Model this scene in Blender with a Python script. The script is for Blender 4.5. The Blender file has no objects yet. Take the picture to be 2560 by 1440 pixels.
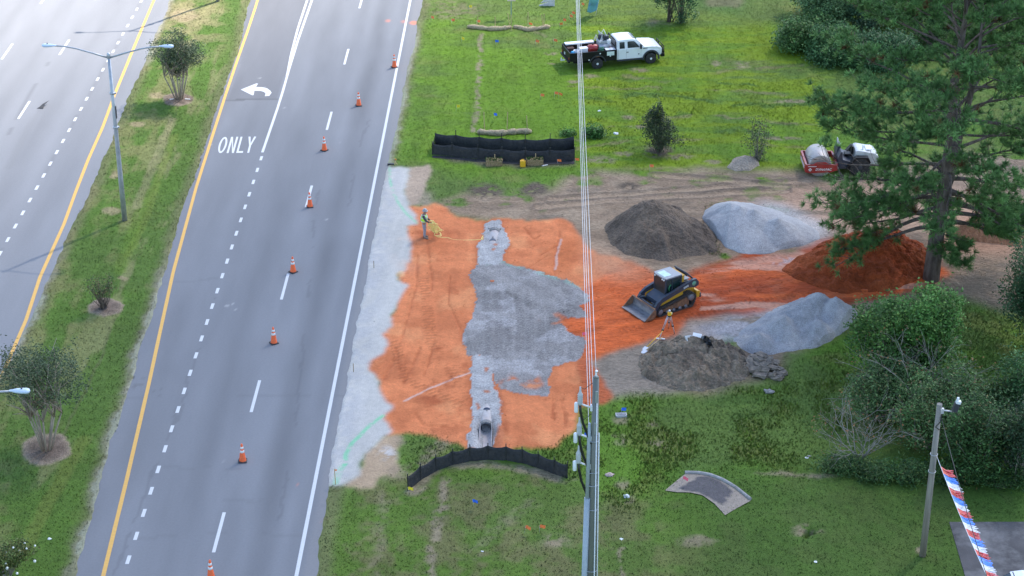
import bpy, bmesh, math, random
import numpy as np
from mathutils import Vector, Matrix, Euler

R = math.radians
random.seed(7)
rng = np.random.default_rng(11)
scene = bpy.context.scene
col = scene.collection

# ------------------------------------------------------------------ camera
FPX, PITCH, CH = 4978.0, R(27.1), 50.0
cam_d = bpy.data.cameras.new('camera')
cam = bpy.data.objects.new('camera', cam_d)
col.objects.link(cam)
cam.location = (0, 0, CH)
cam.rotation_euler = (R(90) - PITCH, 0, 0)
cam_d.sensor_width = 36.0
cam_d.lens = FPX / 2560 * 36.0
cam_d.clip_start = 1.0
cam_d.clip_end = 6000
scene.camera = cam

# ------------------------------------------------------------------ sky, sun, exposure
SUN_AZ, SUN_EL = 40.0, 50.0          # azimuth from +Y towards +X
world = bpy.data.worlds.new('World')
scene.world = world
world.use_nodes = True
wn = world.node_tree
sky = wn.nodes.new('ShaderNodeTexSky')
sky.sky_type = 'NISHITA'
sky.sun_disc = False
sky.sun_elevation = R(SUN_EL)
sky.sun_rotation = R(SUN_AZ)
sky.air_density = 1.0
sky.dust_density = 0.9
sky.ozone_density = 1.0
wn.nodes['Background'].inputs['Strength'].default_value = 0.15
wn.links.new(sky.outputs['Color'], wn.nodes['Background'].inputs['Color'])
sd = bpy.data.lights.new('sun', 'SUN')
sd.energy = 4.4
sd.angle = R(0.9)
sd.color = (1.0, 0.94, 0.86)
sun = bpy.data.objects.new('sun', sd)
col.objects.link(sun)
SDIR = Vector((math.sin(R(SUN_AZ)) * math.cos(R(SUN_EL)), math.cos(R(SUN_AZ)) * math.cos(R(SUN_EL)), math.sin(R(SUN_EL))))
sun.rotation_euler = SDIR.to_track_quat('Z', 'Y').to_euler()
sun.location = SDIR * 200 + Vector((0, 100, 0))
vs = scene.view_settings
vs.view_transform = 'Standard'
vs.look = 'None'
vs.exposure = 1.47
vs.gamma = 1.0

# ------------------------------------------------------------------ measuring: photo pixel (2560 wide) -> point of the place
SP, CP = math.sin(PITCH), math.cos(PITCH)
def G(u, v, z=0.0):
    dx = (u - 1280) / FPX
    du = (720 - v) / FPX
    dy = CP + du * SP
    dz = -SP + du * CP
    t = (z - CH) / dz
    return Vector((dx * t, dy * t, z))
def pix(x, y, z=0.0):                # numpy friendly inverse
    d = y * CP + (CH - z) * SP
    up = y * SP - (CH - z) * CP
    return 1280 + FPX * x / d, 720 - FPX * up / d
def zat(v, y):                       # height of the thing seen at row v when it stands at distance y
    return CH - y * math.tan(PITCH + math.atan((v - 720) / FPX))
def wpx(y, z=0.0):                   # metres per photo pixel across, at distance y
    return (y * CP + (CH - z) * SP) / FPX

# ------------------------------------------------------------------ tags
def tag(o, label=None, cat=None, group=None, kind=None):
    if label: o['label'] = label
    if cat: o['category'] = cat
    if group: o['group'] = group
    if kind: o['kind'] = kind
    return o
def thing(name, loc, rz=0.0, label=None, cat=None, group=None):
    o = bpy.data.objects.new(name, None)
    o.empty_display_size = 0.3
    col.objects.link(o)
    o.location = loc
    o.rotation_euler = (0, 0, rz)
    return tag(o, label, cat, group)
def kids(o):
    return [c for c in bpy.data.objects if c.parent == o]
def copy_tree(o, parent=None):
    c = o.copy()
    col.objects.link(c)
    c.parent = parent
    for k in kids(o):
        copy_tree(k, c)
    return c

# ------------------------------------------------------------------ mesh builder
def np_mesh(name, verts, faces, mat=None, parent=None, smooth=True, colors=None, mats=None, fmat=None):
    """verts (n,3); faces (m,3) or (m,4) int array"""
    me = bpy.data.meshes.new(name)
    verts = np.asarray(verts, dtype=np.float32)
    faces = np.asarray(faces, dtype=np.int32)
    n, m, k = len(verts), len(faces), faces.shape[1]
    me.vertices.add(n)
    me.vertices.foreach_set('co', verts.ravel())
    me.loops.add(m * k)
    me.loops.foreach_set('vertex_index', faces.ravel())
    me.polygons.add(m)
    me.polygons.foreach_set('loop_start', np.arange(0, m * k, k, dtype=np.int32))
    me.polygons.foreach_set('loop_total', np.full(m, k, dtype=np.int32))
    me.polygons.foreach_set('use_smooth', np.full(m, smooth, dtype=bool))
    if colors is not None:
        a = me.color_attributes.new('tint', 'FLOAT_COLOR', 'POINT')
        c4 = np.ones((n, 4), dtype=np.float32)
        c4[:, :3] = colors
        a.data.foreach_set('color', c4.ravel())
    me.update(calc_edges=True)
    me.validate()
    if mat: me.materials.append(mat)
    o = bpy.data.objects.new(name, me)
    col.objects.link(o)
    if parent: o.parent = parent
    return o

class MB:
    def __init__(self):
        self.v, self.f, self.sm = [], [], []
    def raw(self, vs, fs, smooth=False):
        b = len(self.v)
        self.v += [tuple(p) for p in vs]
        self.f += [tuple(i + b for i in f) for f in fs]
        self.sm += [smooth] * len(fs)
        return self
    def box(self, c, s, bevel=0.0, rot=None, taper=None):
        bm = bmesh.new()
        bmesh.ops.create_cube(bm, size=1.0)
        for v in bm.verts:
            k = 1.0
            if taper and v.co.z > 0:
                v.co.x *= taper[0]; v.co.y *= taper[1]
            v.co = Vector((v.co.x * s[0], v.co.y * s[1], v.co.z * s[2]))
        if bevel > 0:
            bmesh.ops.bevel(bm, geom=list(bm.edges), offset=bevel, segments=2, profile=0.6, affect='EDGES')
        M = Matrix.Translation(Vector(c))
        if rot is not None:
            M = M @ (rot.to_matrix().to_4x4() if isinstance(rot, Euler) else rot.to_4x4())
        bm.transform(M)
        self.add_bm(bm)
        return self
    def add_bm(self, bm, smooth=False):
        bm.verts.index_update()
        self.raw([v.co[:] for v in bm.verts], [[v.index for v in f.verts] for f in bm.faces], smooth)
        bm.free()
    def tube(self, pts, rad, n=8, caps=True):
        pts = [Vector(p) for p in pts]
        if not hasattr(rad, '__len__'): rad = [rad] * len(pts)
        b = len(self.v)
        prev = None
        for i, p in enumerate(pts):
            if i == 0: t = pts[1] - p
            elif i == len(pts) - 1: t = p - pts[i - 1]
            else: t = pts[i + 1] - pts[i - 1]
            if t.length < 1e-9: t = Vector((0, 0, 1))
            t.normalize()
            if prev is None:
                a = Vector((0, 0, 1)) if abs(t.z) < 0.9 else Vector((1, 0, 0))
                u = t.cross(a).normalized()
            else:
                u = prev - t * prev.dot(t)
                if u.length < 1e-6:
                    a = Vector((0, 0, 1)) if abs(t.z) < 0.9 else Vector((1, 0, 0))
                    u = t.cross(a)
                u.normalize()
            prev = u
            w = t.cross(u)
            for j in range(n):
                an = 2 * math.pi * j / n
                self.v.append(tuple(p + (u * math.cos(an) + w * math.sin(an)) * rad[i]))
        for i in range(len(pts) - 1):
            for j in range(n):
                a0 = b + i * n + j; a1 = b + i * n + (j + 1) % n
                self.f.append((a0, a1, a1 + n, a0 + n)); self.sm.append(True)
        if caps:
            self.f.append(tuple(b + j for j in reversed(range(n)))); self.sm.append(False)
            e = b + (len(pts) - 1) * n
            self.f.append(tuple(e + j for j in range(n))); self.sm.append(False)
        return self
    def cyl(self, p0, p1, r0, r1=None, n=16):
        return self.tube([p0, p1], [r0, r0 if r1 is None else r1], n)
    def revolve(self, prof, axis='z', c=(0, 0, 0), n=24, smooth=True):
        """prof: list of (r, h) along the axis"""
        b = len(self.v); c = Vector(c)
        for r, h in prof:
            for j in range(n):
                a = 2 * math.pi * j / n
                x, y = r * math.cos(a), r * math.sin(a)
                p = {'z': (x, y, h), 'y': (x, h, -y), 'x': (h, x, y)}[axis]
                self.v.append(tuple(c + Vector(p)))
        for i in range(len(prof) - 1):
            for j in range(n):
                a0 = b + i * n + j; a1 = b + i * n + (j + 1) % n
                self.f.append((a0, a1, a1 + n, a0 + n)); self.sm.append(smooth)
        if prof[0][0] > 1e-6:
            self.f.append(tuple(b + j for j in reversed(range(n)))); self.sm.append(False)
        if prof[-1][0] > 1e-6:
            e = b + (len(prof) - 1) * n
            self.f.append(tuple(e + j for j in range(n))); self.sm.append(False)
        return self
    def prism(self, poly, h0, h1, plane='xz', bevel=0.0, smooth=False):
        """poly in the plane; extruded along the third axis from h0 to h1"""
        bm = bmesh.new()
        def P(a, b_, h):
            return {'xz': (a, h, b_), 'xy': (a, b_, h), 'yz': (h, a, b_)}[plane]
        lo = [bm.verts.new(P(a, b_, h0)) for a, b_ in poly]
        hi = [bm.verts.new(P(a, b_, h1)) for a, b_ in poly]
        n = len(poly)
        bm.faces.new(lo); bm.faces.new(list(reversed(hi)))
        for i in range(n):
            bm.faces.new((lo[i], hi[i], hi[(i + 1) % n], lo[(i + 1) % n]))
        bmesh.ops.recalc_face_normals(bm, faces=list(bm.faces))
        if bevel > 0:
            bmesh.ops.bevel(bm, geom=list(bm.edges), offset=bevel, segments=2, profile=0.6, affect='EDGES')
        self.add_bm(bm, smooth)
        return self
    def ball(self, c, r, u=12, v=8):
        bm = bmesh.new()
        bmesh.ops.create_uvsphere(bm, u_segments=u, v_segments=v, radius=1.0)
        if not hasattr(r, '__len__'): r = (r, r, r)
        bm.transform(Matrix.Translation(Vector(c)) @ Matrix.Diagonal((r[0], r[1], r[2], 1)))
        self.add_bm(bm, True)
        return self
    def xform(self, M):
        self.v = [tuple(M @ Vector(p)) for p in self.v]
        return self
    def build(self, name, mat=None, parent=None):
        me = bpy.data.meshes.new(name)
        me.from_pydata(self.v, [], self.f)
        me.polygons.foreach_set('use_smooth', self.sm)
        me.update()
        if mat: me.materials.append(mat)
        o = bpy.data.objects.new(name, me)
        col.objects.link(o)
        if parent: o.parent = parent
        return o

# ------------------------------------------------------------------ numpy noise
_tab = rng.random((256, 256))
def vnoise(x, y, s, seed=0):
    x = np.asarray(x) / s + seed * 17.31
    y = np.asarray(y) / s + seed * 9.77
    xi = np.floor(x).astype(int); yi = np.floor(y).astype(int)
    fx = x - xi; fy = y - yi
    fx = fx * fx * (3 - 2 * fx); fy = fy * fy * (3 - 2 * fy)
    a = _tab[xi % 256, yi % 256]; b = _tab[(xi + 1) % 256, yi % 256]
    c = _tab[xi % 256, (yi + 1) % 256]; d = _tab[(xi + 1) % 256, (yi + 1) % 256]
    return (a * (1 - fx) + b * fx) * (1 - fy) + (c * (1 - fx) + d * fx) * fy
def fbm(x, y, s, o=4, seed=0):
    t = 0; amp = 1; tot = 0
    for i in range(o):
        t = t + amp * vnoise(x, y, s / 2 ** i, seed + i * 3)
        tot += amp; amp *= 0.55
    return t / tot
def sstep(a, b, x):
    t = np.clip((x - a) / (b - a), 0, 1)
    return t * t * (3 - 2 * t)
def inpoly(u, v, poly):
    u = np.asarray(u); v = np.asarray(v)
    r = np.zeros(u.shape, bool)
    n = len(poly)
    for i in range(n):
        x0, y0 = poly[i]; x1, y1 = poly[(i + 1) % n]
        if y0 == y1: continue
        c = ((y0 > v) != (y1 > v)) & (u < (x1 - x0) * (v - y0) / (y1 - y0) + x0)
        r ^= c
    return r

# ------------------------------------------------------------------ materials
def new_mat(name):
    m = bpy.data.materials.new(name)
    m.use_nodes = True
    nt = m.node_tree
    return m, nt, nt.nodes['Principled BSDF']
def mat(name, c, rough=0.6, metal=0.0, var=0.15, scale=6.0, bump=0.0, bscale=40.0, coat=0.0, dirt=None, dscale=2.0, damt=0.5, stretch=(1, 1, 1), spec=0.5):
    m, nt, p = new_mat(name)
    N, L = nt.nodes, nt.links
    p.inputs['Roughness'].default_value = rough
    p.inputs['Metallic'].default_value = metal
    p.inputs['Coat Weight'].default_value = coat
    p.inputs['Specular IOR Level'].default_value = spec
    tc = N.new('ShaderNodeTexCoord')
    mp = N.new('ShaderNodeMapping')
    mp.inputs['Scale'].default_value = stretch
    L.new(tc.outputs['Object'], mp.inputs['Vector'])
    nz = N.new('ShaderNodeTexNoise')
    nz.inputs['Scale'].default_value = scale
    nz.inputs['Detail'].default_value = 5
    L.new(mp.outputs['Vector'], nz.inputs['Vector'])
    mr = N.new('ShaderNodeMapRange')
    mr.inputs['From Min'].default_value = 0.3
    mr.inputs['From Max'].default_value = 0.7
    mr.inputs['To Min'].default_value = 1 - var
    mr.inputs['To Max'].default_value = 1 + var
    L.new(nz.outputs['Fac'], mr.inputs['Value'])
    mx = N.new('ShaderNodeMix')
    mx.data_type = 'RGBA'; mx.blend_type = 'MULTIPLY'
    mx.inputs['Factor'].default_value = 1.0
    mx.inputs['A'].default_value = (*c, 1)
    L.new(mr.outputs['Result'], mx.inputs['B'])
    out = mx.outputs['Result']
    if dirt:
        n2 = N.new('ShaderNodeTexNoise')
        n2.inputs['Scale'].default_value = dscale
        n2.inputs['Detail'].default_value = 6
        n2.inputs['Roughness'].default_value = 0.65
        L.new(mp.outputs['Vector'], n2.inputs['Vector'])
        m2 = N.new('ShaderNodeMapRange')
        m2.inputs['From Min'].default_value = 0.48
        m2.inputs['From Max'].default_value = 0.68
        m2.inputs['To Max'].default_value = damt
        L.new(n2.outputs['Fac'], m2.inputs['Value'])
        x2 = N.new('ShaderNodeMix')
        x2.data_type = 'RGBA'
        L.new(m2.outputs['Result'], x2.inputs['Factor'])
        L.new(out, x2.inputs['A'])
        x2.inputs['B'].default_value = (*dirt, 1)
        out = x2.outputs['Result']
    L.new(out, p.inputs['Base Color'])
    if bump > 0:
        n3 = N.new('ShaderNodeTexNoise')
        n3.inputs['Scale'].default_value = bscale
        n3.inputs['Detail'].default_value = 4
        L.new(mp.outputs['Vector'], n3.inputs['Vector'])
        bp = N.new('ShaderNodeBump')
        bp.inputs['Strength'].default_value = bump
        bp.inputs['Distance'].default_value = 0.05
        L.new(n3.outputs['Fac'], bp.inputs['Height'])
        L.new(bp.outputs['Normal'], p.inputs['Normal'])
    return m
def tint_mat(name, rough=0.9, fine=14.0, famt=0.25, mid=3.0, mamt=0.15, bump=0.5, bscale=18.0, bdist=0.08, spec=0.2, voro=False, transl=0.0, upn=0.0, stretch=(1, 1, 1)):
    """colour from the mesh's own 'tint' attribute, broken up by world-scale noise"""
    m, nt, p = new_mat(name)
    N, L = nt.nodes, nt.links
    p.inputs['Roughness'].default_value = rough
    p.inputs['Specular IOR Level'].default_value = spec
    at = N.new('ShaderNodeAttribute'); at.attribute_name = 'tint'
    tc = N.new('ShaderNodeTexCoord')
    mp = N.new('ShaderNodeMapping'); mp.inputs['Scale'].default_value = stretch
    L.new(tc.outputs['Object'], mp.inputs['Vector'])
    out = at.outputs['Color']
    for sc, am in ((fine, famt), (mid, mamt)):
        if am <= 0: continue
        nz = N.new('ShaderNodeTexNoise')
        nz.inputs['Scale'].default_value = sc
        nz.inputs['Detail'].default_value = 4
        nz.inputs['Roughness'].default_value = 0.65
        L.new(mp.outputs['Vector'], nz.inputs['Vector'])
        mr = N.new('ShaderNodeMapRange')
        mr.inputs['From Min'].default_value = 0.3; mr.inputs['From Max'].default_value = 0.7
        mr.inputs['To Min'].default_value = 1 - am; mr.inputs['To Max'].default_value = 1 + am
        L.new(nz.outputs['Fac'], mr.inputs['Value'])
        mx = N.new('ShaderNodeMix'); mx.data_type = 'RGBA'; mx.blend_type = 'MULTIPLY'
        mx.inputs['Factor'].default_value = 1.0
        L.new(out, mx.inputs['A']); L.new(mr.outputs['Result'], mx.inputs['B'])
        out = mx.outputs['Result']
    L.new(out, p.inputs['Base Color'])
    if bump > 0:
        if voro:
            nz = N.new('ShaderNodeTexVoronoi'); nz.inputs['Scale'].default_value = bscale
            h = nz.outputs['Distance']
        else:
            nz = N.new('ShaderNodeTexNoise'); nz.inputs['Scale'].default_value = bscale
            nz.inputs['Detail'].default_value = 5
            h = nz.outputs['Fac']
        L.new(mp.outputs['Vector'], nz.inputs['Vector'])
        bp = N.new('ShaderNodeBump')
        bp.inputs['Strength'].default_value = bump
        bp.inputs['Distance'].default_value = bdist
        L.new(h, bp.inputs['Height'])
        L.new(bp.outputs['Normal'], p.inputs['Normal'])
    if upn > 0:          # leaf and blade faces are curved: lean their shading normal towards the sky
        ge = N.new('ShaderNodeNewGeometry')
        vm = N.new('ShaderNodeVectorMath'); vm.operation = 'SCALE'; vm.inputs['Scale'].default_value = 1 - upn
        L.new(ge.outputs['Normal'], vm.inputs[0])
        va = N.new('ShaderNodeVectorMath'); va.operation = 'ADD'; va.inputs[1].default_value = (0, 0, upn)
        L.new(vm.outputs[0], va.inputs[0])
        vn_ = N.new('ShaderNodeVectorMath'); vn_.operation = 'NORMALIZE'
        L.new(va.outputs[0], vn_.inputs[0])
        L.new(vn_.outputs[0], p.inputs['Normal'])
    if transl > 0:
        tr = N.new('ShaderNodeBsdfTranslucent')
        L.new(out, tr.inputs['Color'])
        ms = N.new('ShaderNodeMixShader')
        ms.inputs['Fac'].default_value = transl
        L.new(p.outputs['BSDF'], ms.inputs[1]); L.new(tr.outputs['BSDF'], ms.inputs[2])
        L.new(ms.outputs['Shader'], nt.nodes['Material Output'].inputs['Surface'])
    return m

def text_mesh(txt, name, mat_, parent, size, M, depth=0.004, shear=0.0, bold=0.0):
    cu = bpy.data.curves.new('lettering', 'FONT')
    cu.body = txt; cu.size = size; cu.extrude = depth; cu.shear = shear; cu.offset = bold
    cu.align_x = 'CENTER'; cu.align_y = 'CENTER'
    tmp = bpy.data.objects.new('lettering', cu)
    col.objects.link(tmp)
    dg = bpy.context.evaluated_depsgraph_get()
    me = bpy.data.meshes.new_from_object(tmp.evaluated_get(dg))
    bpy.data.objects.remove(tmp)
    bpy.data.curves.remove(cu)
    me.transform(M)
    me.materials.clear(); me.materials.append(mat_)
    o = bpy.data.objects.new(name, me)
    col.objects.link(o)
    if parent: o.parent = parent
    return o
# ------------------------------------------------------------------ cloud that shades most of the site
def make_cloud():
    n = Vector((-0.64, 0.77, 0)).normalized()
    P0 = Vector((-13.5, 133.5, 0))
    H = 900.0
    c = P0 - n * 152 + SDIR * (H / SDIR.z)
    bm = bmesh.new()
    bmesh.ops.create_icosphere(bm, subdivisions=5, radius=1.0)
    for v in bm.verts:
        p = v.co.copy()
        k = 1 + 0.10 * (float(fbm(p.x * 3 + p.z, p.y * 3, 1.0, 3, 5)) - 0.5)
        v.co = Vector((p.x * 215 * k, p.y * 215 * k, p.z * 34 * (1 + 0.5 * float(vnoise(p.x * 5, p.y * 5, 1.0, 8)))))
    me = bpy.data.meshes.new('cloud')
    bm.to_mesh(me); bm.free()
    me.polygons.foreach_set('use_smooth', [True] * len(me.polygons))
    m, nt, p = new_mat('cloud_vapour')
    N, L = nt.nodes, nt.links
    tc = N.new('ShaderNodeTexCoord')
    sx = N.new('ShaderNodeSeparateXYZ'); L.new(tc.outputs['Object'], sx.inputs[0])
    cx = N.new('ShaderNodeCombineXYZ')
    L.new(sx.outputs['X'], cx.inputs['X']); L.new(sx.outputs['Y'], cx.inputs['Y'])
    ln = N.new('ShaderNodeVectorMath'); ln.operation = 'LENGTH'
    L.new(cx.outputs[0], ln.inputs[0])
    nz = N.new('ShaderNodeTexNoise'); nz.inputs['Scale'].default_value = 0.03; nz.inputs['Detail'].default_value = 3
    L.new(tc.outputs['Object'], nz.inputs['Vector'])
    ma = N.new('ShaderNodeMath'); ma.operation = 'MULTIPLY_ADD'
    L.new(nz.outputs['Fac'], ma.inputs[0]); ma.inputs[1].default_value = 18; L.new(ln.outputs['Value'], ma.inputs[2])
    mr = N.new('ShaderNodeMapRange'); mr.interpolation_type = 'SMOOTHSTEP'
    mr.inputs['From Min'].default_value = 132; mr.inputs['From Max'].default_value = 192
    mr.inputs['To Min'].default_value = 0.74; mr.inputs['To Max'].default_value = 0.0
    L.new(ma.outputs[0], mr.inputs['Value'])
    tp = N.new('ShaderNodeBsdfTransparent')
    tr = N.new('ShaderNodeBsdfTranslucent'); tr.inputs['Color'].default_value = (0.9, 0.9, 0.9, 1)
    ms = N.new('ShaderNodeMixShader')
    L.new(mr.outputs['Result'], ms.inputs['Fac']); L.new(tp.outputs[0], ms.inputs[1]); L.new(tr.outputs[0], ms.inputs[2])
    L.new(ms.outputs[0], N['Material Output'].inputs['Surface'])
    me.materials.append(m)
    o = bpy.data.objects.new('cloud', me)
    col.objects.link(o)
    o.location = c
    tag(o, kind='structure')
make_cloud()

# ------------------------------------------------------------------ road outlines, measured
RL = [(640, -60), (628, 0), (617, 43), (597, 130), (567, 207), (547, 263), (517, 360), (480, 467), (447, 557), (430, 630), (397, 733), (380, 800), (353, 870), (330, 960), (300, 1050), (280, 1100), (250, 1227), (217, 1337), (192, 1440), (175, 1530)]
RR = [(1063, -60), (1053, 10), (1042, 57), (1035, 110), (1018, 167), (1010, 207), (1000, 267), (990, 317), (978, 373), (968, 407), (950, 497), (930, 610), (907, 740), (878, 863), (865, 960), (840, 1073), (823, 1173), (813, 1280), (803, 1320), (795, 1387), (787, 1440), (775, 1530)]
LR = [(447, -60), (422, 0), (410, 40), (383, 93), (360, 157), (320, 240), (293, 310), (267, 373), (222, 480), (167, 590), (133, 667), (110, 720), (63, 820), (27, 900), (-10, 960), (-60, 1060), (-160, 1240), (-260, 1440), (-310, 1530)]
def edge_fn(pxs):
    w = [G(u, v) for u, v in pxs]
    ys = np.array([p.y for p in w])[::-1]; xs = np.array([p.x for p in w])[::-1]
    def f(y):
        y = np.asarray(y, float)
        r = np.interp(y, ys, xs)
        lo = (xs[4] - xs[0]) / (ys[4] - ys[0]); hi = (xs[-1] - xs[-5]) / (ys[-1] - ys[-5])
        r = np.where(y < ys[0], xs[0] + (y - ys[0]) * lo, r)
        return np.where(y > ys[-1], xs[-1] + (y - ys[-1]) * hi, r)
    return f
fRL, fRR, fLR = edge_fn(RL), edge_fn(RR), edge_fn(LR)
fWE = edge_fn([(1026 - .198 * v, v) for v in range(0, 1441, 120)])      # white edge line
fCD = edge_fn([(904 - .268 * v, v) for v in range(0, 1441, 120)])       # centre dashes
fSD = edge_fn([(784 - .331 * v, v) for v in range(0, 1441, 120)])       # short dashes
fYL = edge_fn([(655, -40), (644, 0), (638, 20), (617, 83), (590, 160), (563, 240), (530, 343), (490, 470), (433, 680), (398, 840), (372, 960), (316, 1202), (258, 1440), (236, 1530)])
fLY = edge_fn([(400, -40), (385, 0), (333, 123), (288, 233), (257, 317), (220, 400), (189, 480), (160, 560), (100, 693), (65, 800), (13, 920), (-60, 1085), (-200, 1400)])
fLS = edge_fn([(355 - .56 * v, v) for v in range(0, 1441, 120)])
fL1 = edge_fn([(237 - .644 * v, v) for v in range(0, 1441, 120)])
fL2 = edge_fn([(108 - .70 * v, v) for v in range(0, 1441, 120)])

# distance to a stroke drawn in photo pixels, on the ground
def dist_stroke(x, y, pts, pad=1.5):
    w = [G(u, v) for u, v in pts]
    d = np.full(x.shape, 1e3)
    for a, b in zip(w[:-1], w[1:]):
        sel = (x > min(a.x, b.x) - pad) & (x < max(a.x, b.x) + pad) & (y > min(a.y, b.y) - pad) & (y < max(a.y, b.y) + pad)
        if not sel.any(): continue
        px_, py_ = x[sel] - a.x, y[sel] - a.y
        bx, by = b.x - a.x, b.y - a.y
        t = np.clip((px_ * bx + py_ * by) / (bx * bx + by * by + 1e-9), 0, 1)
        d[sel] = np.minimum(d[sel], np.hypot(px_ - t * bx, py_ - t * by))
    return d

def lerp(c, layer, m):
    m = m[..., None]
    return c * (1 - m) + np.asarray(layer) * m

# ------------------------------------------------------------------ roads
asphalt = tint_mat('asphalt', rough=0.88, fine=60, famt=0.10, mid=9, mamt=0.05, bump=0.25, bscale=90, bdist=0.02, spec=0.25)
paint_white = mat('white_road_paint', (0.59, 0.59, 0.585), 0.8, var=0.10, scale=9, dirt=(0.34, 0.34, 0.35), dscale=9, damt=0.55)
paint_yellow = mat('yellow_road_paint', (0.66, 0.37, 0.085), 0.75, var=0.07, scale=8, dirt=(0.45, 0.32, 0.15), dscale=10, damt=0.35)

def road_sheet(name, fl, fr, nx, paintfn):
    ys = np.arange(56, 260, 0.22)
    t = np.linspace(0, 1, nx)
    Y = np.repeat(ys[:, None], nx, 1)
    XL, XR = fl(ys) , fr(ys)
    X = XL[:, None] + (XR - XL)[:, None] * t[None]
    c = paintfn(X, Y)
    v = np.stack([X, Y, np.zeros_like(X)], -1).reshape(-1, 3)
    idx = np.arange(v.shape[0]).reshape(Y.shape)
    f = np.stack([idx[:-1, :-1], idx[:-1, 1:], idx[1:, 1:], idx[1:, :-1]], -1).reshape(-1, 4)
    o = np_mesh(name, v, f, asphalt, smooth=True, colors=c.reshape(-1, 3))
    return tag(o, kind='structure')

def paint_right(X, Y):
    c = np.zeros(X.shape + (3,)) + np.array((0.190, 0.194, 0.204))
    n = fbm(X, Y / 6, 1.1, 4, 1)
    c *= (0.86 + 0.28 * n)[..., None]
    s = X - fWE(Y)
    sw = 0.25 * (fbm(X * 0, Y, 14, 2, 4) - .5)
    for s0, w, a in ((-1.85, .55, .17), (-5.4, .6, .09), (-0.9, .35, -.05), (-2.8, .35, -.05), (-9.0, .6, .06)):
        c *= (1 - a * np.exp(-((s - s0 - sw) / w) ** 2) * (0.6 + 0.8 * fbm(X, Y, 5, 2, 9)))[..., None]
    # shoulder right of the white line, warm grey with dust
    sh = sstep(0.1, 0.5, s)
    c = lerp(c, (0.225, 0.218, 0.215), 0.7 * sh)
    dust = sstep(0.9, 1.9, s + 0.5 * (fbm(X, Y, 1.2, 3, 3) - .5)) * sstep(115, 110, Y) * sstep(75, 78, Y)
    c = lerp(c, (0.40, 0.33, 0.27), 0.65 * dust)
    u, v = pix(X, Y)
    # newer asphalt in the turn lane
    pt = inpoly(u, v, [(568, 251), (690, 247), (702, 205), (712, 190), (735, 130), (765, 0), (775, -40), (625, -40), (600, 170)])
    c = lerp(c, np.array((0.150, 0.148, 0.154)) * (0.9 + 0.2 * n)[..., None], 0.55 * pt)
    ln = dist_stroke(X, Y, [(566, 251), (640, 248), (693, 247)])
    c = lerp(c, (0.09, 0.09, 0.09), 0.6 * (ln < 0.14))
    lm = sstep(-10.5, -11.3, X - fWE(Y)) * (1 - pt)
    c = lerp(c, (0.180, 0.170, 0.177), 0.35 * lm)
    w = 0.25 * (fbm(X, Y, 0.7, 2, 13) - 0.5)
    for pts in ([(440, 1020), (425, 1080), (390, 1160), (350, 1270), (310, 1370), (275, 1450)],
                [(800, 440), (785, 560), (772, 720), (760, 830), (745, 1010), (728, 1130), (700, 1300), (672, 1450)],
                [(500, 870), (470, 950), (455, 1010), (440, 1060)],
                [(930, 280), (905, 350), (885, 430), (872, 520)]):
        d = dist_stroke(X + w, Y, pts)
        gap = fbm(X, Y, 2.2, 2, 21) > 0.42
        c = lerp(c, (0.10, 0.10, 0.105), 0.30 * (d < 0.07) * gap)
    for pts in ([(322, 994), (640, 989), (770, 990)], [(410, 710), (545, 695)], [(290, 1165), (600, 1172)], [(560, 1250), (640, 1253), (700, 1248)], [(345, 1345), (560, 1330), (760, 1338)], [(780, 1263), (815, 1262)], [(835, 990), (858, 988)], [(545, 205), (600, 204)]):
        d = dist_stroke(X, Y + w, pts)
        c = lerp(c, (0.13, 0.13, 0.135), 0.22 * (d < 0.11) * (fbm(X, Y, 1.5, 2, 5) > .45))
    sp = vnoise(X, Y, 0.35, 33) * vnoise(X, Y, 3.0, 34)
    c = lerp(c, (0.12, 0.12, 0.12), 0.5 * sstep(0.80, 0.9, sp))
    sp2 = vnoise(X, Y, 0.26, 43) * vnoise(X, Y, 2.0, 44)
    c = lerp(c, (0.45, 0.44, 0.42), 0.5 * sstep(0.84, 0.92, sp2))
    # sprayed survey paint
    for u0, v0, ru, rv, a in ((970, 52, 7, 4, .4), (1010, 54, 8, 4, .35), (1034, 57, 10, 5, .8), (744, 1213, 5, 4, .25), (802, 1301, 6, 3, .9)):
        m = sstep(1.3, 0.5, np.hypot((u - u0) / ru, (v - v0) / rv))
        c = lerp(c, (0.75, 0.22, 0.12), a * m)
    return c
def paint_left(X, Y):
    c = np.zeros(X.shape + (3,)) + np.array((0.215, 0.217, 0.225))
    n = fbm(X, Y / 7, 1.2, 4, 2)
    c *= (0.87 + 0.26 * n)[..., None]
    s = X - fL1(Y)
    for s0, w, a in ((1.8, .6, .09), (-1.8, .6, .09), (5.2, .6, .05), (-5.4, .6, .08)):
        c *= (1 - a * np.exp(-((s - s0) / w) ** 2) * (0.5 + 1.0 * fbm(X, Y, 6, 2, 19)))[..., None]
    d = dist_stroke(X + .2 * (fbm(X, Y, .7, 2, 3) - .5), Y, [(130, 140), (105, 190), (85, 215), (50, 280), (-20, 420)])
    c = lerp(c, (0.13, 0.13, 0.135), 0.5 * (d < 0.12) * (fbm(X, Y, 1.5, 2, 5) > .5))
    d = np.minimum(np.abs(X - fLS(Y)), 9)
    c = lerp(c, (0.14, 0.14, 0.145), 0.35 * (d < 0.06))
    d = dist_stroke(X, Y, [(110, 262), (102, 275), (70, 320), (20, 420)])
    c = lerp(c, (0.16, 0.16, 0.16), 0.3 * sstep(0.35, 0.05, d))
    return c
road_r = road_sheet('road', lambda y: fRL(y) - 0.7, lambda y: fRR(y) + 0.8, 110, paint_right)
road_l = road_sheet('road', lambda y: fLR(y) * 0 - 66.0, lambda y: fLR(y) + 0.7, 170, paint_left)

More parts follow.
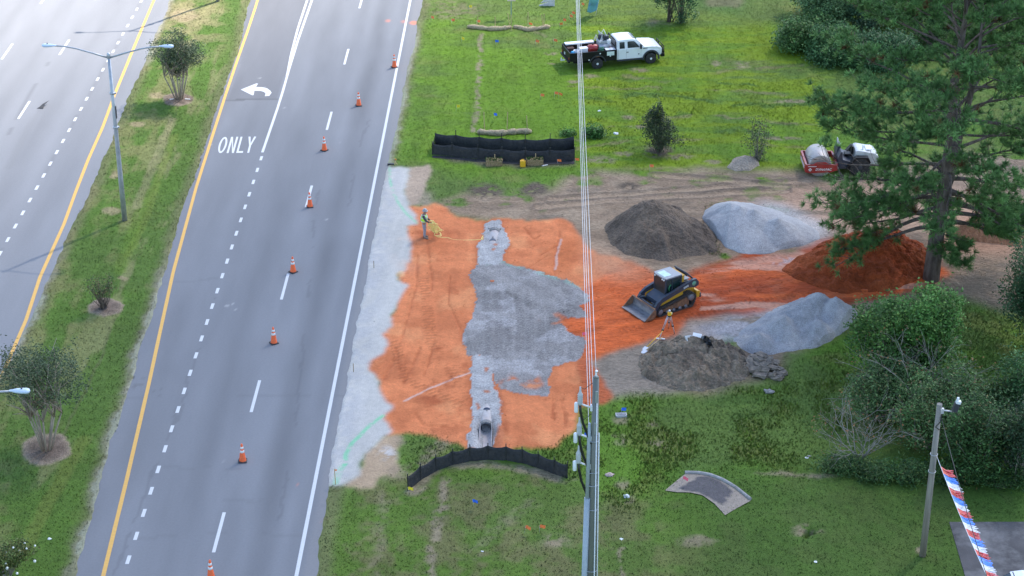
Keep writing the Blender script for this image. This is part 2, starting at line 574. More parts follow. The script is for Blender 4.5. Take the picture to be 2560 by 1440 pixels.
# ------------------------------------------------------------------ road markings (children of their road)
ZM = 0.004
def strip(name, fn, y0, y1, w, m, parent, z=ZM, off=0.0, step=0.5):
    n = max(2, int((y1 - y0) / step) + 1)
    ys = np.linspace(y0, y1, n)
    xs = fn(ys) + off
    wl = w * (1 + 0.08 * (vnoise(ys * 3, ys * 0, 0.5, 3) - .5))
    v = np.concatenate([np.stack([xs - wl / 2, ys, ys * 0 + z], 1), np.stack([xs + wl / 2, ys, ys * 0 + z], 1)])
    i = np.arange(n - 1)
    f = np.stack([i, i + n, i + n + 1, i + 1], 1)
    return np_mesh(name, v, f, m, parent, smooth=False)
strip('edge_line', fWE, 58, 250, 0.17, paint_white, road_r)
strip('yellow_line', fYL, 58, 250, 0.19, paint_yellow, road_r)
strip('yellow_line', fLY, 58, 250, 0.20, paint_yellow, road_l)
yb = G(545, 1381).y
cyc = 0.2402 * CH
for k in range(-1, 9):
    strip('lane_dash', fCD, yb + k * cyc, yb + k * cyc + 3.15, 0.155, paint_white, road_r)
y0 = G(321, 1410).y
yS = G(656, 381).y
k = 0
while y0 + k * 1.831 < yS - 0.7:
    strip('lane_dash', fSD, y0 + k * 1.831, y0 + k * 1.831 + 0.64, 0.165, paint_white, road_r); k += 1
# solid lane line that splits into a gore
fS1 = edge_fn([(790, -60), (780, 0), (745, 100), (722, 175), (708, 225), (694, 270), (656, 381), (640, 428)])
fS2 = edge_fn([(781, -60), (768, 0), (745, 70), (728, 135), (718, 187), (700, 240), (690, 275)])
strip('lane_line', fS1, yS, 220, 0.165, paint_white, road_r)
strip('lane_line', fS2, G(716, 190).y, 220, 0.16, paint_white, road_r, z=ZM + 0.003)
y1 = G(17, 605).y
for k in range(-3, 30):
    strip('lane_dash', fLS, y1 + k * 1.831, y1 + k * 1.831 + 0.64, 0.17, paint_white, road_l)
yl = G(62, 297).y
for k in range(-2, 6):
    strip('lane_dash', fL1, yl + k * 12.03, yl + k * 12.03 + 3.15, 0.16, paint_white, road_l)
yl = G(14, 148).y
for k in range(-2, 5):
    strip('lane_dash', fL2, yl + k * 12.03, yl + k * 12.03 + 3.15, 0.16, paint_white, road_l)

def flat_poly(name, polys, m, parent, z=ZM):
    me = bpy.data.meshes.new(name)
    bm = bmesh.new()
    for poly in polys:
        vs = []
        for p in poly:
            q = G(*p) if len(p) == 2 else Vector(p)
            vs.append(bm.verts.new((q.x, q.y, z)))
        fc = bm.faces.new(vs)
        if fc.normal.z < 0: fc.normal_flip()
    bm.faces.ensure_lookup_table()
    bmesh.ops.triangulate(bm, faces=list(bm.faces))
    bmesh.ops.recalc_face_normals(bm, faces=list(bm.faces))
    for fc in bm.faces:
        if fc.normal.z < 0: fc.normal_flip()
    bm.to_mesh(me); bm.free()
    me.materials.append(m)
    o = bpy.data.objects.new(name, me)
    col.objects.link(o); o.parent = parent
    return o
flat_poly('turn_arrow', [[(602, 224), (641, 208.5), (645, 209), (640, 217.5), (655, 218), (668, 221), (676, 227), (679, 232), (673, 240), (662, 240.5), (664, 234), (660, 230), (652, 227.5), (636, 227), (634, 238), (630, 238)]], paint_white, road_r)
# the word ONLY, painted in long letters
def glyphs():
    A, B = Vector(G(541, 383)), Vector(G(630, 382))
    C = Vector(G(553, 342.5))
    ex, ey = (B - A), (C - A)
    wd, t = 0.205, 0.055
    out = []
    def add(pts, ox):
        out.append([tuple(A + ex * (ox + p[0]) + ey * p[1]) for p in pts])
    # O : two half rings
    def half(sg, ox):
        cx, cy, rx, ry = wd / 2 + .01, .5, wd / 2 + .01, .5
        o_, i_ = [], []
        for k in range(11):
            a = math.pi / 2 + sg * math.pi * k / 10
            o_.append((cx + rx * math.cos(a), cy + ry * math.sin(a)))
            i_.append((cx + (rx - t) * math.cos(a), cy + (ry - .11) * math.sin(a)))
        add(o_ + i_[::-1], ox)
    half(1, 0); half(-1, 0)
    ox = 0.285
    add([(0, 0), (t, 0), (t, 1), (0, 1)], ox)
    add([(wd - t, 0), (wd, 0), (wd, 1), (wd - t, 1)], ox)
    add([(t, 1), (t, .76), (wd - t, 0), (wd - t, .24)], ox)
    ox = 0.555
    add([(0, 0), (t, 0), (t, 1), (0, 1)], ox)
    add([(t, 0), (wd - .02, 0), (wd - .02, .11), (t, .11)], ox)
    ox = 0.79
    m = wd / 2
    add([(m - t / 2, 0), (m + t / 2, 0), (m + t / 2, .45), (m - t / 2, .45)], ox)
    add([(m - t / 2, .45), (m, .45), (m, .58), (t * .9, 1), (-.01, 1)], ox)
    add([(m, .45), (m + t / 2, .45), (wd + .01, 1), (wd - t * .9, 1), (m, .58)], ox)
    return out
flat_poly('road_lettering', glyphs(), paint_white, road_r)

# ------------------------------------------------------------------ the ground sheet: heights, colours, zones
GX0, GX1, GY0, GY1, DX, DY = -40.0, 50.0, 62.0, 158.0, 0.08, 0.115
gx = np.arange(GX0, GX1, DX); gy = np.arange(GY0, GY1, DY)
X, Y = np.meshgrid(gx, gy)
wx = 0.6 * (fbm(X, Y, 1.1, 5, 40) - .5) + 0.20 * (fbm(X, Y, .28, 3, 41) - .5)
wy = 0.8 * (fbm(X, Y, 1.1, 5, 50) - .5) + 0.30 * (fbm(X, Y, .3, 3, 51) - .5)
U0, V0 = pix(X, Y)
UW, VW = pix(X + wx, Y + wy)
def blur(m, n):
    m = m.astype(np.float32)
    for ax in (0, 1):
        for _ in range(2):
            s = m.copy()
            for k in range(1, n + 1):
                s += np.roll(m, k, ax) + np.roll(m, -k, ax)
            m = s / (2 * n + 1)
    return m
def pm(poly, n=1, warp=True):
    return blur(inpoly(UW if warp else U0, VW if warp else V0, poly), n) if n else inpoly(UW if warp else U0, VW if warp else V0, poly).astype(np.float32)
def el(u, v, ru, rv, a=.6, b=1.15):
    return sstep(b, a, np.hypot((UW - u) / ru, (VW - v) / rv))
N1 = fbm(X, Y, 7, 4, 60); N2 = fbm(X, Y, 1.6, 4, 61); N3 = fbm(X, Y, 0.4, 3, 62); NS = fbm(X / 3.5, Y, 1.2, 4, 63)
NV = fbm(X, Y / 5, 0.9, 4, 64)

LUSH, MID, OLIVE, DARK = np.array((.098, .185, .018)), np.array((.096, .152, .028)), np.array((.170, .178, .048)), np.array((.045, .095, .018))
DRY, SOIL = np.array((.27, .22, .115)), np.array((.20, .15, .105))
C = np.zeros(X.shape + (3,)) + MID
C = lerp(C, LUSH, sstep(.40, .62, N1))
C = lerp(C, OLIVE, 0.55 * sstep(.50, .75, N2))
median = (X < fRL(Y) + .3)
mside = pm([(1040, -40), (1060, 60), (1000, 400), (1080, 430), (1450, 430), (2080, 460), (2080, 160), (1960, 110), (1900, 40), (1700, 40), (1480, -40)], 8)
mside *= ~median
C = lerp(C, np.array((.108, .200, .009)), 0.75 * mside * sstep(.25, .55, N1 * .5 + NS * .5))
C = lerp(C, np.array((.165, .225, .006)), 0.7 * mside * sstep(.35, .6, NS) * sstep(1400, 1480, U0))
C = lerp(C, np.array((.08, .16, .016)), 0.55 * mside * (U0 < 1200) * sstep(1000, 1100, 1100 + 1000 - U0))
# top lawn darker and duller
top = pm([(1050, -60), (1060, 45), (1150, 40), (1450, 45), (1760, 70), (1900, 66), (1940, 60), (2000, -60)], 6)
C = lerp(C, np.array((.10, .145, .03)), 0.65 * top)
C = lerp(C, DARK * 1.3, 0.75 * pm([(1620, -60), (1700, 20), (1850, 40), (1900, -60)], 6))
# bottom lawn, duller
bot = pm([(780, 1230), (1020, 1190), (1430, 1180), (1500, 1240), (1650, 1290), (2080, 1190), (2600, 1220), (2600, 1560), (740, 1560)], 8)
C = lerp(C, np.array((.085, .135, .022)), 0.6 * bot)
C = lerp(C, np.array((.170, .150, .068)), 0.55 * bot * sstep(.45, .66, N2 * .6 + N3 * .4) * sstep(1750, 1500, U0)); C = lerp(C, np.array((.13, .12, .045)), 0.4 * bot * sstep(.47, .66, N2))
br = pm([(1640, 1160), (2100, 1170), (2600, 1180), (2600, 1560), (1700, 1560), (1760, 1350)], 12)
C = lerp(C, np.array((.052, .100, .016)), 0.75 * br)  # shade over the lower right lawn, painted into the turf colour
# median: dry brown on the left half, bright seams where wheels ran
md = median & (X > fLR(Y) - .3)
t_m = np.clip((X - fLR(Y)) / np.maximum(fRL(Y) - fLR(Y), .1), 0, 1)
C = lerp(C, np.array((.072, .132, .02)), 0.75 * md)
C = lerp(C, DRY * np.array((.70, .78, .6)), 0.62 * md * sstep(.42, .62, N2 * .5 + NV * .5) * sstep(.75, .35, t_m))
C = lerp(C, DRY * np.array((.8, .85, .8)), 0.5 * md * sstep(.55, .7, NV) * sstep(.3, .7, t_m))
C = lerp(C, DRY, .5 * md * pm([(400, -30), (560, -30), (560, 120), (480, 160), (400, 110)], 8) * sstep(.4, .6, N2))
for pts, w, cc, a in (([(440, 340), (400, 440), (360, 560), (320, 640)], .35, (.15, .19, .03), .4), ([(370, 480), (330, 590), (300, 680)], .5, (.11, .19, .015), .35),
                      ([(258, 790), (275, 830), (250, 900), (225, 960), (150, 1100)], .12, (.10, .11, .04), .6), ([(210, 1100), (110, 1280), (60, 1380)], .5, (.13, .16, .03), .6),
                      ([(430, 300), (390, 400), (340, 520)], .4, (.26, .22, .12), .45)):
    C = lerp(C, cc, a * sstep(w, w * .4, dist_stroke(X + wx * .5, Y, pts)) * md)
for u, v, ru, rv in ((395, 240, 26, 9), (345, 312, 24, 7), (460, 40, 40, 20), (280, 530, 25, 10), (300, 700, 14, 8), (285, 440, 14, 10)):
    C = lerp(C, (.33, .25, .15), .6 * el(u, v, ru, rv))
# mower and tyre trails in the verge
for pts, w, a in (([(1201, 85), (1198, 165), (1192, 240), (1185, 300), (1180, 330)], .22, .7), ([(1108, 1200), (1105, 1260), (1090, 1340), (1075, 1450)], .24, .75),
                  ([(1320, 75), (1380, 100)], .3, .3), ([(955, 1240), (952, 1330), (930, 1450)], .3, .35), ([(1330, 1260), (1240, 1320), (1180, 1400)], .35, .3),
                  ([(1553, 1370), (1550, 1450)], .10, .6), ([(1130, 1080), (1060, 1160), (1000, 1190)], .4, .6)):
    C = lerp(C, (.25, .20, .125), a * sstep(w * 1.5, w * .3, dist_stroke(X + wx * .9, Y + wy * .6, pts)) * sstep(.28, .6, N3) * 1.2)
for pts in ([(1440, 200), (1620, 196), (1830, 210), (2060, 215)], [(1460, 250), (1640, 236), (1840, 262), (2080, 262)], [(1500, 310), (1700, 290), (2060, 320)], [(1480, 345), (1800, 325), (2060, 350)]):
    C = lerp(C, DARK * 1.3, 0.7 * sstep(.6, .1, dist_stroke(X + wx, Y + wy * 2, pts, 3)) * sstep(.4, .6, N2))
for pts in ([(1440, 352), (1520, 322), (1640, 300), (1760, 292), (1900, 300), (2050, 318)], [(1450, 372), (1600, 350), (1800, 350), (1960, 366), (2040, 372)], [(1560, 190), (1660, 205), (1800, 180), (2000, 165)], [(1420, 215), (1560, 225), (1700, 216), (1900, 236), (2070, 240)]):
    d_ = dist_stroke(X + wx, Y + wy * 1.5, pts, 3)
    C = lerp(C, (.21, .17, .085), .55 * sstep(.35, .05, d_) * sstep(.35, .6, N2)); C = lerp(C, (.12, .20, .012), .5 * sstep(.25, .0, np.abs(d_ - .55)))
for u, v, ru, rv in ((1470, 190, 30, 5), (1440, 205, 20, 4), (1560, 385, 26, 6), (1700, 392, 40, 8), (1500, 400, 40, 9), (1780, 405, 20, 6), (1600, 176, 26, 7), (1855, 165, 20, 10), (1790, 160, 12, 7), (1375, 135, 18, 4), (1380, 160, 14, 3), (2000, 255, 90, 5), (1570, 295, 18, 5), (1600, 318, 30, 4), (1950, 345, 60, 5)):
    C = lerp(C, (.25, .20, .12), .85 * el(u, v, ru, rv, .3, 1.4) * sstep(.25, .5, N3))
C = lerp(C, (.16, .15, .07), .8 * pm([(1060, 10), (1130, 0), (1230, 20), (1190, 42), (1120, 50), (1070, 40)], 4) * sstep(.4, .6, N3))
C = lerp(C, (.16, .125, .08), .6 * pm([(1740, -60), (1890, -60), (1850, 22), (1770, 18)], 2))
C = lerp(C, (.24, .19, .13), .7 * pm([(1620, 50), (1700, 50), (1760, 55), (1760, 66), (1620, 66)], 3) * sstep(.4, .6, N2))
Z = 0.05 * (fbm(X, Y, 3.5, 3, 70) - .35) + 0.035 * N3
grassW = np.ones(X.shape, np.float32)

zone = np.zeros(X.shape, np.int8)            # 0 grass 1 bare dirt 2 clay 3 red tracks 4 limestone 5 gravel 6 sand 7 mulch
def layer(mask, colour, zid=None, grass=0.0, z=None):
    global C, Z, grassW, zone
    C = lerp(C, colour, mask)
    if zid is not None: zone = np.where(mask > .5, zid, zone).astype(np.int8)
    grassW = grassW * (1 - mask * (1 - grass))
    if z is not None: Z = Z * (1 - mask) + z * mask

# bare, tracked dirt between the verge and the piles
DIRT = np.array((.245, .172, .112))
dcol = DIRT * (0.72 + .56 * NS)[..., None]
dcol = lerp(dcol, (.36, .27, .18), .5 * sstep(.5, .7, N2)); dcol = lerp(dcol, (.15, .115, .085), .55 * sstep(.55, .7, fbm(X / 3, Y, .8, 3, 81)))
dm = pm([(1080, 505), (1180, 485), (1380, 480), (1420, 440), (1500, 428), (1640, 440), (1760, 420), (1850, 432), (1960, 425), (2040, 430), (2060, 455), (2200, 430), (2600, 330), (2700, 800), (2500, 780), (2340, 720), (2200, 800), (2140, 790), (2100, 830), (1960, 900), (1960, 940), (1850, 965), (1760, 990), (1660, 985), (1600, 970), (1500, 1000), (1440, 985), (1440, 900), (1400, 560), (1300, 560), (1140, 550)], 4)
patch = sstep(.40, .52, N2 * .6 + N1 * .2 + NS * .2 + .10 * sstep(470, 520, V0) + .10 * sstep(1900, 2050, U0) * (V0 > 400))
layer(dm * patch, dcol, 1, 0.03)
layer(el(1720, 445, 300, 30, .3, 1.2) * sstep(.42, .56, NS) * ~median, dcol, 1, .1)
for u, v, ru, rv in ((1215, 480, 50, 22), (1335, 477, 45, 20), (1570, 466, 40, 12), (1645, 378, 40, 22)):
    layer(el(u, v, ru, rv, .4, 1.2) * sstep(.28, .46, N3), np.array((.105, .078, .055)) * (.7 + .6 * N3)[..., None], 1, .2)
layer(pm([(1480, 920), (1580, 860), (1700, 830), (1800, 850), (1830, 900), (1700, 985), (1580, 985), (1490, 1000)], 3), np.array((.23, .185, .14)) * (.75 + .5 * N2)[..., None], 1, .05)
layer(.8 * el(2200, 520, 420, 70) * sstep(.3, .5, NS), np.array((.42, .26, .17)) * (.8 + .4 * NS)[..., None], 1, 0)
layer(.85 * pm([(2330, 540), (2600, 520), (2700, 640), (2560, 640), (2420, 640), (2340, 620)], 6), np.array((.47, .26, .16)) * (.8 + .4 * NS)[..., None], 1, 0)
for pts in ([(1380, 500), (1560, 490), (1800, 470), (2000, 455), (2300, 440)], [(1350, 520), (1500, 505), (1720, 490), (1960, 478)], [(1640, 440), (1800, 452), (1960, 470)]):
    d = dist_stroke(X, Y + wy * .3, pts, 2)
    C = lerp(C, (.40, .28, .18), .5 * sstep(.35, .1, d)); C = lerp(C, (.14, .105, .08), .5 * sstep(.18, .02, np.abs(d - .45)))
    Z = Z - .05 * sstep(.4, .1, d) + .05 * sstep(.2, .0, np.abs(d - .5))
# tan pits beside the limestone
layer(pm([(1018, 418), (1072, 416), (1078, 440), (1062, 470), (1052, 512), (1018, 520), (1010, 480)], 1), np.array((.37, .275, .195)) * (.85 + .3 * N2)[..., None], 6, 0)
layer(pm([(1075, 480), (1085, 515), (1050, 520), (1055, 480)], 3), np.array((.30, .235, .17)), 6, .2)
layer(pm([(892, 1172), (925, 1125), (955, 1095), (990, 1085), (1005, 1095), (990, 1130), (1000, 1170), (990, 1195), (945, 1200), (930, 1225), (870, 1228), (862, 1215)], 1), np.array((.40, .285, .18)) * (.8 + .4 * N2)[..., None], 6, 0)
layer(.7 * pm([(990, 1090), (1060, 1095), (1050, 1110), (1010, 1165), (985, 1200), (950, 1210)], 3) * sstep(.4, .6, N2), np.array((.26, .2, .13)), 6, .3)
# orange clay pad
CLAY = np.array((.60, .190, .073))
ccol = CLAY * (.82 + .36 * (N2 * .5 + fbm(X / 4, Y, .9, 3, 90) * .5))[..., None]
ccol = lerp(ccol, (.44, .125, .045), .55 * sstep(.52, .70, fbm(X, Y, 2.4, 4, 92)))
ccol = lerp(ccol, (.70, .29, .12), .5 * sstep(.55, .75, fbm(X, Y, 1.8, 4, 93)))
clay = pm([(1012, 517), (1050, 520), (1090, 508), (1112, 520), (1140, 545), (1200, 556), (1250, 548), (1330, 553), (1415, 550), (1440, 572), (1470, 622), (1560, 655), (1590, 700), (1570, 760), (1640, 800), (1720, 790), (1700, 830), (1560, 870), (1520, 885), (1480, 900), (1447, 905), (1446, 1000), (1441, 1080), (1395, 1115), (1330, 1126), (1250, 1127), (1170, 1127), (1145, 1105), (1080, 1092), (1040, 1087), (960, 1085), (940, 960), (905, 910), (940, 870), (940, 832), (980, 790), (990, 740), (1000, 700), (1010, 565), (1030, 558)], 1)
layer(clay, ccol, 2, 0, .01 + .03 * N3)
# redder, tracked earth towards the red pile
red = pm([(1400, 800), (1450, 740), (1500, 690), (1570, 650), (1640, 690), (1700, 690), (1800, 655), (1870, 632), (1970, 640), (2060, 600), (2140, 590), (2330, 640), (2380, 690), (2300, 730), (2200, 755), (2110, 762), (2040, 752), (1900, 785), (1800, 790), (1720, 800), (1690, 835), (1560, 872), (1480, 905), (1450, 900), (1440, 860)], 2)
tr = fbm((X * .92 + Y * .4) / 4, Y * .92 - X * .4, .55, 4, 95)
rcol = np.array((.52, .104, .026)) * (.60 + .80 * tr)[..., None]
rcol = lerp(rcol, (.31, .052, .014), .85 * sstep(1560, 1800, U0) * sstep(.34, .56, fbm(X / 3, Y, 1.6, 4, 96)))
rcol = lerp(rcol, (.52, .30, .21), .7 * sstep(.64, .74, fbm(X / 4, Y, 1.3, 4, 97)) * (U0 > 1750))
layer(red * (.88 + .12 * sstep(.3, .5, N2)), rcol, 3, 0, .01 + .16 * (tr - .4))
layer(.6 * pm([(1470, 600), (1560, 650), (1640, 690), (1560, 700), (1480, 690)], 7), np.array((.48, .27, .16)), 2, 0)
layer(pm([(1447, 888), (1475, 900), (1500, 940), (1530, 1000), (1505, 1013), (1440, 1016), (1443, 960)], 1), np.array((.43, .105, .038)) * (.8 + .4 * N3)[..., None], 3, 0)
layer(.8 * pm([(1380, 610), (1430, 590), (1450, 610), (1430, 660), (1395, 690), (1380, 660)], 4), np.array((.50, .14, .045)) * (.8 + .4 * N3)[..., None], 2, 0)
layer(.6 * pm([(1040, 570), (1200, 555), (1200, 590), (1150, 610), (1080, 650), (1040, 640)], 8) * sstep(.45, .6, N2), np.array((.42, .115, .04)), 2, 0)
layer(.7 * pm([(1010, 990), (1100, 960), (1110, 1000), (1050, 1020), (1010, 1010)], 4) * sstep(.4, .55, N3), np.array((.42, .125, .045)), 2, 0)
layer(.75 * pm([(1248, 940), (1370, 915), (1380, 960), (1372, 992), (1440, 992), (1440, 960), (1445, 905), (1380, 905), (1300, 940)], 2) * (V0 > 900), ccol, 2, 0)
for pts, w in (([(1068, 590), (1072, 640), (1080, 700), (1078, 730)], .07), ([(1045, 640), (1040, 720), (1010, 830), (1002, 860)], .06), ([(1125, 690), (1122, 760), (1150, 820), (1160, 850)], .06),
               ([(990, 870), (1000, 930)], .07), ([(1050, 870), (1030, 920), (1010, 960)], .09), ([(1085, 850), (1075, 900), (1060, 940)], .06), ([(985, 900), (960, 950)], .12), ([(1040, 1035), (1060, 1065), (1120, 1070)], .08),
               ([(1310, 570), (1335, 600), (1350, 590)], .07), ([(1400, 580), (1390, 640), (1385, 690)], .07), ([(1407, 1000), (1412, 1060)], .05), ([(1385, 1000), (1384, 1050)], .12), ([(1350, 640), (1400, 610)], .06), ([(1290, 690), (1370, 640)], .05)):
    d = dist_stroke(X + wx * .15, Y + wy * .15, pts)
    C = lerp(C, (.34, .085, .03), .45 * sstep(w * 1.5, w * .4, d) * (zone == 2) * sstep(.3, .55, N3)); Z = Z - .04 * sstep(w * 1.5, w * .4, d)
C = lerp(C, (.62, .50, .44), .6 * sstep(.10, .03, dist_stroke(X + wx * .2, Y + wy * .2, [(1010, 1005), (1080, 970), (1180, 932)])))
C = lerp(C, (.60, .48, .42), .55 * sstep(.10, .03, dist_stroke(X + wx * .2, Y + wy * .2, [(1402, 600), (1392, 640), (1389, 675)])))
for u, v, ru, rv, a_ in ((1075, 1000, 42, 16, .8), (1122, 945, 9, 34, .6), (1130, 950, 5, 30, .5), (1062, 585, 30, 14, .7), (1110, 585, 60, 16, .5), (1095, 870, 16, 9, .6), (1165, 915, 16, 14, .6), (1010, 930, 12, 40, .45),
                        (1385, 1040, 6, 28, .7), (1412, 1050, 5, 34, .5), (1300, 640, 36, 9, .4), (1350, 580, 50, 9, .45), (1430, 630, 22, 30, .6), (1240, 555, 60, 7, .6), (1110, 1075, 60, 12, .45), (1000, 1060, 30, 16, .4), (955, 900, 20, 16, .5), (1260, 1080, 12, 34, .6), (1280, 950, 70, 14, .4)):
    C = lerp(C, (.34, .082, .028), (a_ * el(u, v, ru, rv, .2, 1.35) * sstep(.30, .55, N3 * .6 + fbm(X / 3, Y, .6, 3, 140) * .4)) * (zone == 2))
crk = np.abs(fbm(X / 1.6, Y, 1.9, 4, 141) - .5)
C = lerp(C, (.36, .09, .032), .40 * sstep(.010, .002, crk) * (zone == 2) * (N1 > .42))
fine_ = fbm(X * 1.0, Y / 7, .35, 3, 142)
C = np.where((zone == 2)[..., None], C * (1 + .22 * (fine_ - .5))[..., None], C)
# skid-steer cleat prints, along the way the loader drove
for pts in ([(1180, 1000), (1080, 860), (1060, 700)], [(1150, 1010), (1010, 950), (990, 860)], [(1600, 800), (1700, 760), (1900, 715), (2080, 690)], [(1560, 830), (1700, 800), (1850, 760), (2050, 735)], [(1480, 720), (1620, 760)], [(1700, 690), (1880, 650), (2080, 620)]):
    d = dist_stroke(X, Y, pts, 2)
    a, b = G(*pts[0]), G(*pts[-1])
    q = ((X - a.x) * (b.x - a.x) + (Y - a.y) * (b.y - a.y)) / (b - a).length
    cl = (np.sin(q * 2 * math.pi / .30) > .1) * sstep(.34, .26, d) * sstep(.35, .6, N2)
    Z = Z + .03 * cl; C = C * (1 - .22 * cl * np.isin(zone, (2, 3)))[..., None]
# crushed grey stone pad
gst = fbm((X * .8 + Y * .6) / .9, (Y * .8 - X * .6) / 7, .45, 4, 150)
gcol = np.array((.262, .243, .228)) * (.45 + .55 * fbm(X, Y / 2.5, .8, 4, 100) + .55 * np.where(V0 < 775, gst, fbm(X, Y / 8, .4, 4, 151)))[..., None]
gcol = lerp(gcol, (.39, .37, .36), .65 * sstep(.52, .68, fbm(X, Y, 1.7, 4, 101)))
gcol = lerp(gcol, (.19, .17, .16), .5 * sstep(.55, .7, fbm(X, Y, 1.1, 4, 102)))
pad = pm([(1172, 690), (1195, 664), (1255, 655), (1340, 682), (1420, 705), (1465, 735), (1482, 752), (1450, 772), (1470, 790), (1415, 800), (1400, 808), (1430, 832), (1470, 850), (1465, 870), (1445, 905), (1380, 925), (1372, 992), (1300, 985), (1250, 975), (1235, 930), (1228, 897), (1172, 890), (1153, 850), (1165, 812), (1188, 780), (1192, 730)], 0)
ps = fbm(X, Y, .9, 4, 103)
padm = pad * (1 - .9 * pm([(1245, 942), (1340, 938), (1360, 965), (1340, 975), (1250, 965)], 1, False) * sstep(.35, .5, ps) - .7 * el(1385, 800, 35, 14) * sstep(.4, .6, ps))
layer(padm, gcol, 5, 0, .03 + .05 * N3)
for q0 in np.arange(1215, 1440, 26):
    pts = [(q0, 730 + (q0 - 1215) * .1), (q0 + 8, 800), (q0 + 4, 900)]
    d = dist_stroke(X, Y, pts, 1)
    cl = (np.sin((Y + abs(1) * d) * 2 * math.pi / .28) > 0) * sstep(.26, .14, d) * pad * sstep(.32, .5, N2)
    C = C * (1 - .26 * cl)[..., None]; Z = Z + .02 * cl
C = lerp(C, (.22, .42, .30), .40 * sstep(.35, .05, dist_stroke(X + wx * .4, Y + wy * .3, [(1195, 664), (1255, 658), (1340, 682), (1420, 708), (1450, 722)])) * sstep(.35, .6, N3))
# white limestone strip along the shoulder
lcol = np.array((.47, .445, .40)) * (.80 + .20 * N2 + .20 * fbm(X, Y / 5, .5, 3, 130))[..., None]
edge = sstep(1.6, .3, X - fRR(Y)) * sstep(.35, .6, N3 * .7 + N2 * .3)
lcol = lerp(lcol, (.34, .34, .36), .45 * edge)
lime = pm([(955, 414), (968, 416), (1022, 420), (1024, 440), (1012, 475), (1020, 512), (1042, 548), (1042, 562), (1012, 566), (1022, 605), (1030, 630), (1020, 662), (1012, 684), (990, 690), (1018, 716), (1000, 748), (985, 765), (975, 790), (982, 808), (975, 830), (955, 834), (974, 862), (965, 882), (918, 910), (940, 960), (968, 1005), (978, 1020), (968, 1048), (975, 1080), (958, 1098), (925, 1130), (890, 1168), (893, 1190), (862, 1217), (820, 1218), (790, 1215), (850, 960), (900, 600)], 1)
layer(lime, lcol, 4, 0, .02 + .02 * N3)
layer(.5 * el(1003, 690, 14, 9), np.array((.70, .42, .2)), None, 0)
layer(.45 * pm([(1010, 560), (985, 565), (995, 640), (1015, 700), (1030, 660)], 5) * sstep(.4, .6, N2), np.array((.68, .42, .28)), None, 0)
layer(.8 * pm([(945, 1130), (975, 1120), (985, 1140), (965, 1155)], 2) * sstep(.4, .55, N3), np.array((.58, .56, .54)), 4, 0)
for pts, w, a in (([(973, 420), (974, 445), (982, 480), (1000, 515), (1020, 540), (1044, 560)], .10, .45), ([(958, 1042), (925, 1065), (905, 1085), (880, 1110), (865, 1140), (862, 1165)], .12, .6), ([(865, 1155), (848, 1180), (840, 1210)], .16, .4)):
    C = lerp(C, (.12, .55, .26), a * sstep(w * 1.4, w * .4, dist_stroke(X + wx * .15, Y + wy * .15, pts)) * sstep(.25, .5, N3))
# pale stone over the culvert
bcol = np.array((.38, .365, .35)) * (.72 + .56 * N3)[..., None]
bed = np.maximum(pm([(1212, 562), (1228, 553), (1250, 554), (1266, 580), (1276, 612), (1262, 640), (1256, 660), (1240, 668), (1192, 662), (1196, 640), (1190, 618), (1205, 590)], 0), pm([(1180, 893), (1228, 895), (1236, 930), (1234, 960), (1248, 1010), (1254, 1040), (1246, 1070), (1230, 1100), (1228, 1122), (1174, 1122), (1168, 1085), (1178, 1040), (1180, 1000), (1176, 960)], 0))
layer(bed, bcol, 5, 0, .04 + .07 * N3)
for u, v, ru, rv in ((1233, 604, 7, 3), (1236, 615, 10, 4.5), (1233, 628, 8, 4), (1217, 983, 8, 5), (1219, 925, 6, 6), (1190, 1018, 5, 9), (1243, 1095, 12, 26), (1249, 1010, 5, 40)):
    layer(.85 * el(u, v, ru, rv, .6, 1.2), np.array((.46, .15, .065)) * (.8 + .4 * N3)[..., None], None, 0)
# pale stone dust between loader and front gravel pile
layer(.85 * pm([(1735, 822), (1800, 806), (1880, 790), (1940, 778), (2000, 762), (2000, 800), (1850, 850), (1800, 860), (1770, 840), (1700, 835)], 5) * sstep(.33, .5, fbm(X / 3, Y, .9, 4, 110)), np.array((.46, .42, .41)) * (.75 + .5 * NS)[..., None], 5, 0)
layer(.8 * pm([(1880, 505), (1960, 515), (2060, 560), (2070, 600), (2000, 620), (1940, 560)], 5), np.array((.50, .48, .46)) * (.8 + .4 * NS)[..., None], 5, 0)
layer(.6 * el(1960, 655, 40, 12) * sstep(.4, .6, N3), np.array((.45, .41, .42)), 5, 0)
# soil edges under fences and mulch rings round the trees
MUL = np.array((.17, .125, .095))
for u, v, ru, rv in ((446, 250, 37, 17), (115, 1128, 61, 42), (262, 772, 45, 22)):
    m = el(u, v, ru, rv, .85, 1.05)
    rim = sstep(.55, .95, np.hypot((UW - u) / ru, (VW - v) / rv))
    layer(m, lerp(MUL * (.6 + .8 * N3)[..., None], (.30, .235, .165), .8 * rim * (N2 > .35)), 7, 0, .03 + .06 * N3 + .05 * (1 - rim))
layer(.8 * sstep(.55, .15, dist_stroke(X + wx * .4, Y + wy * .5, [(1030, 1232), (1075, 1192), (1130, 1168), (1215, 1158), (1330, 1178), (1415, 1203), (1430, 1205)])) * sstep(.3, .5, N2), np.array((.26, .20, .14)) * (.7 + .6 * N3)[..., None], 1, .15)
layer(.85 * pm([(1090, 392), (1440, 406), (1440, 414), (1330, 422), (1210, 418), (1120, 402)], 2), np.array((.11, .085, .07)) * (.7 + .6 * N3)[..., None], 1, .2)
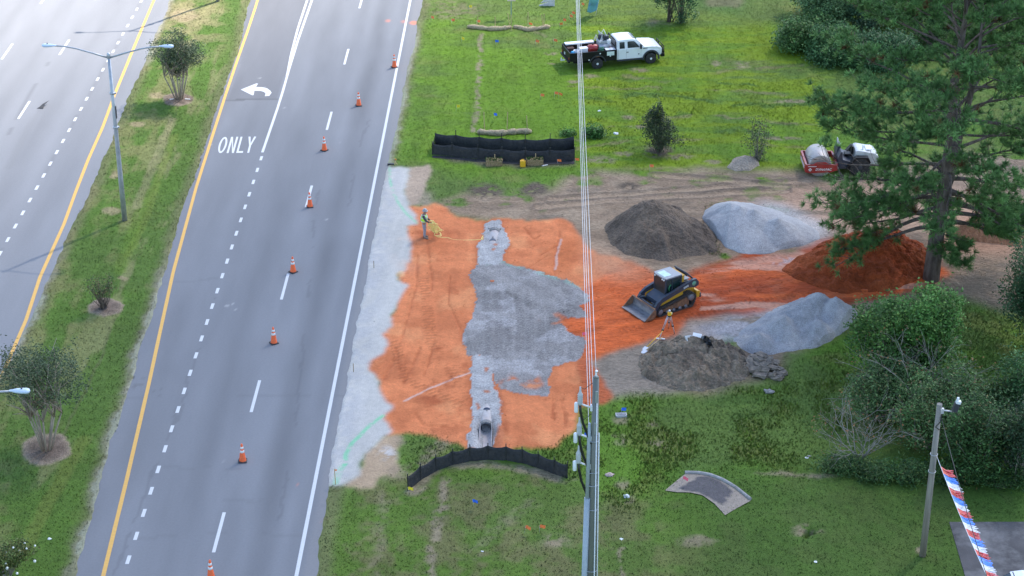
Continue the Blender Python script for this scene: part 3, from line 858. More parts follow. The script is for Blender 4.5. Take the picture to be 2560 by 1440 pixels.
for u, v, ru, rv in ((1553, 1055, 28, 20), (1560, 1215, 22, 12), (1570, 1250, 22, 12), (2018, 1328, 44, 16), (2018, 1328, 36, 12), (2300, 1382, 14, 10), (1550, 1105, 22, 14), (1640, 1110, 22, 14), (1385, 1355, 40, 20), (1740, 1360, 50, 14), (1630, 1060, 12, 8), (2000, 1190, 120, 10)):
    layer(.7 * el(u, v, ru, rv, .3, 1.25) * sstep(.3, .55, N3), np.array((.27, .20, .135)) * (.8 + .4 * N3)[..., None], None, .3)
# sandy fringe beside the paving
for fn, sg, y0_, y1_ in ((fRL, -1, 70, 101), (fLR, 1, 86, 101), (fLR, 1, 132, 150), (fRR, 1, 112, 140)):
    d = (X - fn(Y)) * sg
    s_ = sstep(.55, .15, d + .8 * (N2 - .5) + .3 * (N3 - .5)) * (d > -.6) * sstep(y0_ - 3, y0_ + 3, Y) * sstep(y1_ + 3, y1_ - 3, Y)
    layer(.6 * s_, np.array((.36, .32, .275)) * (.85 + .3 * N3)[..., None], None, .1)
for fn, sg in ((fRL, -1), (fLR, 1), (fRR, 1)):
    d = (X - fn(Y)) * sg
    s_ = sstep(.9, .2, d + .7 * (N2 - .5)) * (d > -.6) * (grassW > .5)
    C = lerp(C, (.16, .14, .075), .55 * s_)
# the hole at the near pipe end
Z = Z - .48 * pm([(1201, 1056), (1230, 1056), (1232, 1124), (1199, 1124)], 2, False)
# wet dark rim where clay meets the stone
rim = np.clip(1 - np.abs(blur(zone == 5, 3) - .5) * 2.2, 0, 1) * np.isin(zone, (2, 3)) * sstep(.35, .6, N2)
C = lerp(C, (.36, .095, .035), .55 * rim)
# low frequency drift of the turf, mower lanes along the road
lane_ = .5 + .5 * np.sin((X - fWE(Y)) * 2 * math.pi / 1.5 + 2 * N1)
C = np.where((zone == 0)[..., None], C * (1 + .34 * (NV - .5) + .22 * (NS - .5) + .07 * (lane_ - .5) * mside)[..., None], C)
# hump of the driveway crossing
hc = G(1770, 1245)
HUMP = lambda x, y: .32 * np.exp(-(((x - hc.x) / 2.6) ** 2 + ((y - hc.y) / 3.4) ** 2))
Z = Z + HUMP(X, Y)
Z = Z - .35 * el(2022, 1335, 22, 8, .3, 1.0)
C = lerp(C, (.05, .04, .03), .8 * el(2033, 1341, 10, 4, .4, 1.0))
# pull the sheet down under the paving
inR = (X + wx * .45 > fRL(Y)) & (X + wx * .45 < fRR(Y)); inL = X + wx * .45 < fLR(Y)
road_in = blur(inR | inL, 1)
Z = Z * (1 - road_in) + 0.02 * (1 - road_in) - .10 * road_in
grassW *= (road_in < .3)
grassW *= ~inpoly(U0, V0, [(2366, 1302), (2720, 1302), (2720, 1600), (2440, 1600)])

mats_zone = [
    ('grass_ground', tint_mat('grass_turf', fine=13, famt=.15, mid=2.2, mamt=.16, bump=.40, bscale=14, bdist=.07)),
    ('dirt_ground', tint_mat('bare_dirt', fine=10, famt=.28, mid=2.0, mamt=.15, bump=.9, bscale=7, bdist=.10, stretch=(.6, 1, 1))),
    ('clay_pad', tint_mat('orange_clay', fine=12, famt=.13, mid=2.5, mamt=.10, bump=.5, bscale=9, bdist=.06)),
    ('red_clay_track', tint_mat('red_clay', fine=10, famt=.22, mid=2.0, mamt=.15, bump=.9, bscale=6, bdist=.10, stretch=(.5, 1, 1))),
    ('limestone_strip', tint_mat('crushed_limestone', fine=20, famt=.22, mid=4, mamt=.08, bump=.6, bscale=26, bdist=.05)),
    ('gravel_bed', tint_mat('grey_gravel', fine=11, famt=.36, mid=4, mamt=.14, bump=.9, bscale=22, bdist=.06)),
    ('sand_patch', tint_mat('tan_sand', fine=12, famt=.14, mid=3, mamt=.12, bump=.6, bscale=8, bdist=.06)),
    ('mulch_ring', tint_mat('wood_mulch', fine=22, famt=.45, mid=5, mamt=.2, bump=1.0, bscale=20, bdist=.08)),
]
idx = np.arange(X.size).reshape(X.shape)
F = np.stack([idx[:-1, :-1], idx[:-1, 1:], idx[1:, 1:], idx[1:, :-1]], -1).reshape(-1, 4)
ri = road_in.ravel()
keep = (ri[F].min(1) < .995)
FZ = zone.ravel()[F[:, 0]]
V3 = np.stack([X, Y, Z], -1).reshape(-1, 3); C3 = np.clip(C, .005, .9).reshape(-1, 3)
for zi, (nm, mm) in enumerate(mats_zone):
    if nm == 'mulch_ring':
        cen = [G(446, 250), G(115, 1128), G(262, 772)]
        groups = []
        fx, fy = V3[F[:, 0], 0], V3[F[:, 0], 1]
        near = np.argmin(np.stack([np.hypot(fx - c.x, fy - c.y) for c in cen]), 0)
        sels = [keep & (FZ == zi) & (near == k) for k in range(3)]
    else:
        sels = [keep & (FZ == zi)]
    for s in sels:
        if not s.any(): continue
        f = F[s]
        used, inv = np.unique(f, return_inverse=True)
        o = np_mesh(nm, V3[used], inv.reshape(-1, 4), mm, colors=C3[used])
        tag(o, kind='structure')
# the land beyond, down to the horizon
far = MB().raw([(-3000, -200, -.9), (3000, -200, -.9), (3000, 4000, -.9), (-3000, 4000, -.9)], [(0, 1, 2, 3)]).build('ground', mat('far_grass', (.08, .14, .02), .95, var=.35, scale=.4))
tag(far, kind='structure')

# ------------------------------------------------------------------ grass blades
def ground_at(x, y, A):
    i = np.clip(((np.asarray(y) - GY0) / DY).astype(int), 0, A.shape[0] - 1)
    j = np.clip(((np.asarray(x) - GX0) / DX).astype(int), 0, A.shape[1] - 1)
    return A[i, j]
tall = np.maximum.reduce([
    1.0 * pm([(1500, 1020), (1600, 980), (1760, 1000), (1960, 945), (2090, 900), (2140, 1185), (1900, 1170), (1720, 1190), (1640, 1235), (1560, 1290), (1500, 1250), (1430, 1140), (1450, 1100)], 5) * (.15 + 1.0 * sstep(.40, .65, N2)),
    .28 * pm([(1440, 210), (2070, 200), (2060, 430), (1850, 400), (1700, 400), (1450, 400)], 8) * sstep(.4, .65, NS * .5 + N2 * .5),
    .9 * pm([(1760, 510), (1830, 515), (1770, 560), (1800, 620), (1820, 640), (1760, 640), (1770, 590)], 2),
    .8 * pm([(1320, 1130), (1440, 1090), (1460, 1200), (1420, 1210), (1400, 1170)], 2),
    .5 * pm([(2380, 780), (2600, 780), (2600, 960), (2380, 940)], 5), .7 * pm([(2040, 900), (2110, 860), (2140, 960), (2080, 980)], 4),
    .45 * pm([(1040, 1085), (1100, 1095), (1175, 1125), (1060, 1180), (1010, 1170)], 3)])
grassW = np.maximum(grassW, .9 * pm([(1760, 510), (1830, 515), (1775, 560), (1800, 620), (1815, 640), (1760, 640), (1765, 590)], 2))
C = lerp(C, np.array((.110, .178, .020)) * (.75 + .5 * N2)[..., None], .75 * np.clip(tall * 1.3, 0, 1) * (zone == 0) * (U0 > 1440) * (V0 > 880))
def scatter_grass(n, seed):
    r = np.random.default_rng(seed)
    # spread evenly over what the photo sees
    x = r.uniform(-36, 44, n); y = r.uniform(66, 152, n)
    u, v = pix(x, y)
    w = ground_at(x, y, grassW)
    t = ground_at(x, y, tall)
    ok = (u > -60) & (u < 2640) & (v > -50) & (v < 1500) & (r.random(n) < w * (.45 + .55 * np.minimum(t * 2, 1)))
    x, y, t = x[ok], y[ok], t[ok]
    n = len(x)
    z = ground_at(x, y, Z)
    c = ground_at(x, y, C)
    h = (.035 + .05 * r.random(n)) * (1 + 1.2 * t * (.5 + r.random(n)))
    w = (.020 + .016 * r.random(n)) * (1 + .5 * t)
    a = r.uniform(0, 2 * math.pi, n)
    lx, ly = r.normal(0, .45, n) * h, r.normal(0, .45, n) * h
    v0 = np.stack([x - np.cos(a) * w, y - np.sin(a) * w, z - .01], 1)
    v1 = np.stack([x + np.cos(a) * w, y + np.sin(a) * w, z - .01], 1)
    v2 = np.stack([x + lx, y + ly, z + h], 1)
    vv = np.stack([v0, v1, v2], 1).reshape(-1, 3)
    k = (.90 + .26 * r.random(n))[:, None]
    cc = c * k
    tallc = np.array((.150, .235, .026)) * k
    cc = cc * (1 - .5 * t[:, None]) + tallc * .5 * t[:, None]
    cc = np.repeat(cc[:, None], 3, 1).reshape(-1, 3)
    f = np.arange(len(vv)).reshape(-1, 3)
    o = np_mesh('grass', vv, f, GRASSM, smooth=False, colors=np.clip(cc, .005, .8))
    tag(o, 'short and weedy green grass growing over the verges and the median', 'grass', kind='stuff')
GRASSM = tint_mat('grass_blade', rough=.7, famt=0, mamt=0, bump=0, transl=0, spec=.12, upn=.9)
scatter_grass(760000, 5)

def scatter_stones(n, seed):
    r = np.random.default_rng(seed)
    x = r.uniform(-10, 36, n * 12); y = r.uniform(70, 124, n * 12)
    zz = ground_at(x, y, zone); e = ground_at(x, y, EDGE)
    pr = np.select([zz == 1, zz == 2, zz == 3, zz == 5, zz == 4, zz == 6], [.20, .03, .45, .06, .01, .08], 0.0) + .9 * e
    ok = r.random(n * 12) < pr
    x, y, zz = x[ok][:n], y[ok][:n], zz[ok][:n]
    n = len(x)
    s = .014 + .042 * r.random(n) ** 5
    c = ground_at(x, y, C) * (.75 + .6 * r.random(n))[:, None]
    z = ground_at(x, y, Z)
    base = np.array([(1, 0, 0), (-.5, .87, 0), (-.5, -.87, 0), (.1, 0, 1.0)])
    a = r.uniform(0, 6.28, n); ca, sa = np.cos(a), np.sin(a)
    px_ = base[None, :, 0] * ca[:, None] - base[None, :, 1] * sa[:, None]; py_ = base[None, :, 0] * sa[:, None] + base[None, :, 1] * ca[:, None]
    v = np.stack([x[:, None] + px_ * s[:, None] * 1.3, y[:, None] + py_ * s[:, None], z[:, None] - .01 + base[None, :, 2] * s[:, None] * (.8 + .6 * r.random((n, 1)))], -1).reshape(-1, 3)
    f = (np.array([(0, 1, 3), (1, 2, 3), (2, 0, 3)])[None] + (np.arange(n) * 4)[:, None, None]).reshape(-1, 3)
    o = np_mesh('loose_stones', v, f, tint_mat('loose_stone', famt=0, mamt=.2, bump=0, upn=.45), smooth=False, colors=np.repeat(np.clip(c, .01, .8), 4, 0))
    tag(o, 'loose stones and clods scattered over the bare dirt, clay and gravel', 'stones', kind='stuff')
zb_ = np.isin(zone, (2, 3, 4, 5)).astype(np.float32)
EDGE = np.clip(1 - np.abs(blur(zone != 0, 4) - .5) * 3, 0, 1) * np.isin(zone, (1, 2, 3, 4, 5)) * .35
for zz_ in (4, 5):
    EDGE = np.maximum(EDGE, .5 * np.clip(1 - np.abs(blur(zone == zz_, 3) - .5) * 2.4, 0, 1) * np.isin(zone, (2, 3, 5)))
scatter_stones(17000, 9)
# ------------------------------------------------------------------ heaps
def heap(name, foot, peak, h, color_fn, m, label, cat, sharp=1.0, rough=.05, nr=110, na=340, ridge=None, base=-.12, group=None, lumps=.0):
    """foot: outline on the ground (photo px), peak: px of the top seen at height h"""
    P = G(peak[0], peak[1], h)
    w = [G(u, v) for u, v in foot]
    ang = np.linspace(0, 2 * math.pi, na, endpoint=False)
    Rr = np.zeros(na)
    for k, a in enumerate(ang):
        dx, dy = math.cos(a), math.sin(a)
        best = 0
        for i in range(len(w)):
            p, q = w[i], w[(i + 1) % len(w)]
            ex, ey = q.x - p.x, q.y - p.y
            den = dx * ey - dy * ex
            if abs(den) < 1e-9: continue
            t = ((p.x - P.x) * ey - (p.y - P.y) * ex) / den
            s = ((p.x - P.x) * dy - (p.y - P.y) * dx) / den
            if t > 0 and -1e-6 <= s <= 1 + 1e-6: best = max(best, t)
        Rr[k] = best
    Rr *= 1 + .10 * (vnoise(ang * 3, ang * 0, .5, 3) - .5)
    for _ in range(3): Rr = (np.roll(Rr, 1) + Rr + np.roll(Rr, -1)) / 3
    t = np.linspace(0, 1, nr)
    T, A = np.meshgrid(t, ang, indexing='ij')
    x = P.x + T * Rr[None] * np.cos(A); y = P.y + T * Rr[None] * np.sin(A)
    prof = np.clip(1 - np.sqrt(T ** 2 + .004) * 1.0, 0, 1) ** sharp
    z = h * prof
    for rg in (ridge or ()):
        Q = G(*rg[:3]); d = np.hypot(x - Q.x, y - Q.y)
        zr = (rg[2] - d * (rg[3] if len(rg) > 3 else .72)) * np.clip((1 - T) * 9, 0, 1)
        z = .5 * (z + zr + np.sqrt((z - zr) ** 2 + .02)) - .04 * np.exp(-np.abs(z - zr) * 4)
        z = z * np.clip((1 - T) * 14, 0, 1)
    fall = np.clip(prof * 6, 0, 1)
    z = z + fall * rough * .55 * (fbm(x, y, .42, 3, 27) - .5) * 2
    z = z + fall * rough * (fbm(x, y, 1.1, 4, 7) - .5) * 2 + fall * rough * .7 * (fbm(np.cos(A) * 6, np.sin(A) * 6, .5, 3, 9) - .5) * T
    if lumps: z = z + fall * lumps * (np.abs(fbm(x, y, .55, 3, 17) - .5) * 3 - .3)
    z = z + base * (T ** 6)
    v = np.stack([x, y, z], -1).reshape(-1, 3)
    idx = np.arange(nr * na).reshape(nr, na)
    f = np.stack([idx[:-1], idx[1:], np.roll(idx[1:], -1, 1), np.roll(idx[:-1], -1, 1)], -1).reshape(-1, 4)
    c = color_fn(x, y, z, T)
    o = np_mesh(name, v, f, m, smooth=True, colors=np.clip(c, .01, .9).reshape(-1, 3))
    return tag(o, label, cat, group)
def cf(base, amp=.5, alt=None, aa=.5, s=.8):
    def f(x, y, z, T):
        c = np.zeros(x.shape + (3,)) + np.array(base)
        c *= (1 - amp / 2 + amp * fbm(x, y, s, 4, 120))[..., None]
        if alt is not None:
            c = lerp(c, alt, aa * sstep(.5, .68, fbm(x, y, 1.5, 4, 121)))
        return c
    return f
soil_m = tint_mat('heaped_topsoil', fine=9, famt=.32, mid=2.5, mamt=.15, bump=1.0, bscale=9, bdist=.12)
stone_m = tint_mat('heaped_stone', fine=20, famt=.32, mid=4, mamt=.12, bump=1.0, bscale=20, bdist=.07)
rclay_m = tint_mat('heaped_red_clay', fine=11, famt=.28, mid=2.5, mamt=.15, bump=1.0, bscale=8, bdist=.10)
heap('soil_pile', [(1500, 575), (1512, 610), (1560, 640), (1600, 652), (1680, 660), (1770, 645), (1806, 628), (1800, 590), (1745, 545), (1700, 520), (1600, 515), (1530, 540)], (1634, 498), 2.25,
     cf((.130, .100, .077), .75, (.19, .14, .10), .6), soil_m, 'tall dark brown soil pile between the orange clay and the pale gravel pile', 'pile', sharp=1.05, rough=.26)
heap('gravel_pile', [(1752, 545), (1775, 580), (1815, 625), (1850, 640), (1900, 645), (1945, 640), (2010, 620), (2068, 603), (2064, 585), (2000, 545), (1930, 520), (1850, 505), (1790, 508), (1756, 525)], (1828, 506), 1.5,
     cf((.385, .38, .385), .35, (.47, .46, .45), .4), stone_m, 'pale grey gravel pile behind the red clay, right of the tall brown soil', 'pile', sharp=.9, rough=.05, ridge=[(1945, 545, 1.25, .6), (1885, 522, 1.45, .6), (1850, 515, 1.5, .6)])
heap('clay_pile', [(1925, 680), (1975, 705), (2030, 726), (2110, 745), (2200, 738), (2290, 715), (2362, 680), (2350, 640), (2300, 600), (2240, 575), (2120, 580), (2030, 620), (1965, 655)], (2195, 574), 1.75,
     cf((.26, .052, .014), .7, (.34, .085, .028), .5), rclay_m, 'red clay pile partly hidden behind the big pine trunk', 'pile', sharp=1.0, rough=.34, ridge=[(2120, 600, 1.5, .6), (2060, 640, .9, .40), (2000, 668, .45, .25), (2250, 620, 1.2, .6)])
heap('gravel_pile', [(1785, 862), (1830, 885), (1880, 898), (1920, 899), (1990, 890), (2050, 872), (2110, 838), (2150, 790), (2130, 760), (2080, 738), (2000, 735), (1940, 760), (1870, 800), (1810, 840)], (2050, 727), 1.75,
     cf((.37, .36, .36), .45, (.28, .27, .26), .5), stone_m, 'blue grey gravel pile with two humps beside the leafy bush', 'pile', sharp=1.5, rough=.18, ridge=[(1962, 786, 1.3, .85), (1900, 830, .85, .7), (2090, 740, 1.65, .8), (2040, 800, 1.0, .6)])
heap('topsoil_pile', [(1583, 905), (1590, 935), (1620, 960), (1680, 982), (1750, 986), (1820, 970), (1870, 955), (1890, 920), (1860, 885), (1800, 855), (1740, 850), (1680, 860), (1620, 880)], (1735, 848), 1.15,
     cf((.205, .16, .115), .9, (.11, .08, .06), .6, .5), soil_m, 'lumpy grey brown topsoil pile with roots under the tripod and rubble', 'pile', sharp=.62, rough=.20, lumps=.34, ridge=[(1680, 880, .85, .5), (1790, 890, .8, .5)])
heap('sand_pile', [(2350, 590), (2400, 602), (2480, 612), (2560, 622), (2640, 600), (2600, 560), (2500, 535), (2420, 545)], (2455, 530), 1.5,
     cf((.40, .20, .115), .4, (.48, .28, .18), .4), rclay_m, 'pinkish tan sand pile at the right edge behind the pine', 'pile', rough=.06)
heap('dirt_pile', [(1812, 422), (1840, 432), (1880, 428), (1902, 415), (1895, 398), (1860, 392), (1830, 400)], (1862, 391), .42,
     cf((.34, .28, .215), .3), soil_m, 'small pale dirt mound beside the thin sapling', 'pile', sharp=.5, rough=.03)

# ------------------------------------------------------------------ materials of the small things
M_orange = mat('orange_plastic', (.85, .13, .03), .5, var=.1, scale=8, dirt=(.45, .12, .06), dscale=9, damt=.4)
M_white = mat('white_reflective', (.78, .78, .76), .45, var=.06, dirt=(.5, .48, .45), dscale=10, damt=.4)
M_rubber = mat('black_rubber', (.035, .035, .037), .8, var=.2, dirt=(.12, .11, .10), dscale=8, damt=.5)
M_galv = mat('galvanised_steel', (.42, .44, .47), .45, .55, var=.15, scale=3, dirt=(.30, .31, .33), dscale=4, damt=.5)
M_lamp = mat('pale_blue_lamp_housing', (.52, .62, .74), .4, .1, var=.05, scale=5)
M_black = mat('black_steel', (.022, .023, .025), .5, var=.2, scale=8)
M_fabric = mat('black_silt_fabric', (.022, .023, .026), .75, var=.35, scale=7, bump=.5, bscale=10, dirt=(.05, .045, .04), dscale=3, damt=.6)
M_wood = mat('weathered_wood', (.33, .26, .18), .85, var=.3, scale=12, stretch=(1, 1, .15))
M_stake = mat('pale_stake_wood', (.52, .38, .20), .8, var=.2, scale=20)
M_straw = mat('straw', (.46, .36, .22), .95, var=.35, scale=14, bump=.9, bscale=35, dirt=(.20, .15, .10), dscale=4, damt=.7)
M_conc = mat('pale_concrete', (.50, .49, .47), .9, var=.15, scale=5, bump=.3, bscale=30, dirt=(.28, .27, .26), dscale=3, damt=.5)
M_yellow = mat('yellow_plastic', (.80, .43, .02), .45, var=.06)
M_ycloth = mat('yellow_webbing', (.78, .64, .22), .8, var=.2, scale=14)
FL = {'orange': mat('orange_flag_film', (.95, .22, .07), .6, var=.1), 'yellow': mat('yellow_flag_film', (.92, .72, .05), .6, var=.1), 'blue': mat('blue_flag_film', (.03, .16, .80), .6, var=.1), 'pink': mat('pink_flag_film', (.90, .16, .24), .6, var=.1)}

# ------------------------------------------------------------------ traffic cones
def make_cone():
    r = thing('traffic_cone', (0, 0, 0))
    MB().box((0, 0, .025), (.40, .40, .05), .012).build('base', M_rubber, r)
    MB().revolve([(.175, .045), (.165, .07), (.045, .93), (.032, .95), (0.0, .95)], n=24).build('body', M_orange, r)
    c = MB()
    f = lambda z: .165 - (z - .07) * (.12 / .86) + .004
    c.revolve([(f(.50), .50), (f(.62), .62)], n=24)
    c.build('reflective_band', M_white, r)
    MB().revolve([(f(.70), .70), (f(.81), .81)], n=24).build('reflective_band', M_white, r)
    return r
cone0 = make_cone()
cones = [((986, 168), 'orange traffic cone standing on the white edge line beside the grass'),
         ((897, 264), 'orange traffic cone just right of a lane dash, second farthest from us'),
         ((811, 376), 'orange traffic cone level with the painted word ONLY'),
         ((775, 517), 'orange traffic cone standing over a white lane dash'),
         ((733, 680), 'orange traffic cone just beyond a lane dash, level with the grey stone pad'),
         ((685, 858), 'orange traffic cone left of a lane dash, with a white scrap on its neck'),
         ((607, 1153), 'orange traffic cone level with the front black silt fence'),
         ((528, 1446), 'orange traffic cone cut off by the bottom of the picture')]
for k, (p, lab) in enumerate(cones):
    c = cone0 if k == 0 else copy_tree(cone0)
    c.location = G(*p); c.location.z = .005
    c.rotation_euler = (0, 0, random.uniform(0, 1.5))
    tag(c, lab, 'traffic cone', 'cones closing the right lane')

# ------------------------------------------------------------------ street lamps on the median
def make_lamp():
    r = thing('street_lamp', (0, 0, 0))
    MB().tube([(0, 0, -.1), (0, 0, 3), (0, 0, 6), (0, 0, 10.35)], [.155, .14, .12, .085], 16).build('pole', M_galv, r)
    MB().revolve([(.10, 10.2), (.11, 10.25), (.11, 10.42), (.06, 10.5), (0, 10.5)], n=16).build('cap', M_galv, r)
    for h in (8.0, 5.9):
        MB().revolve([(.14, h), (.165, h + .01), (.165, h + .12), (.14, h + .13)], n=16).box((.18, 0, h + .06), (.07, .10, .10), .01).build('clamp', M_galv, r)
    MB().box((.125, -.02, 6.9), (.035, .14, .75), .01).build('pole_tag', M_black, r)
    for s in (-1, 1):
        pts = [(s * .08, 0, 10.22), (s * .9, 0, 10.48), (s * 1.8, 0, 10.74), (s * 2.4, 0, 10.86), (s * 3.0, 0, 10.90)]
        a = MB().tube(pts, [.055, .05, .045, .042, .042], 10).build('arm', M_galv, r)
        h = MB()
        prof = [(2.92, .04, .035), (3.02, .06, .05), (3.2, .12, .085), (3.42, .165, .10), (3.6, .165, .10), (3.70, .12, .08), (3.74, .03, .03)]
        b = len(h.v); n = 14
        for (xx, wy_, hz) in prof:
            for j in range(n):
                an = 2 * math.pi * j / n
                h.v.append((s * xx, wy_ * math.cos(an), 10.90 + hz * math.sin(an) + .02))
        for i in range(len(prof) - 1):
            for j in range(n):
                a0 = i * n + j; a1 = i * n + (j + 1) % n
                h.f.append((a0, a1, a1 + n, a0 + n) if s > 0 else (a0, a0 + n, a1 + n, a1)); h.sm.append(True)
        h.f.append(tuple(range(n))); h.sm.append(True)
        h.f.append(tuple(range(len(h.v) - n, len(h.v)))); h.sm.append(True)
        hd = h.build('lamp_head', M_lamp, a)
        MB().revolve([(.035, 0), (.035, .06), (0, .065)], c=(s * 3.42, 0, 11.01), n=10).build('photocell', M_black, hd)
    return r
lamp0 = make_lamp()
for k, (p, lab) in enumerate([(G(312, 552), 'tall twin arm street lamp standing on the median, seen in full'),
                              (Vector((-22.6, 67.6, 0)), 'street lamp at the left edge of which only one pale blue head shows'),
                              (G(545, 4), 'street lamp at the top edge whose long shadow crosses the road')]):
    l = lamp0 if k == 0 else copy_tree(lamp0)
    l.location = (p.x, p.y, 0); l.rotation_euler = (0, 0, R(-1.1))
    tag(l, lab, 'street lamp', 'street lamps along the median')

# ------------------------------------------------------------------ marker flags
def make_flag(colr):
    r = thing('marker_flag', (0, 0, 0))
    MB().cyl((0, 0, -.05), (0, 0, .52), .006, n=5).build('wire', M_galv, r)
    n = 5; v, f = [], []
    for i in range(n):
        x = .25 * i / (n - 1)
        for z in (.36, .53):
            v.append((x, .03 * math.sin(i * 1.4), z - .02 * i / 4))
    for i in range(n - 1): f.append((2 * i, 2 * i + 2, 2 * i + 3, 2 * i + 1))
    m = MB().raw(v, f, True); m2 = MB().raw([(a, b + .004, c) for a, b, c in v], [tuple(reversed(q)) for q in f], True)
    m.raw(m2.v, m2.f, True).build('flag', FL[colr], r)
    return r
flags = [
    ('orange', 1077, 53, 'orange marker flag nearest the road at the top of the verge'),
    ('orange', 1130, 61, 'orange marker flag left of the far straw wattle end'),
    ('orange', 1194, 64, 'orange marker flag behind the left half of the far wattle'),
    ('orange', 1322, 68, 'orange marker flag behind the right half of the far wattle'),
    ('orange', 1400, 69, 'orange marker flag first right of the far wattle end'),
    ('orange', 1409, 60, 'orange marker flag second right of the far wattle end'),
    ('orange', 1422, 49, 'orange marker flag third up the slanting row by the overhead wires'),
    ('orange', 1429, 41, 'orange marker flag fourth up the slanting row by the overhead wires'),
    ('orange', 1456, 20, 'orange marker flag beside the feather banner and the wires'),
    ('orange', 1338, 113, 'orange marker flag in the open lawn left of the truck'),
    ('orange', 1384, 111, 'orange marker flag close to the tail of the white truck'),
    ('orange', 1350, 249, 'orange marker flag alone in the lawn below the truck'),
    ('orange', 1386, 244, 'left one of two orange marker flags touching below the truck'),
    ('orange', 1396, 244, 'right one of two orange marker flags touching below the truck'),
    ('orange', 1396, 412, 'orange marker flag against the right foot of the far silt fence'),
    ('orange', 1440, 410, 'orange marker flag just outside the right end of the far silt fence'),
    ('orange', 1624, 428, 'orange marker flag on the dirt below the bushy sapling'),
    ('orange', 1310, 1333, 'left one of two orange marker flags on the front lawn'),
    ('orange', 1348, 1332, 'right one of two orange marker flags on the front lawn'),
    ('yellow', 1171, 26, 'yellow marker flag on the bare patch at the top of the verge'),
    ('yellow', 1153, 105, 'yellow marker flag below the left end of the far wattle'),
    ('yellow', 1140, 277, 'yellow marker flag above the left end of the far silt fence'),
    ('yellow', 1023, 1236, 'yellow marker flag at the left tip of the front silt fence'),
    ('blue', 1241, 113, 'blue marker flag below the far straw wattles'),
    ('blue', 1236, 298, 'blue marker flag behind the nearer straw wattle'),
    ('blue', 1186, 1268, 'blue marker flag on the front lawn below the silt fence'),
    ('blue', 1457, 1100, 'blue marker flag just left of the concrete utility pole'),
    ('blue', 1553, 1040, 'blue marker flag over the small concrete box in the weeds'),
    ('pink', 1703, 1222, 'pink marker flag on the left end of the driveway slab'),
    ('pink', 1457, 850, 'pink marker flag on the grey stone pad left of the wires'),
]
proto = {}
for colr, u, v, lab in flags:
    if colr not in proto: fl = proto[colr] = make_flag(colr)
    else: fl = copy_tree(proto[colr])
    q = G(u, v + 4)
    fl.location = (q.x, q.y, 0); fl.rotation_euler = (random.uniform(-.2, .2), random.uniform(-.2, .2), random.uniform(-.6, .6))
    if colr == 'pink' and u > 1600: fl.location.z = .30
    tag(fl, lab, 'marker flag', colr + ' marker flags in the ground')

# ------------------------------------------------------------------ silt fences
def fabric_strip(path, hh, n_sub=8, lean=0.06, thick=.012, seed=0, base=-.05):
    """path: world points; a hanging cloth with sag between the posts"""
    pts = []
    for a, b in zip(path[:-1], path[1:]):
        for k in range(n_sub):
            pts.append((a.lerp(b, k / n_sub), k / n_sub))
    pts.append((path[-1], 0.0))
    rows = [0, .2, .4, .6, .8, 1.0]
    V = []
    for i, (p, f) in enumerate(pts):
        t = (pts[min(i + 1, len(pts) - 1)][0] - pts[max(i - 1, 0)][0]); t.z = 0; t.normalize()
        nn = Vector((-t.y, t.x, 0))
        sag = .10 * 4 * f * (1 - f)
        for r_ in rows:
            wob = .05 * (float(vnoise(i * .9 + seed, r_ * 3, 1.0, 5)) - .5) * (1 - .4 * r_) + .05 * sag * r_
            z = base + (hh - sag * r_ - base) * r_
            V.append(p + nn * (wob + lean * r_ * r_) + Vector((0, 0, z)))
    m = MB(); k = len(rows); n = len(pts)
    back = [v + Vector((0, thick, 0)) for v in V]
    allv = V + back; off = len(V)
    for i in range(n - 1):
        for j in range(k - 1):
            a = i * k + j
            m.f.append((a, a + k, a + k + 1, a + 1)); m.sm.append(True)
            m.f.append((a + off, a + 1 + off, a + k + 1 + off, a + k + off)); m.sm.append(True)
        a = i * k + k - 1
        m.f.append((a, a + k, a + k + off, a + off)); m.sm.append(False)
    m.v = [tuple(v) for v in allv]
    return m
def posts(path, hh, parent):
    for p in path:
        MB().box((p.x, p.y + .03, hh / 2 - .1), (.045, .045, hh + .2), .004).build('post', M_black, parent)
# front fence: one curved run
fr = thing('silt_fence', (0, 0, 0), label='curved black silt fence around the near pipe end, front lawn side', cat='fence', group='black silt fences')
path = [G(*p) for p in ((1020, 1229), (1052, 1203), (1090, 1180), (1132, 1165), (1175, 1155), (1220, 1151), (1265, 1153), (1305, 1160), (1345, 1172), (1385, 1187), (1418, 1198))]
fabric_strip(path, .78, seed=2).build('fabric', M_fabric, fr)
posts(path, .95, fr)
# far fence: two runs closed at the ends, with a dark skirt lying in front
bk = thing('silt_fence', (0, 0, 0), label='double black silt fence on the verge behind the turf rolls', cat='fence', group='black silt fences')
f1 = [G(*p) for p in ((1081, 389), (1130, 392), (1195, 399), (1255, 403), (1313, 406), (1375, 405), (1436, 403))]
f2 = [G(*p) for p in ((1087, 370), (1140, 375), (1198, 380), (1254, 383), (1313, 386), (1375, 384), (1435, 379))]
fabric_strip(f1, .80, seed=4).build('fabric', M_fabric, bk)
fabric_strip(f2, 1.02, seed=9).build('fabric', M_fabric, bk)
fabric_strip([f1[0], f2[0]], .82, lean=0).build('end_panel', M_fabric, bk)
fabric_strip([f1[-1], f2[-1]], .82, lean=0).build('end_panel', M_fabric, bk)
posts(f1, .98, bk); posts(f2[1:-1], 1.38, bk)
s = MB()
for a, b in zip(f1[:-1], f1[1:]):
    s.raw([(a.x, a.y - .02, .06), (b.x, b.y - .02, .06), (b.x, b.y - .55, .075), (a.x, a.y - .5, .075)], [(3, 2, 1, 0)], True)
s.build('ground_skirt', M_fabric, bk)

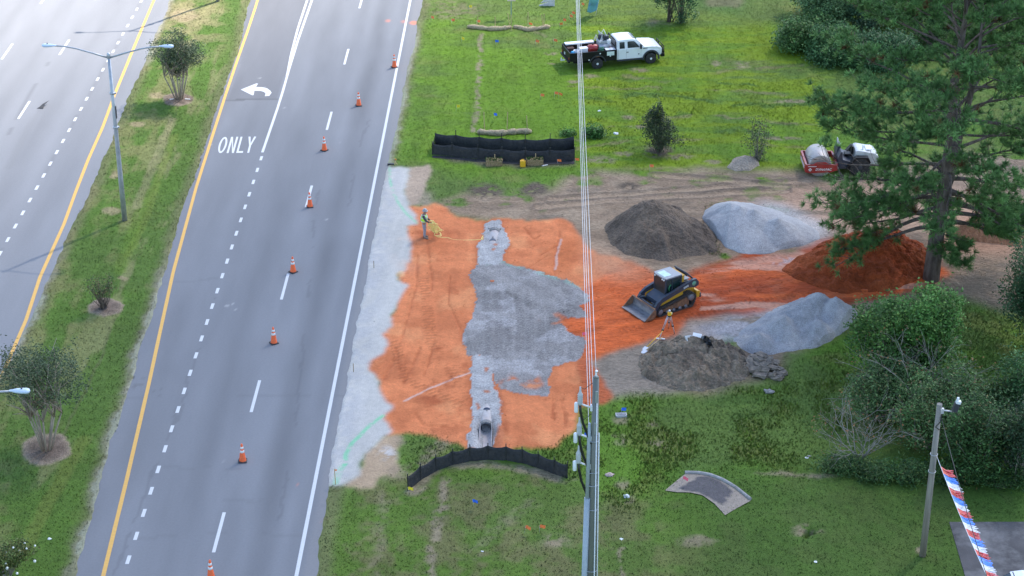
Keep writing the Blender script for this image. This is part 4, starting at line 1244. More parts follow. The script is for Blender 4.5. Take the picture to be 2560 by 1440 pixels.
# ------------------------------------------------------------------ straw wattles with their stakes
def wattle(path, rad, stakes, label):
    r = thing('straw_wattle', tuple(path[0]), label=label, cat='straw wattle', group='straw wattles across the verge')
    o = path[0]
    P = []
    for a, b in zip(path[:-1], path[1:]):
        for k in range(6): P.append(a.lerp(b, k / 6) - o)
    P.append(path[-1] - o)
    n = len(P)
    rr = [rad * (.9 + .25 * (float(vnoise(i * .8, o.x, 1, 4)) - .5) * 2) * min(1, .35 + min(i, n - 1 - i) * .4) for i in range(n)]
    MB().tube([(p.x, p.y, rad * .75) for p in P], rr, 12).build('straw_roll', M_straw, r)
    for u, v, h, tx in stakes:
        g = G(u, v) - o
        MB().box((g.x, g.y, h / 2 - .1), (.05, .03, h + .2), .004, Euler((0, tx, 0))).build('stake', M_stake, r)
wattle([G(*p) for p in ((1168, 71), (1192, 73), (1225, 77), (1255, 76), (1280, 72))], .20, [(1193, 72, 1.0, .1), (1238, 74, 1.0, 0), (1273, 72, 1.2, -.15), (1278, 79, 1.3, 0)], 'far straw wattle nearer the road, left of two end to end')
wattle([G(*p) for p in ((1283, 72), (1296, 73), (1318, 79), (1345, 76), (1375, 71))], .20, [(1320, 79, 1.5, 0), (1357, 72, 1.1, -.15), (1360, 73, 1.2, 0)], 'far straw wattle nearer the truck, right of two end to end')
wattle([G(*p) for p in ((1192, 335), (1215, 337), (1245, 339), (1275, 336), (1300, 334), (1330, 334))], .21, [(1211, 330, 1.4, -.03), (1268, 334, 1.5, .04), (1318, 334, 1.25, -.06)], 'near straw wattle just behind the far black silt fence')

# turf rolls, jerrycan
M_turf = mat('turf_edge', (.30, .21, .11), .95, var=.4, scale=16, bump=.9, bscale=30)
M_turfg = mat('turf_top', (.035, .095, .015), .95, var=.4, scale=20, bump=.9, bscale=40)
for (u, v), w, rz, lab in (((1235, 417), 1.05, .02, 'left turf roll with a stake, in front of the far silt fence'), ((1337, 415), 1.05, .10, 'right turf roll with a stake, beside the yellow can')):
    t = thing('turf_roll', tuple(G(u, v - 3)), rz, lab, 'turf', 'turf rolls by the silt fence')
    b = MB(); 
    bm = bmesh.new(); bmesh.ops.create_cube(bm, size=1)
    bmesh.ops.subdivide_edges(bm, edges=list(bm.edges), cuts=7, use_grid_fill=True)
    for q in bm.verts:
        q.co.x *= w; q.co.y *= .5; q.co.z = (q.co.z + .5) * .42
        k = (float(vnoise(q.co.x * 5 + u, q.co.z * 7 + q.co.y * 3, 1, 6)) - .5)
        q.co += Vector((k * .05, k * .08, k * .04))
    b.add_bm(bm, True); b.build('soil_block', M_turf, t)
    r_ = np.random.default_rng(int(u)); g = MB()
    for _ in range(240):
        x, y = r_.uniform(-w / 2, w / 2), r_.uniform(-.25, .25); a = r_.uniform(0, 6.28)
        g.raw([(x - .03 * math.cos(a), y - .03 * math.sin(a), .40), (x + .03 * math.cos(a), y + .03 * math.sin(a), .40), (x + r_.normal(0, .04), y + r_.normal(0, .04), .40 + r_.uniform(.05, .14))], [(0, 1, 2)])
    g.build('grass_top', M_turfg, t)
    MB().box((.05, .0, .55), (.04, .03, .45), .003).build('stake', M_stake, t)
j = thing('jerrycan', tuple(G(1307, 418)), .05, 'yellow jerrycan standing between the turf rolls', 'jerrycan')
MB().box((0, 0, .24), (.34, .22, .46), .05).box((0, -.115, .24), (.22, .01, .3), .004).build('body', M_yellow, j)
MB().tube([(-.08, 0, .46), (-.07, 0, .53), (.07, 0, .53), (.09, 0, .46)], .022, 8).build('handle', M_yellow, j)
MB().cyl((.12, 0, .46), (.12, 0, .52), .035, n=10).build('cap', M_black, j)
tag(MB().box(tuple(G(1362, 415) + Vector((0, 0, .05))), (.42, .08, .04), .01, Euler((0, 0, .5))).build('board', M_white), 'short white board lying right of the turf rolls', 'board')

# grade stakes beside the limestone
def stake(u, v, h, tilt, m, lab, fl=None):
    t = thing('grade_stake', tuple(G(u, v)), 0, lab, 'stake', 'grade stakes along the limestone')
    t.rotation_euler = (0, tilt, 0)
    MB().box((0, 0, h / 2 - .08), (.04, .025, h + .16), .003).build('stake', m, t)
    if fl: MB().box((.05, 0, h - .08), (.12, .012, .07), .003).build('ribbon', FL[fl], t)
stake(994, 414, .55, -.45, M_stake, 'leaning wooden stake with a yellow ribbon at the far end of the limestone', 'yellow')
stake(987, 414, .5, 0, M_stake, 'upright wooden stake with an orange ribbon at the far end of the limestone', 'orange')
stake(839, 1213, .9, -.02, M_stake, 'thin stake with orange top at the near end of the green paint line', 'orange')
stake(884, 932, .55, 0, M_wood, 'short grey stake at the road side of the limestone, level with the stone pad')
stake(935, 672, .5, 0, M_wood, 'short grey stake at the road side of the limestone, level with the worker')
tag(MB().box(tuple(G(977, 413) + Vector((0, 0, .06))), (.42, .14, .12), .02).build('block', M_black), 'small black block at the far tip of the limestone', 'block')
MBx = MB().box(tuple(G(432, 252) + Vector((0, 0, .12))), (.42, .07, .05), .01, Euler((0, .1, .5))); tag(MBx.build('edging_board', M_white), 'white edging board left of the far crepe myrtle trunk', 'board', 'white edging boards in the mulch')
MBx = MB().box(tuple(G(469, 252) + Vector((0, 0, .12))), (.36, .07, .05), .01, Euler((0, .05, -.05))); tag(MBx.build('edging_board', M_white), 'white edging board right of the far crepe myrtle trunk', 'board', 'white edging boards in the mulch')
# dark wing shaped scrap on the far left lane
g = G(107, 268)
m = MB().raw([(g.x - .35, g.y - .25, .012), (g.x + .1, g.y - .30, .05), (g.x + .12, g.y + .1, .14), (g.x + .30, g.y + .75, .20), (g.x - .02, g.y + .25, .16), (g.x - .2, g.y - .05, .05), (g.x, g.y - .1, .02)], [(0, 1, 2, 5), (2, 3, 4), (5, 2, 4), (0, 6, 1), (1, 6, 2), (6, 5, 4), (0, 5, 6)])
tag(m.build('scrap', M_rubber), 'dark torn scrap lying in the far left lane', 'scrap')

# litter and stones
M_litter = mat('white_litter', (.75, .77, .78), .6, var=.1)
M_rock = mat('grey_rock', (.30, .28, .26), .9, var=.3, scale=6, bump=.8, bscale=14)
def lump(name, u, v, s, m, lab, cat, seed, grp=None, z=0.0, sq=.5):
    bm = bmesh.new(); bmesh.ops.create_icosphere(bm, subdivisions=2, radius=1)
    for q in bm.verts:
        k = .7 + .6 * float(vnoise(q.co.x * 2 + seed, q.co.y * 2 + q.co.z * 3, 1, seed % 7))
        q.co = Vector((q.co.x * s * k, q.co.y * s * k * .8, (q.co.z * sq + sq * .6) * s * k))
    mb = MB(); mb.add_bm(bm, False)
    o = mb.build(name, m); o.location = G(u, v) + Vector((0, 0, z))
    return tag(o, lab, cat, grp)
lump('rock', 1524, 1190, .22, mat('pinkish_rock', (.48, .36, .32), .9, var=.3, bump=.6), 'pinkish grey rock in the weeds right of the concrete pole', 'rock', 3)
lump('litter', 1566, 1246, .15, M_litter, 'crumpled white litter in the weeds beside the driveway slab', 'litter', 5, sq=.9)
lump('litter', 1540, 336, .18, M_litter, 'pale blue white bag in the grass left of the bushy sapling', 'litter', 8)
lump('litter', 1498, 279, .12, M_litter, 'white scrap in the grass below the truck wheels', 'litter', 9)
lump('litter', 1556, 1350, .14, M_litter, 'tan and white scrap at the start of the thin bare trail', 'litter', 11, sq=.3)
lump('litter', 2018, 1146, .16, M_litter, 'white flat scrap in the weeds below the bare shrub', 'litter', 12, sq=.2)
lump('litter', 2040, 1407, .14, M_litter, 'white scrap on the shaded lawn left of the wooden pole', 'litter', 14, sq=.25)
lump('litter', 124, 1349, .10, M_litter, 'white scrap on the median below the near crepe myrtle', 'litter', 15)
lump('litter', 1206, 1380, .07, M_litter, 'small white scrap on the front lawn', 'litter', 16)
lump('rock', 2023, 1142, .10, M_rock, 'small grey stone beside the flat scrap under the bare shrub', 'rock', 17)
lump('rock', 1922, 982, .26, M_rock, 'grey stone in the grass below the asphalt rubble', 'rock', 19)
lump('clod', 1230, 706, .16, mat('clay_clod', (.50, .16, .07), .95, var=.3), 'red clod lying on the far half of the grey stone pad', 'clod', 21)
# broken asphalt rubble beside the topsoil
M_rub = mat('broken_asphalt', (.20, .165, .13), .95, var=.35, scale=5, bump=.7, bscale=16, dirt=(.30, .23, .16), dscale=5, damt=.5)
r_ = np.random.default_rng(4)
spots = []
for _ in range(400):
    u, v = r_.uniform(1855, 1960), r_.uniform(892, 958)
    if inpoly(np.array([u]), np.array([v]), [(1860, 915), (1895, 893), (1930, 905), (1958, 935), (1945, 950), (1900, 945), (1862, 938)])[0] and all(abs(u - a) > 13 or abs(v - b) > 8 for a, b in spots):
        spots.append((u, v))
for k, (u, v) in enumerate(sorted(spots, key=lambda p: p[1])[:34]):
    w, d, h = r_.uniform(.35, .75), r_.uniform(.28, .5), r_.uniform(.14, .26)
    bm = bmesh.new(); bmesh.ops.create_cube(bm, size=1); bmesh.ops.subdivide_edges(bm, edges=list(bm.edges), cuts=2, use_grid_fill=True)
    for q in bm.verts:
        q.co = Vector((q.co.x * w, q.co.y * d, q.co.z * h)) + Vector(r_.normal(0, .025, 3))
    mb = MB(); mb.add_bm(bm)
    o = mb.build('asphalt_chunk', M_rub)
    dd = 1 - min(1, math.hypot((u - 1895) / 70, (v - 918) / 34))
    o.location = G(u, v) + Vector((0, 0, .08 + .30 * dd)); o.rotation_euler = (r_.normal(0, .3), r_.normal(0, .3), r_.uniform(0, 3))
    tag(o, 'grey brown chunk of broken asphalt heaped at the right of the topsoil pile', 'rubble', 'broken asphalt chunks')

# small concrete box in the weeds
vb = thing('valve_box', tuple(G(1553, 1042)), .1, 'small grey concrete box half buried in the weeds', 'valve box')
MB().box((0, 0, .06), (.55, .32, .2), .015).build('body', M_conc, vb)
MB().box((0, 0, .17), (.44, .22, .03), .008).build('lid', mat('grey_lid', (.25, .25, .26), .8), vb)

# driveway slab over the culvert
sl = thing('driveway_slab', (hc.x, hc.y, 0), label='arched driveway slab of worn asphalt with a pale rim in the right hand grass', cat='driveway')
bot_ = [G(*p) for p in ((1662, 1238), (1692, 1245), (1725, 1248), (1755, 1256), (1785, 1276), (1812, 1302))]
top_ = [G(*p) for p in ((1712, 1199), (1745, 1201), (1775, 1207), (1806, 1219), (1840, 1238), (1876, 1264))]
def slab_z(x, y): return float(HUMP(np.array(x), np.array(y))) + .08
nn = 40
va, ca = [], []
for i in range(nn):
    f = i / (nn - 1) * 5; k = min(int(f), 4); a = bot_[k].lerp(bot_[k + 1], f - k); b = top_[k].lerp(top_[k + 1], f - k)
    for jx in range(24):
        p = a.lerp(b, jx / 23)
        va.append((p.x - hc.x, p.y - hc.y, slab_z(p.x, p.y)))
        n_ = float(fbm(p.x, p.y, .8, 4, 31)); e_ = min(i, nn - 1 - i) / nn * 2; ej = min(jx, 23 - jx) / 23 * 2
        dark = 1 if (n_ * .5 + .55 * min(e_ * 1.5, 1) * min(ej * 2.5 + .1, 1)) > .52 else 0
        ca.append((.11, .10, .10) if dark else (.30, .25, .20))
ii = np.arange(nn * 24).reshape(nn, 24)
fa = np.stack([ii[:-1, :-1], ii[1:, :-1], ii[1:, 1:], ii[:-1, 1:]], -1).reshape(-1, 4)
ca = np.array(ca).reshape(nn, 24, 3); ca = (ca + np.roll(ca, 1, 0) + np.roll(ca, 1, 1)) / 3
np_mesh('slab', va, fa, tint_mat('worn_driveway', fine=14, famt=.2, mid=3, mamt=.12, bump=.4, bscale=25, bdist=.03), sl, colors=ca.reshape(-1, 3))
cb = MB(); pr = []
for i in range(30):
    f = i / 29 * 5; k = min(int(f), 4); b = top_[k].lerp(top_[k + 1], f - k)
    pr.append((b.x - hc.x, b.y - hc.y + .08, slab_z(b.x, b.y) + .03))
cb.tube(pr, .085, 6); cb.build('curb', mat('stained_curb', (.30, .29, .28), .9, var=.25, dirt=(.15, .14, .12), dscale=2, damt=.6), sl)

# parking slab bottom right
pk = G(2373, 1308); pb = G(2414, 1448)
M_slab = mat('dark_stained_concrete', (.085, .08, .08), .85, var=.3, scale=.8, dirt=(.22, .21, .205), dscale=.55, damt=.85, bump=.15, bscale=20)
park = MB().prism([(pk.x, pk.y), (pk.x + 14, pk.y + .05), (pk.x + 14, 52), (pb.x + (pb.x - pk.x) * 1.2, 52), (pb.x, pb.y)], -.2, .07, 'xy').build('parking_slab', M_slab)
tag(park, kind='structure')

# ------------------------------------------------------------------ sign, board and feather banner at the top edge
M_pale = mat('pale_pink_sign', (.66, .52, .47), .6, var=.1, scale=3)
M_post = mat('green_sign_post', (.25, .36, .33), .5, .3)
sg = thing('road_sign', tuple(G(1278, 44)), 0, 'pale sign on a thin green post at the top edge', 'sign')
MB().box((0, 0, 1.0), (.07, .05, 2.1), .005).build('post', M_post, sg)
MB().box((.02, -.05, 1.62), (.62, .02, .62), .004).box((-.55, .0, 1.85), (.9, .02, .75), .004).build('panel', M_pale, sg)
bd = thing('display_board', tuple(G(1372, 16)), 0, 'grey and white cut out board on the lawn at the top edge', 'sign')
MB().prism([(-.75, .0), (.45, .0), (.45, .75), (-.1, .75), (-.62, .28), (.12, .40), (-.75, .1)], -.02, .02, 'xz').build('board', mat('grey_white_board', (.60, .58, .58), .6, var=.2, scale=4), bd)
for x_ in (-.3, .3): MB().box((x_, .05, .1), (.04, .04, .5), .004).build('leg', M_galv, bd)
ft = thing('feather_banner', tuple(G(1477, 40)), 0, 'teal and blue feather banner standing right of the overhead wires at the top', 'banner')
ft.rotation_euler = (0, R(10), 0)
MB().tube([(.36, 0, 0), (.36, 0, 2.6), (.30, 0, 3.4)], .02, 8).build('pole', M_white, ft)
M_ban = mat('teal_banner_cloth', (.13, .36, .36), .7, var=.5, scale=1.6, dirt=(.12, .25, .55), dscale=1.2, damt=.9)
bnr = MB(); v = []; f = []
for i in range(13):
    z = .25 + 3.0 * i / 12
    for jx, xx in enumerate((-.34, 0, .34)):
        v.append((xx * (1 - .3 * max(0, i - 9) / 3) + .0, .06 * math.sin(i * .8 + jx), z + (.25 if (i == 0 and jx == 2) else 0)))
for i in range(12):
    for jx in range(2):
        a = i * 3 + jx; f.append((a, a + 1, a + 4, a + 3))
bnr.raw(v, f, True); bnr.raw([(a, b + .01, c) for a, b, c in v], [tuple(reversed(q)) for q in f], True); bnr.build('cloth', M_ban, ft)

# ------------------------------------------------------------------ the culvert pipe
M_pipe = mat('chalky_pipe', (.42, .39, .38), .8, var=.1, scale=4, dirt=(.40, .25, .18), dscale=3, damt=.35)
M_band = mat('grey_geotextile', (.17, .17, .17), .8, var=.35, scale=10, dirt=(.42, .38, .32), dscale=8, damt=.6)
M_in = mat('pipe_inside', (.05, .065, .10), .6, var=.2)
def pipe_end(loc, rz, label, cz=-.08):
    r = thing('culvert_pipe', loc, rz, label, 'pipe', 'ends of the buried culvert pipe')
    # local +y runs back into the ground cover; opening faces -y
    rad = .33
    def ring(y, cz, rr, a0=0, a1=2 * math.pi, n=28, tilt=0.0):
        return [(rr * math.cos(a0 + (a1 - a0) * k / n), y + tilt * (1 + math.sin(a0 + (a1 - a0) * k / n)), cz + rr * math.sin(a0 + (a1 - a0) * k / n)) for k in range(n + 1)]
    b = MB()
    rows = [ring(0, cz, rad), ring(.9, cz, rad), ring(1.8, cz - .08, rad), ring(2.8, cz - .30, rad)]
    for a, c in zip(rows[:-1], rows[1:]):
        o_ = len(b.v); b.v += a + c; n = len(a)
        for k in range(n - 1): b.f.append((o_ + k, o_ + k + 1, o_ + n + k + 1, o_ + n + k)); b.sm.append(True)
    b.build('pipe_crown', M_pipe, r)
    # inside of the open pipe
    b = MB(); rows = [ring(-.02, cz, rad - .04), ring(1.6, cz, rad - .04)]
    o_ = 0; b.v = rows[0] + rows[1]; n = len(rows[0])
    for k in range(n - 1): b.f.append((k + 1, k, n + k, n + k + 1)); b.sm.append(True)
    b.f.append(tuple(range(n, 2 * n - 1))); b.sm.append(False)
    b.build('bore', M_in, r)
    # mitred trough in front: lower half only, walls falling away
    b = MB(); rows = []
    for y, hw in ((-.02, .30), (-.5, .10), (-1.1, -.02), (-1.9, -.10)):
        row = []
        for k in range(17):
            a = math.pi + math.pi * k / 16
            row.append((rad * math.cos(a) * (1 + .05 * (y < -.4)), y, max(cz + rad * math.sin(a), -.42) + (hw if k in (0, 16) else (hw * .6 if k in (1, 15) else 0))))
        rows.append(row)
    o_ = len(b.v)
    for row in rows: b.v += row
    for i in range(len(rows) - 1):
        for k in range(16):
            a = i * 17 + k; b.f.append((a, a + 1, a + 18, a + 17)); b.sm.append(True)
    n0 = len(b.v); b.v += [(x * 1.09, y, z) for x, y, z in b.v[:n0]]; nf = list(b.f)
    for q in nf: b.f.append(tuple(reversed([i + n0 for i in q]))); b.sm.append(True)
    for i in range(len(rows) - 1):
        for e in (0, 16):
            a = i * 17 + e; b.f.append((a, a + 17, a + 17 + n0, a + n0)); b.sm.append(False)
    b.build('mitred_trough', M_pipe, r)
    b = MB(); rr = [ring(.30, cz, rad + .035), ring(.02, cz, rad + .055), ring(.0, cz, rad - .03)]
    for a, c in zip(rr[:-1], rr[1:]):
        o_ = len(b.v); b.v += a + c; n = len(a)
        for k in range(n - 1): b.f.append((o_ + k, o_ + k + 1, o_ + n + k + 1, o_ + n + k)); b.sm.append(True)
    b.build('joint_wrap', M_band, r)
    MB().revolve([(.06, 0), (.06, .02), (0, .02)], c=(.02, 1.25, cz + rad - .02), n=12).build('lifting_plug', M_band, r)
    return r
q = G(1215, 1066); pn_ = pipe_end((q.x, q.y, 0), R(-1), 'open culvert pipe end with a white trough behind the front silt fence'); pn_.scale = (.82, .95, .82)
q = G(1237, 577); pe = pipe_end((q.x, q.y, .0), R(176), 'far culvert pipe end wrapped in grey cloth on pale stone', -.12)

# ------------------------------------------------------------------ tripod level, shovels and site clutter on the topsoil
tp = G(1671, 850); T0 = Vector((tp.x, tp.y, 0)) 
ins_h = zat(790, T0.y) 
tr_ = thing('survey_tripod', tuple(T0), 0, 'aluminium survey tripod carrying a yellow laser level', 'tripod')
feet = [G(1646, 853), G(1687, 836), G(1672, 820)]
M_alu = mat('aluminium', (.55, .56, .58), .4, .4, var=.1)
for k, g in enumerate(feet):
    a = Vector((g.x - T0.x, g.y - T0.y, 0)); tpz = Vector((0, 0, ins_h)) + (a.normalized() * .08)
    mid = tpz.lerp(a, .55); mid2 = tpz.lerp(a, .5)
    leg = MB().tube([tpz + Vector((.03, 0, 0)), mid + Vector((.03, 0, 0))], .018, 6).tube([tpz - Vector((.03, 0, 0)), mid - Vector((.03, 0, 0))], .018, 6).tube([mid2, a], .024, 6).build('leg', M_alu, tr_)
    MB().box(tuple(mid), (.12, .07, .09), .01).build('clamp', M_black, leg)
MB().revolve([(.10, ins_h - .03), (.10, ins_h + .03), (0, ins_h + .03)], n=12).build('head_plate', M_black, tr_)
ll = thing('laser_level', (T0.x, T0.y, ins_h + .03), .2, 'yellow laser level with a grey top on the survey tripod', 'laser level'); ll.scale = (.85, .85, .85)
MB().box((0, 0, .13), (.20, .18, .24), .03).build('body', M_yellow, ll)
MB().revolve([(.07, .25), (.07, .36), (.05, .38), (0, .38)], n=12).build('beacon', M_alu, ll)
MB().box((.13, -.02, .14), (.08, .12, .10), .02).build('handle', mat('pale_yellow_grip', (.80, .70, .30), .5), ll)
pl = MB().box(tuple(G(1651, 851) + Vector((0, 0, .10))), (.46, .09, .05), .01, Euler((0, 0, -.18))); tag(pl.build('board', M_white), 'short white board at the left foot of the survey tripod', 'board')
def tool(a, b, za, zb, blade, mh, lab, nm):
    A, B = G(*a) + Vector((0, 0, za)), G(*b) + Vector((0, 0, zb))
    t = thing(nm, tuple(A), 0, lab, 'shovel', 'hand tools on the topsoil pile')
    MB().tube([(0, 0, 0), tuple(B - A)], .022, 8).build('handle', mh, t)
    d = (A - B).normalized()
    bl = MB().prism([(-.12, 0), (.12, 0), (.13, .2), (.06, .30), (-.06, .30), (-.13, .2)], -.012, .012, 'xy')
    M = Matrix.Translation(d * -.02) @ Vector((d.x, d.y, 0)).to_track_quat('Y', 'Z').to_matrix().to_4x4() @ Matrix.Rotation(-.25, 4, 'X')
    bl.xform(M).build('blade', blade, t)
tool((1616, 886), (1656, 860), .42, .78, M_alu, M_yellow, 'shovel with a yellow handle lying on the left flank of the topsoil', 'shovel')
tool((1614, 893), (1655, 876), .40, .80, M_alu, M_stake, 'shovel with a plain wooden handle beside the yellow one', 'shovel')
def sheet(u, v, z, w, d, rot, m, lab, nm, cat, h=.03):
    o = MB().box((0, 0, 0), (w, d, h), .008).build(nm, m)
    o.location = G(u, v, z); o.rotation_euler = rot
    return tag(o, lab, cat)
sheet(1722, 846, 1.22, .42, .32, (.7, .2, .6), mat('clear_grey_case', (.42, .44, .44), .35), 'grey open case lying on top of the topsoil pile', 'case', 'case', .08)
sheet(1743, 838, 1.25, .46, .24, (.45, .1, -.25), M_white, 'white sheet lying on the crest of the topsoil pile', 'sheet', 'sheet', .03)
sheet(1742, 843, 1.16, .05, .55, (.3, 0, -.3), M_stake, 'pale lath lying under the white sheet on the topsoil', 'lath', 'lath', .03)
# black plastic sheet draped over the right shoulder of the topsoil
gp = [[(1752, 836), (1762, 832), (1772, 838)], [(1757, 842), (1768, 838), (1777, 848)], [(1762, 850), (1770, 848), (1781, 856)], [(1768, 855), (1776, 858), (1785, 864)]]
v = []
for i, row in enumerate(gp):
    for jx, (u, w) in enumerate(row):
        q = G(u, w + 6, 1.30 - .10 * i + .12 * ((i + jx) % 2)); v.append(tuple(q))
f = [(i * 3 + k, i * 3 + k + 1, i * 3 + k + 4, i * 3 + k + 3) for i in range(3) for k in range(2)]
m = MB().raw(v, f); m.raw([(a, b + .03, c - .03) for a, b, c in v], [tuple(reversed(q)) for q in f])
tag(m.build('plastic_sheet', mat('black_plastic', (.02, .022, .026), .3)), 'crumpled black plastic sheet on the right shoulder of the topsoil pile', 'plastic sheet')
# ------------------------------------------------------------------ vehicle materials
P_white = mat('white_truck_paint', (.78, .79, .80), .28, var=.03, scale=2, coat=.6, dirt=(.52, .47, .40), dscale=1.6, damt=.12)
P_black = mat('black_bed_paint', (.008, .009, .010), .45, var=.2, scale=3, coat=.0, dirt=(.04, .036, .03), dscale=2, damt=.25, spec=.25)
P_trim = mat('grey_black_trim', (.035, .038, .045), .6, var=.15)
P_glass = mat('dark_tinted_glass', (.012, .016, .022), .06, var=.1, spec=.8)
P_wind = mat('windshield_glass', (.09, .15, .14), .06, var=.6, scale=3, spec=.8)
P_chrome = mat('chrome', (.80, .81, .82), .3, .1, var=.1)
P_tyre = mat('tyre_rubber', (.022, .022, .023), .85, var=.25, scale=9, dirt=(.12, .10, .07), dscale=7, damt=.4)
P_lamp = mat('headlamp_lens', (.75, .62, .42), .15, var=.2)
P_red = mat('red_paint', (.34, .022, .02), .4, var=.12, scale=3, coat=.3, dirt=(.30, .16, .10), dscale=2.5, damt=.4)
P_drum = mat('worn_steel_drum', (.40, .37, .35), .5, .35, var=.12, scale=3, dirt=(.40, .32, .26), dscale=2, damt=.5)
P_slate = mat('dark_slate_paint', (.032, .043, .066), .42, var=.12, scale=3, dirt=(.16, .10, .07), dscale=2, damt=.3)
P_yel = mat('machine_yellow_paint', (.62, .33, .025), .42, var=.08, scale=3, dirt=(.30, .15, .06), dscale=3, damt=.45)
P_roof = mat('grey_cab_roof', (.34, .345, .36), .5, var=.08)
P_mud = mat('clay_caked_steel', (.22, .115, .06), .85, var=.3, scale=6, dirt=(.06, .055, .05), dscale=5, damt=.6)
P_bucket = mat('worn_bucket_steel', (.20, .20, .215), .5, .35, var=.25, scale=4, dirt=(.34, .31, .30), dscale=3, damt=.5)
P_track = mat('rubber_track', (.045, .042, .040), .85, var=.3, scale=10, dirt=(.20, .12, .075), dscale=4, damt=.6)
def tbar(b, a, c, r=.03, n=8): return b.tube([a, c], r, n)
def wheel(name, c, rad, wid, parent, rim=P_chrome, face=-1, rimr=.58):
    """axle along local y; the rim faces `face`"""
    t = MB(); k = wid / 2
    t.revolve([(rad * .62, -k), (rad * .88, -k), (rad * .97, -k * .8), (rad, -k * .5), (rad, k * .5), (rad * .97, k * .8), (rad * .88, k), (rad * .62, k)], 'y', n=32)
    w = t.build(name, P_tyre, parent); w.location = c
    r = MB(); f = face
    r.revolve([(rad * rimr * 1.06, f * k * .96), (rad * rimr, f * k * 1.0), (rad * rimr * .9, f * k * .86), (rad * .30, f * k * .80), (rad * .24, f * k * .98), (rad * .10, f * k * 1.05), (0, f * k * 1.05)], 'y', n=24)
    r.build('rim', rim, w)
    h = MB()
    for q in range(8):
        a = 2 * math.pi * q / 8
        h.cyl((rad * .44 * math.cos(a), f * k * .80, rad * .44 * math.sin(a)), (rad * .44 * math.cos(a), f * k * .86, rad * .44 * math.sin(a)), .032, n=8)
    h.build('rim_holes', P_black, w)
    return w
def put(o, root, p, rz=0.0):
    M = Matrix.Translation(root.location) @ root.rotation_euler.to_matrix().to_4x4()
    o.location = M @ (Vector(p) * root.scale.x); o.rotation_euler = (0, 0, root.rotation_euler.z + rz)
    return o

# ------------------------------------------------------------------ white service truck
A_, B_ = G(1487, 173), G(1628, 160)
th = math.atan2(B_.y - A_.y, B_.x - A_.x)
lft = Vector((-math.sin(th), math.cos(th), 0))
mid = (A_ + B_) / 2 + lft * .94 + Vector((.06, .02, 0))
tk = thing('service_truck', (mid.x, mid.y, 0), th, 'white pickup truck with a black service bed parked on the grass', 'truck')
tk.scale = (.95, .965, .965)
def arch(cx, cz, r, a0, a1, n=10): return [(cx + r * math.cos(R(a0 + (a1 - a0) * k / n)), cz + r * math.sin(R(a0 + (a1 - a0) * k / n))) for k in range(n + 1)]
body = MB().prism([(-.57, .56), (1.42, .56)] + arch(2.08, .45, .56, 168, 12) + [(2.66, .62), (2.93, .66), (2.96, 1.08), (2.86, 1.24), (2.5, 1.335), (1.5, 1.40), (1.3, 1.34), (-.57, 1.32)], -.98, .98, 'xz', .035)
body.v = [(x, y * (1 - .10 * max(0, x - 2.2)), z) for x, y, z in body.v]
body.build('body', P_white, tk)
hw = lambda z: .965 - max(0, z - 1.30) / .68 * .17
ro = MB().prism([(-.57, 1.30), (-.54, 1.88), (-.44, 1.97), (.2, 2.0), (.72, 1.98), (.92, 1.92), (1.52, 1.36), (1.5, 1.30)], -1, 1, 'xz', .03)
ro.v = [(x, y * hw(z), z) for x, y, z in ro.v]
ro.build('cab_roof', P_white, tk)
def side_glass(name, pts, m, s, off=.012):
    v = [(x, s * (hw(z) + off), z) for x, z in pts]; w = [(x, s * (hw(z) - .03), z) for x, z in pts]
    n = len(pts)
    f = [tuple(range(n)) if s < 0 else tuple(reversed(range(n)))] + [(i, i + n, (i + 1) % n + n, (i + 1) % n) for i in range(n)]
    return MB().raw(v + w, f).build(name, m, tk)
for s in (-1, 1):
    side_glass('side_window', [(-.36, 1.38), (.04, 1.38), (.04, 1.84), (-.34, 1.84)], P_glass, s)
    side_glass('side_window', [(.26, 1.39), (1.18, 1.39), (1.10, 1.52), (.84, 1.80), (.74, 1.85), (.27, 1.85)], P_glass, s)
    MB().box((.24, s * .995, 1.09), (.16, .03, .05), .008).build('door_handle', P_trim, tk)
    MB().box((.16, s * .981, .97), (.008, .01, .72)).box((-.46, s * .981, .97), (.008, .01, .70)).box((1.30, s * .981, .97), (.008, .01, .68)).build('door_seam', P_trim, tk)
    m = MB().box((1.22, s * 1.16, 1.50), (.14, .22, .34), .04); tbar(m, (1.2, s * .96, 1.42), (1.22, s * 1.1, 1.45), .03); m.build('mirror', P_trim, tk)
    o_ = arch(2.08, .45, .66, 186, -8, 16); i_ = arch(2.08, .45, .555, 186, -8, 16)
    MB().prism(o_ + i_[::-1], s * .93, s * 1.035, 'xz').build('fender_flare', P_trim, tk)
    MB().box((.45, s * 1.0, .50), (2.0, .16, .06), .02).build('running_board', P_trim, tk)
    MB().box((2.90, s * .72, 1.0), (.12, .30, .26), .03).build('headlight', P_lamp, tk)
    MB().box((1.62, s * .985, 1.26), (.34, .02, .05), .008).build('fender_badge', P_trim, tk)
    MB().box((1.12, s * .985, .88), (.10, .012, .08), .01).build('door_badge', P_trim, tk)
wv = [(.945, -.74, 1.915), (.945, .74, 1.915), (1.50, .90, 1.395), (1.50, -.90, 1.395)]
MB().raw([(x + .015, y, z + .015) for x, y, z in wv] + [(x - .05, y, z - .05) for x, y, z in wv], [(3, 2, 1, 0), (0, 1, 5, 4), (1, 2, 6, 5), (2, 3, 7, 6), (3, 0, 4, 7)]).build('windshield', P_wind, tk)
for y in (-.5, -.25, 0, .25, .5): MB().box((.80, y, 1.985), (.10, .07, .04), .01).build('roof_marker_light', P_black, tk)
MB().box((1.44, 0, 1.385), (.16, 1.7, .03), .01).build('cowl', P_trim, tk)
MB().box((2.94, 0, 1.0), (.08, 1.1, .34), .02).build('grille', P_black, tk)
MB().box((3.02, 0, .62), (.28, 1.95, .26), .05).build('front_bumper', P_black, tk)
gg = MB()
